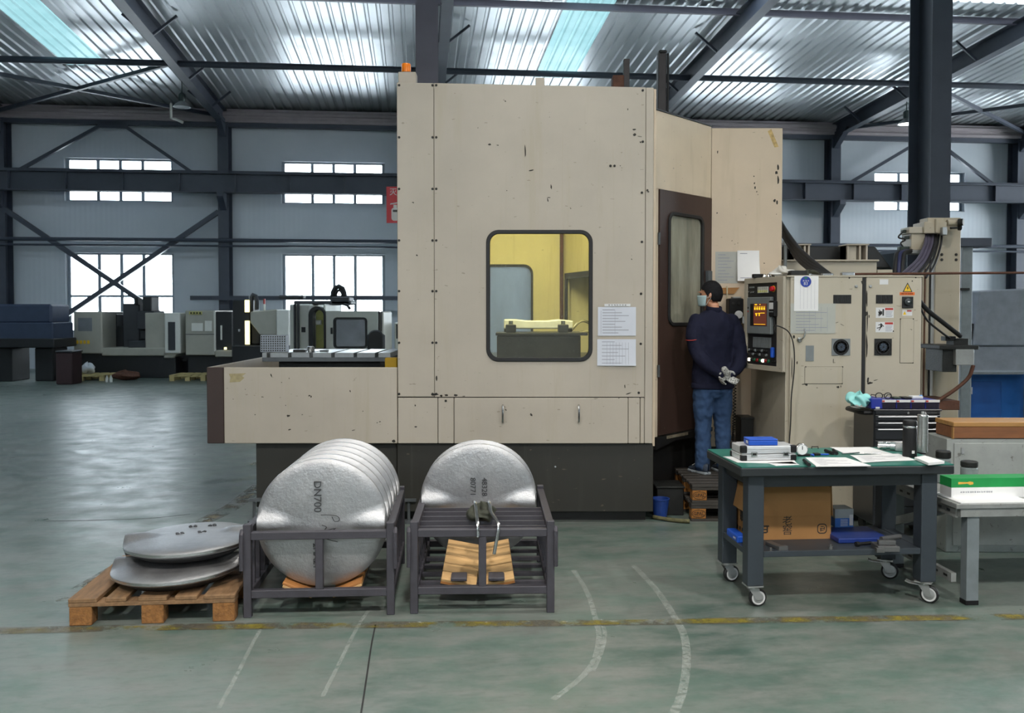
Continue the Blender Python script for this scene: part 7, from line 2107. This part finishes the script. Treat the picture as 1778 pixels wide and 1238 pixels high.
for i in range(4): g_.box('warning_mark', 132 + i * 6.4, 136 + i * 6.4, 591, 597, Y1 - .115, .015, m_yel, k, 0)
g_.box('apron', 176, 290, 604, 618, Y1 - .05, 1.2, m_bgm)
g_.box('work_chamber', 177, 203, 545, 606, Y1 + .7, .8, m_bgk); g_.box('work_chamber', 203, 241, 566, 606, Y1 + .7, .8, m_bgk)
g_.box('table', 222, 268, 592, 604, Y1 + .1, .7, m_bgd)
g_.box('column', 214, 243, 527, 604, Y1 + .5, .8, m_bgd)
h_ = g_.box('spindle_head', 238, 268, 540, 572, Y1 + .1, .7, m_bgd)
g_.box('spindle', 243, 254, 572, 590, Y1 + .25, .3, m_bgk, h_)
g_.box('motor', 248, 264, 515, 541, Y1 + .2, .5, m_bgk, h_)
g_.box('motor', 233, 240, 517, 530, Y1 + .4, .3, m_bgk, h_)
g_.box('right_body', 252, 290, 543, 614, Y1 + .05, 1.5, m_bgm)
e_ = g_.box('electric_cabinet', 286, 313, 543, 614, Y1 - .1, 1.4, m_bgl)
g_.box('dark_window', 292, 304, 559, 608, Y1 - .115, .02, m_bgd, e_, 0)
g_.poly('chamfer', [(284, 612), (312, 612), (300, 622), (284, 622)], Y1 - .05, 1.2, m_bgm)
g_ = BG('milling_machine', 'grey machine with yellow marked cabinet beside the wall column', 'machine', 360, Y1 + 1)
k = g_.box('cabinet', 322, 373, 539, 617, Y1 - .1, 1.5, m_bgm)
g_.box('yellow_strip', 329, 351, 541, 546, Y1 - .12, .02, M('pale_yellow_print', srgb(196, 190, 110), .5), k, 0)
for i in range(4): g_.box('dark_mark', 331 + i * 5.2, 333.5 + i * 5.2, 542, 545, Y1 - .125, .01, m_bgk, k, 0)
for a, c in ((333, 352), (356, 368)): g_.box('paper', a, c, 561 if a < 340 else 557, 575, Y1 - .12, .02, m_bgl, k, 0)
g_.box('panel_seam', 322, 372, 580, 581, Y1 - .108, .01, m_bgd, k, 0)
dd = g_.box('sliding_door', 373, 404, 541, 610, Y1 - .05, 1.0, m_bgk)
g_.box('door_edge', 371.5, 374, 540, 610, Y1 - .1, .1, m_bgl, dd, 0)
g_.box('door_handle', 383, 385, 565, 590, Y1 - .1, .05, m_bgl, dd, 0)
g_.box('lower_body', 373, 450, 608, 620, Y1 - .1, 1.2, m_bgm)
g_.box('base', 326, 450, 617, 660, Y1, 1.8, m_bgk)
g_.tube('cable', [(316, 622), (318, 626), (323, 626), (328, 622)], Y1 + .2, .03, m_black)
g_ = BG('drilling_machine', 'dark machine with yellow work lights behind the tray', 'machine', 450, 20.5)
Y2 = 20.0
g_.box('base', 402, 500, 600, 670, Y2, 1.8, m_bgk)
g_.box('column', 404, 434, 521, 604, Y2 + .2, .8, m_bgk)
for p0, p1 in ((521, 542), (557, 598)): g_.box('work_light', 425.5, 432.5, p0, p1, Y2 + .15, .06, m_yglow, None, 0)
g_.tube('cable_arch', [(436, 542), (436, 516), (439, 512), (444, 514), (446, 522), (446, 538)], Y2 + .3, .05, m_bgd)
g_.poly('spindle_housing', [(435, 541), (481, 537), (481, 582), (452, 582), (435, 560)], Y2 + .1, 1.2, m_bgm)
g_.box('spindle', 436, 452, 560, 598, Y2 + .3, .5, m_bgk)
g_.box('cabinet', 480, 502, 538, 600, Y2, 1.4, m_bgl)
g_.tube('beacon_post', [(459, 541), (459, 528)], Y2 + .3, .025, m_bgl)
g_.box('beacon', 457.7, 460.3, 519, 528, Y2 + .27, .06, m_red, None, 0)
g_.box('chrome_lever', 414, 417, 572, 576, Y2 + .1, .05, m_chrome, None, .0)
g_.box('coolant_lamp', 389, 393, 603, 607, Y2 + 2.1, .03, m_yglow, None, 0)
Y3 = 17.0
g_ = BG('white_machining_center', 'white machining centre with arched yellow opening and large window', 'machine', 585, Y3 + .8)
b1 = g_.box('left_body', 503, 537, 528, 612, Y3 + .1, 1.6, m_bgl)
for a in (510, 516): g_.box('edge_post', a, a + 3, 528, 606, Y3 + .02, .1, m_bgd, b1, 0)
g_.box('badge', 523.5, 530.5, 568, 577, Y3 + .09, .02, m_bgk, b1, 0)
ar = MB(Matrix.Translation(-g_.o))
def arch(a, c, p0, p1, n=10):
    x0_, x1_ = X(a, Y3), X(c, Y3); z0_, z1_ = Z(p1, Y3), Z(p0, Y3); r_ = (x1_ - x0_) / 2
    return [(x0_, z0_)] + [(x0_ + r_ - r_ * math.cos(math.pi * i / n), z1_ - r_ + r_ * math.sin(math.pi * i / n)) for i in range(n + 1)] + [(x1_, z0_)]
ar.ring(arch(537, 565, 532, 606), arch(544, 563, 538, 605), Y3 - .05, Y3 + .2); fr_ = ar.build('arched_frame', m_bgk, g_.t)
g_.box('yellow_lining', 538, 566, 534, 606, Y3 + .7, .05, M('yellow_green_lining', srgb(206, 206, 130), .5), None, 0)
g_.box('inner_spindle', 547, 556, 556, 564, Y3 + .5, .15, m_bgl, None, 0)
g_.box('mid_wall', 562, 566, 528, 608, Y3 + .1, 1.6, m_bgl)
b2 = MB(Matrix.Translation(-g_.o)); wi = (X(580, Y3), X(637, Y3), Z(604, Y3), Z(552, Y3))
inn = rrect(*wi, .06, 4); out_ = [[(X(656, Y3), Z(540, Y3)), (X(566, Y3), Z(540, Y3)), (X(566, Y3), Z(612, Y3)), (X(656, Y3), Z(612, Y3))][i // 5] for i in range(len(inn))]
b2.ring(out_, inn, Y3, Y3 + .06); fd = b2.build('front_door', m_bgl, g_.t)
b2 = MB(Matrix.Translation(-g_.o)); b2.ring(rrect(wi[0] - .01, wi[1] + .01, wi[2] - .01, wi[3] + .01, .07, 4), rrect(wi[0] + .03, wi[1] - .03, wi[2] + .03, wi[3] - .03, .04, 4), Y3 - .02, Y3 + .02); b2.build('window_frame', m_bgk, fd)
b2 = MB(Matrix.Translation(-g_.o)); b2.prism(rrect(wi[0] + .01, wi[1] - .01, wi[2] + .01, wi[3] - .01, .04, 4), Y3 + .02, Y3 + .03); b2.build('window_pane', M('grey_mirror_pane', srgb(150, 154, 160), .12, .7, .3, 1.2), fd)
g_.box('door_handle', 574, 576.5, 569, 580, Y3 - .06, .06, m_bgk, fd, 0)
g_.box('body', 566, 656, 541, 620, Y3 + .2, 1.2, m_bgl)
g_.box('side_cover', 656, 666, 541, 612, Y3 + .1, 1.2, m_bgm)
for a in (657, 661.5): g_.box('edge_post', a, a + 1.5, 540, 575, Y3 + .05, .08, m_bgd, None, 0)
g_.box('lower_body', 503, 666, 606, 700, Y3 + .15, 1.2, m_bgl)
g_.box('roof_rail', 510, 610, 522, 529, Y3 + .5, .5, m_bgd)
g_.box('roof_unit', 575, 607, 515, 530, Y3 + .5, .5, m_bgd)
g_.tube('cable_arch', [(578, 526), (578, 508), (582, 500), (588, 497.5), (595, 501), (598, 509), (598, 526)], Y3 + .6, .05, m_black)
g_.tube('cable_arch', [(583, 526), (583, 511), (586, 505), (590, 504), (594, 508), (595, 514), (595, 526)], Y3 + .7, .03, m_black)
g_.tube('hose', [(597, 528), (603, 530), (608, 537)], Y3 + .5, .03, m_black)
g_.box('lamp_bar', 484, 527, 512.5, 519, Y3 + .8, .25, m_bgd)
g_ = BG('office_chair', 'black office chair behind the pallet table', 'chair', 652, 14.0)
b = MB(Matrix.Translation(-g_.o)); y = 14.0; cx = X(652, y)
b.prism(rrect(cx - .12, cx + .12, Z(612, y), Z(573, y), .11, 8), y, y + .06); b.build('backrest', m_bgk, g_.t, bevel=.02)
g_.box('side_wing', 637, 668, 580, 612, y + .07, .06, m_bgd)
b = MB(Matrix.Translation(-g_.o)); b.box(cx - .24, cx + .24, y + .06, y + .5, .82, .9); b.build('seat', m_bgk, g_.t, bevel=.03)
b = MB(Matrix.Translation(-g_.o)); b.cyl((cx, y + .25, .06), (cx, y + .25, .82), .03, n=12); b.build('gas_column', m_zinc, g_.t)
for i in range(5):
    a = i * 2 * math.pi / 5
    b = MB(Matrix.Translation(-g_.o)); b.bar((cx, y + .25, .08), (cx + .28 * math.cos(a), y + .25 + .28 * math.sin(a), .05), .04, .04); b.build('base_arm', m_bgk, g_.t)
    b = MB(Matrix.Translation(-g_.o)); ell(b, (cx + .28 * math.cos(a), y + .25 + .28 * math.sin(a), .03), (.03, .03, .03)); b.build('caster', m_bgk, g_.t, smooth=True)
g_ = BG('white_control_box', 'white control pedestal with dark screen beside the machine edge', 'control box', 696, 18.5)
g_.box('pedestal', 686, 724, 600, 680, 18.5, .5, m_bgl); k = g_.box('screen_box', 685, 724, 560, 606, 18.4, .4, m_bgl)
g_.box('screen', 688, 720, 563, 588, 18.39, .02, m_bgk, k, 0)
g_ = BG('lathe', 'dark blue lathe at the far left edge', 'machine', 60, 21.5)
Y4 = 21.2
g_.box('headstock', -40, 90, 528, 562, Y4, .9, M('dark_blue_machine', srgb(50, 62, 84), .5), None, .05)
g_.box('bed', -60, 92, 560, 592, Y4 - .1, 1.0, M('dark_blue_machine', srgb(50, 62, 84), .5))
g_.box('chip_pan', -60, 94, 588, 604, Y4 - .2, 1.1, m_bgk)
g_.box('pedestal', -60, 20, 604, 690, Y4, .8, m_bgk)
g_.box('pedestal', 60, 92, 604, 690, Y4 + .1, .7, m_bgk)
g_ = BG('parts_crate', 'dark red parts crate under the lathe at the left', 'crate', 110, 20.3)
g_.box('crate_body', 96, 124, 612, 690, 20.3, .5, M('dull_red_paint', srgb(56, 36, 38), .6)); g_.box('crate_rim', 95, 125, 609, 612.5, 20.28, .54, m_bgd)
for nm, lab, px0, px1, py in (('far_pallet', 'pale pallet with scrap in front of the left grey machine', 98, 178, 662), ('far_pallet', 'pale pallet in front of the yellow marked machine', 293, 355, 662)):
    yy = at_z(px0, py, 0).y
    pallet('wooden_pallet', lab, (X(px0, yy), yy, 0), .05, X(px1, yy) - X(px0, yy), .9, [(0, .14), (.2, .36), (.42, .58), (.64, .8), (.86, 1)], M('pale_pallet_wood', srgb(190, 172, 120), .7, 0, .15), M('pale_pallet_wood', srgb(190, 172, 120), .7, 0, .15))
yy = at_z(140, 662, 0).y
def far_lump(lab, px, y, z, s, mat, seed, cat='scrap'):
    crumple('metal_scrap', lab, cat, (X(px, y), y, z), s, mat, seed, 14, 9)
far_lump('white wrapped bundle on the far left pallet', 152, yy + .4, .145, (.35, .3, .3), M('white_wrap', srgb(206, 210, 214), .6), 2, 'bundle')
far_lump('rusty castings heap on the far left pallet', 120, yy + .45, .145, (.42, .36, .2), m_rust, 4, 'castings')
far_lump('dark rusty castings on the floor behind the far left pallet', 218, yy + .3, 0, (.75, .3, .26), m_rust, 6, 'castings')
for i, px in enumerate((185, 192)):
    y = 21.0; b = MB(); b.lathe([(.035, 0), (.035, .1), (.015, .13), (.015, .16)], 10)
    b.build('white_bottle', m_bgl, None, smooth='angle', label='small white bottle on the floor right of the far pallet, %s one' % ('left', 'right')[i], cat='bottle', group='white bottles on the far floor', mtx=Matrix.Translation((X(px, y), y, 0)))
# red fire extinguisher sign hanging on the inner column
ys = 10.05
sg = thing('fire_sign', 'red fire extinguisher sign showing behind the machine edge', 'sign', (X(697, ys), ys, Z(387, ys)))
sw_, sh_ = X(722, ys) - X(672, ys), Z(324, ys) - Z(387, ys)
b = MB(); b.box(-sw_ / 2, sw_ / 2, 0, .02, 0, sh_); b.build('sign_board', M('sign_red', srgb(196, 24, 40), .4, 0, .04), sg)
text('sign_text', '灭火器', .085, m_white, sg, (0, -.0008, sh_ * .84), extrude=.0005)
b = MB(); b.prism(rrect(-sw_ * .33, -sw_ * .07, sh_ * .06, sh_ * .42, .03, 4), -.001, 0); b.prism([(-sw_ * .26, sh_ * .42), (-sw_ * .14, sh_ * .42), (-sw_ * .14, sh_ * .5), (-sw_ * .26, sh_ * .5)], -.001, 0); b.prism([(-sw_ * .38, sh_ * .5), (-sw_ * .1, sh_ * .54), (-sw_ * .1, sh_ * .57), (-sw_ * .36, sh_ * .54)], -.001, 0)
b.build('extinguisher_symbol', m_white, sg)
b = MB(); b.box(-sw_ * .28, -sw_ * .12, -.0016, -.001, sh_ * .3, sh_ * .36); b.build('symbol_band', m_bolt, sg)
b = MB(); b.box(sw_ / 2 - .02, sw_ / 2 + .12, .02, .16, sh_ * .3, sh_ * .4); b.build('sign_bracket', m_zinc, sg)
# pale pipe bracket by the left lamp
b = MB(); o_ = at(297, 205, 24.6); b.tube([o_ + Vector((0, 0, .4)), o_, o_ + Vector((.1, 0, -.02)), o_ + Vector((.32, 0, -.12))], .035, 8)
b.build('pipe_stub', m_bgl, None, smooth='angle', kind='structure', label='pale drain pipe stub at the eaves channel')
bpy.context.view_layer.update()
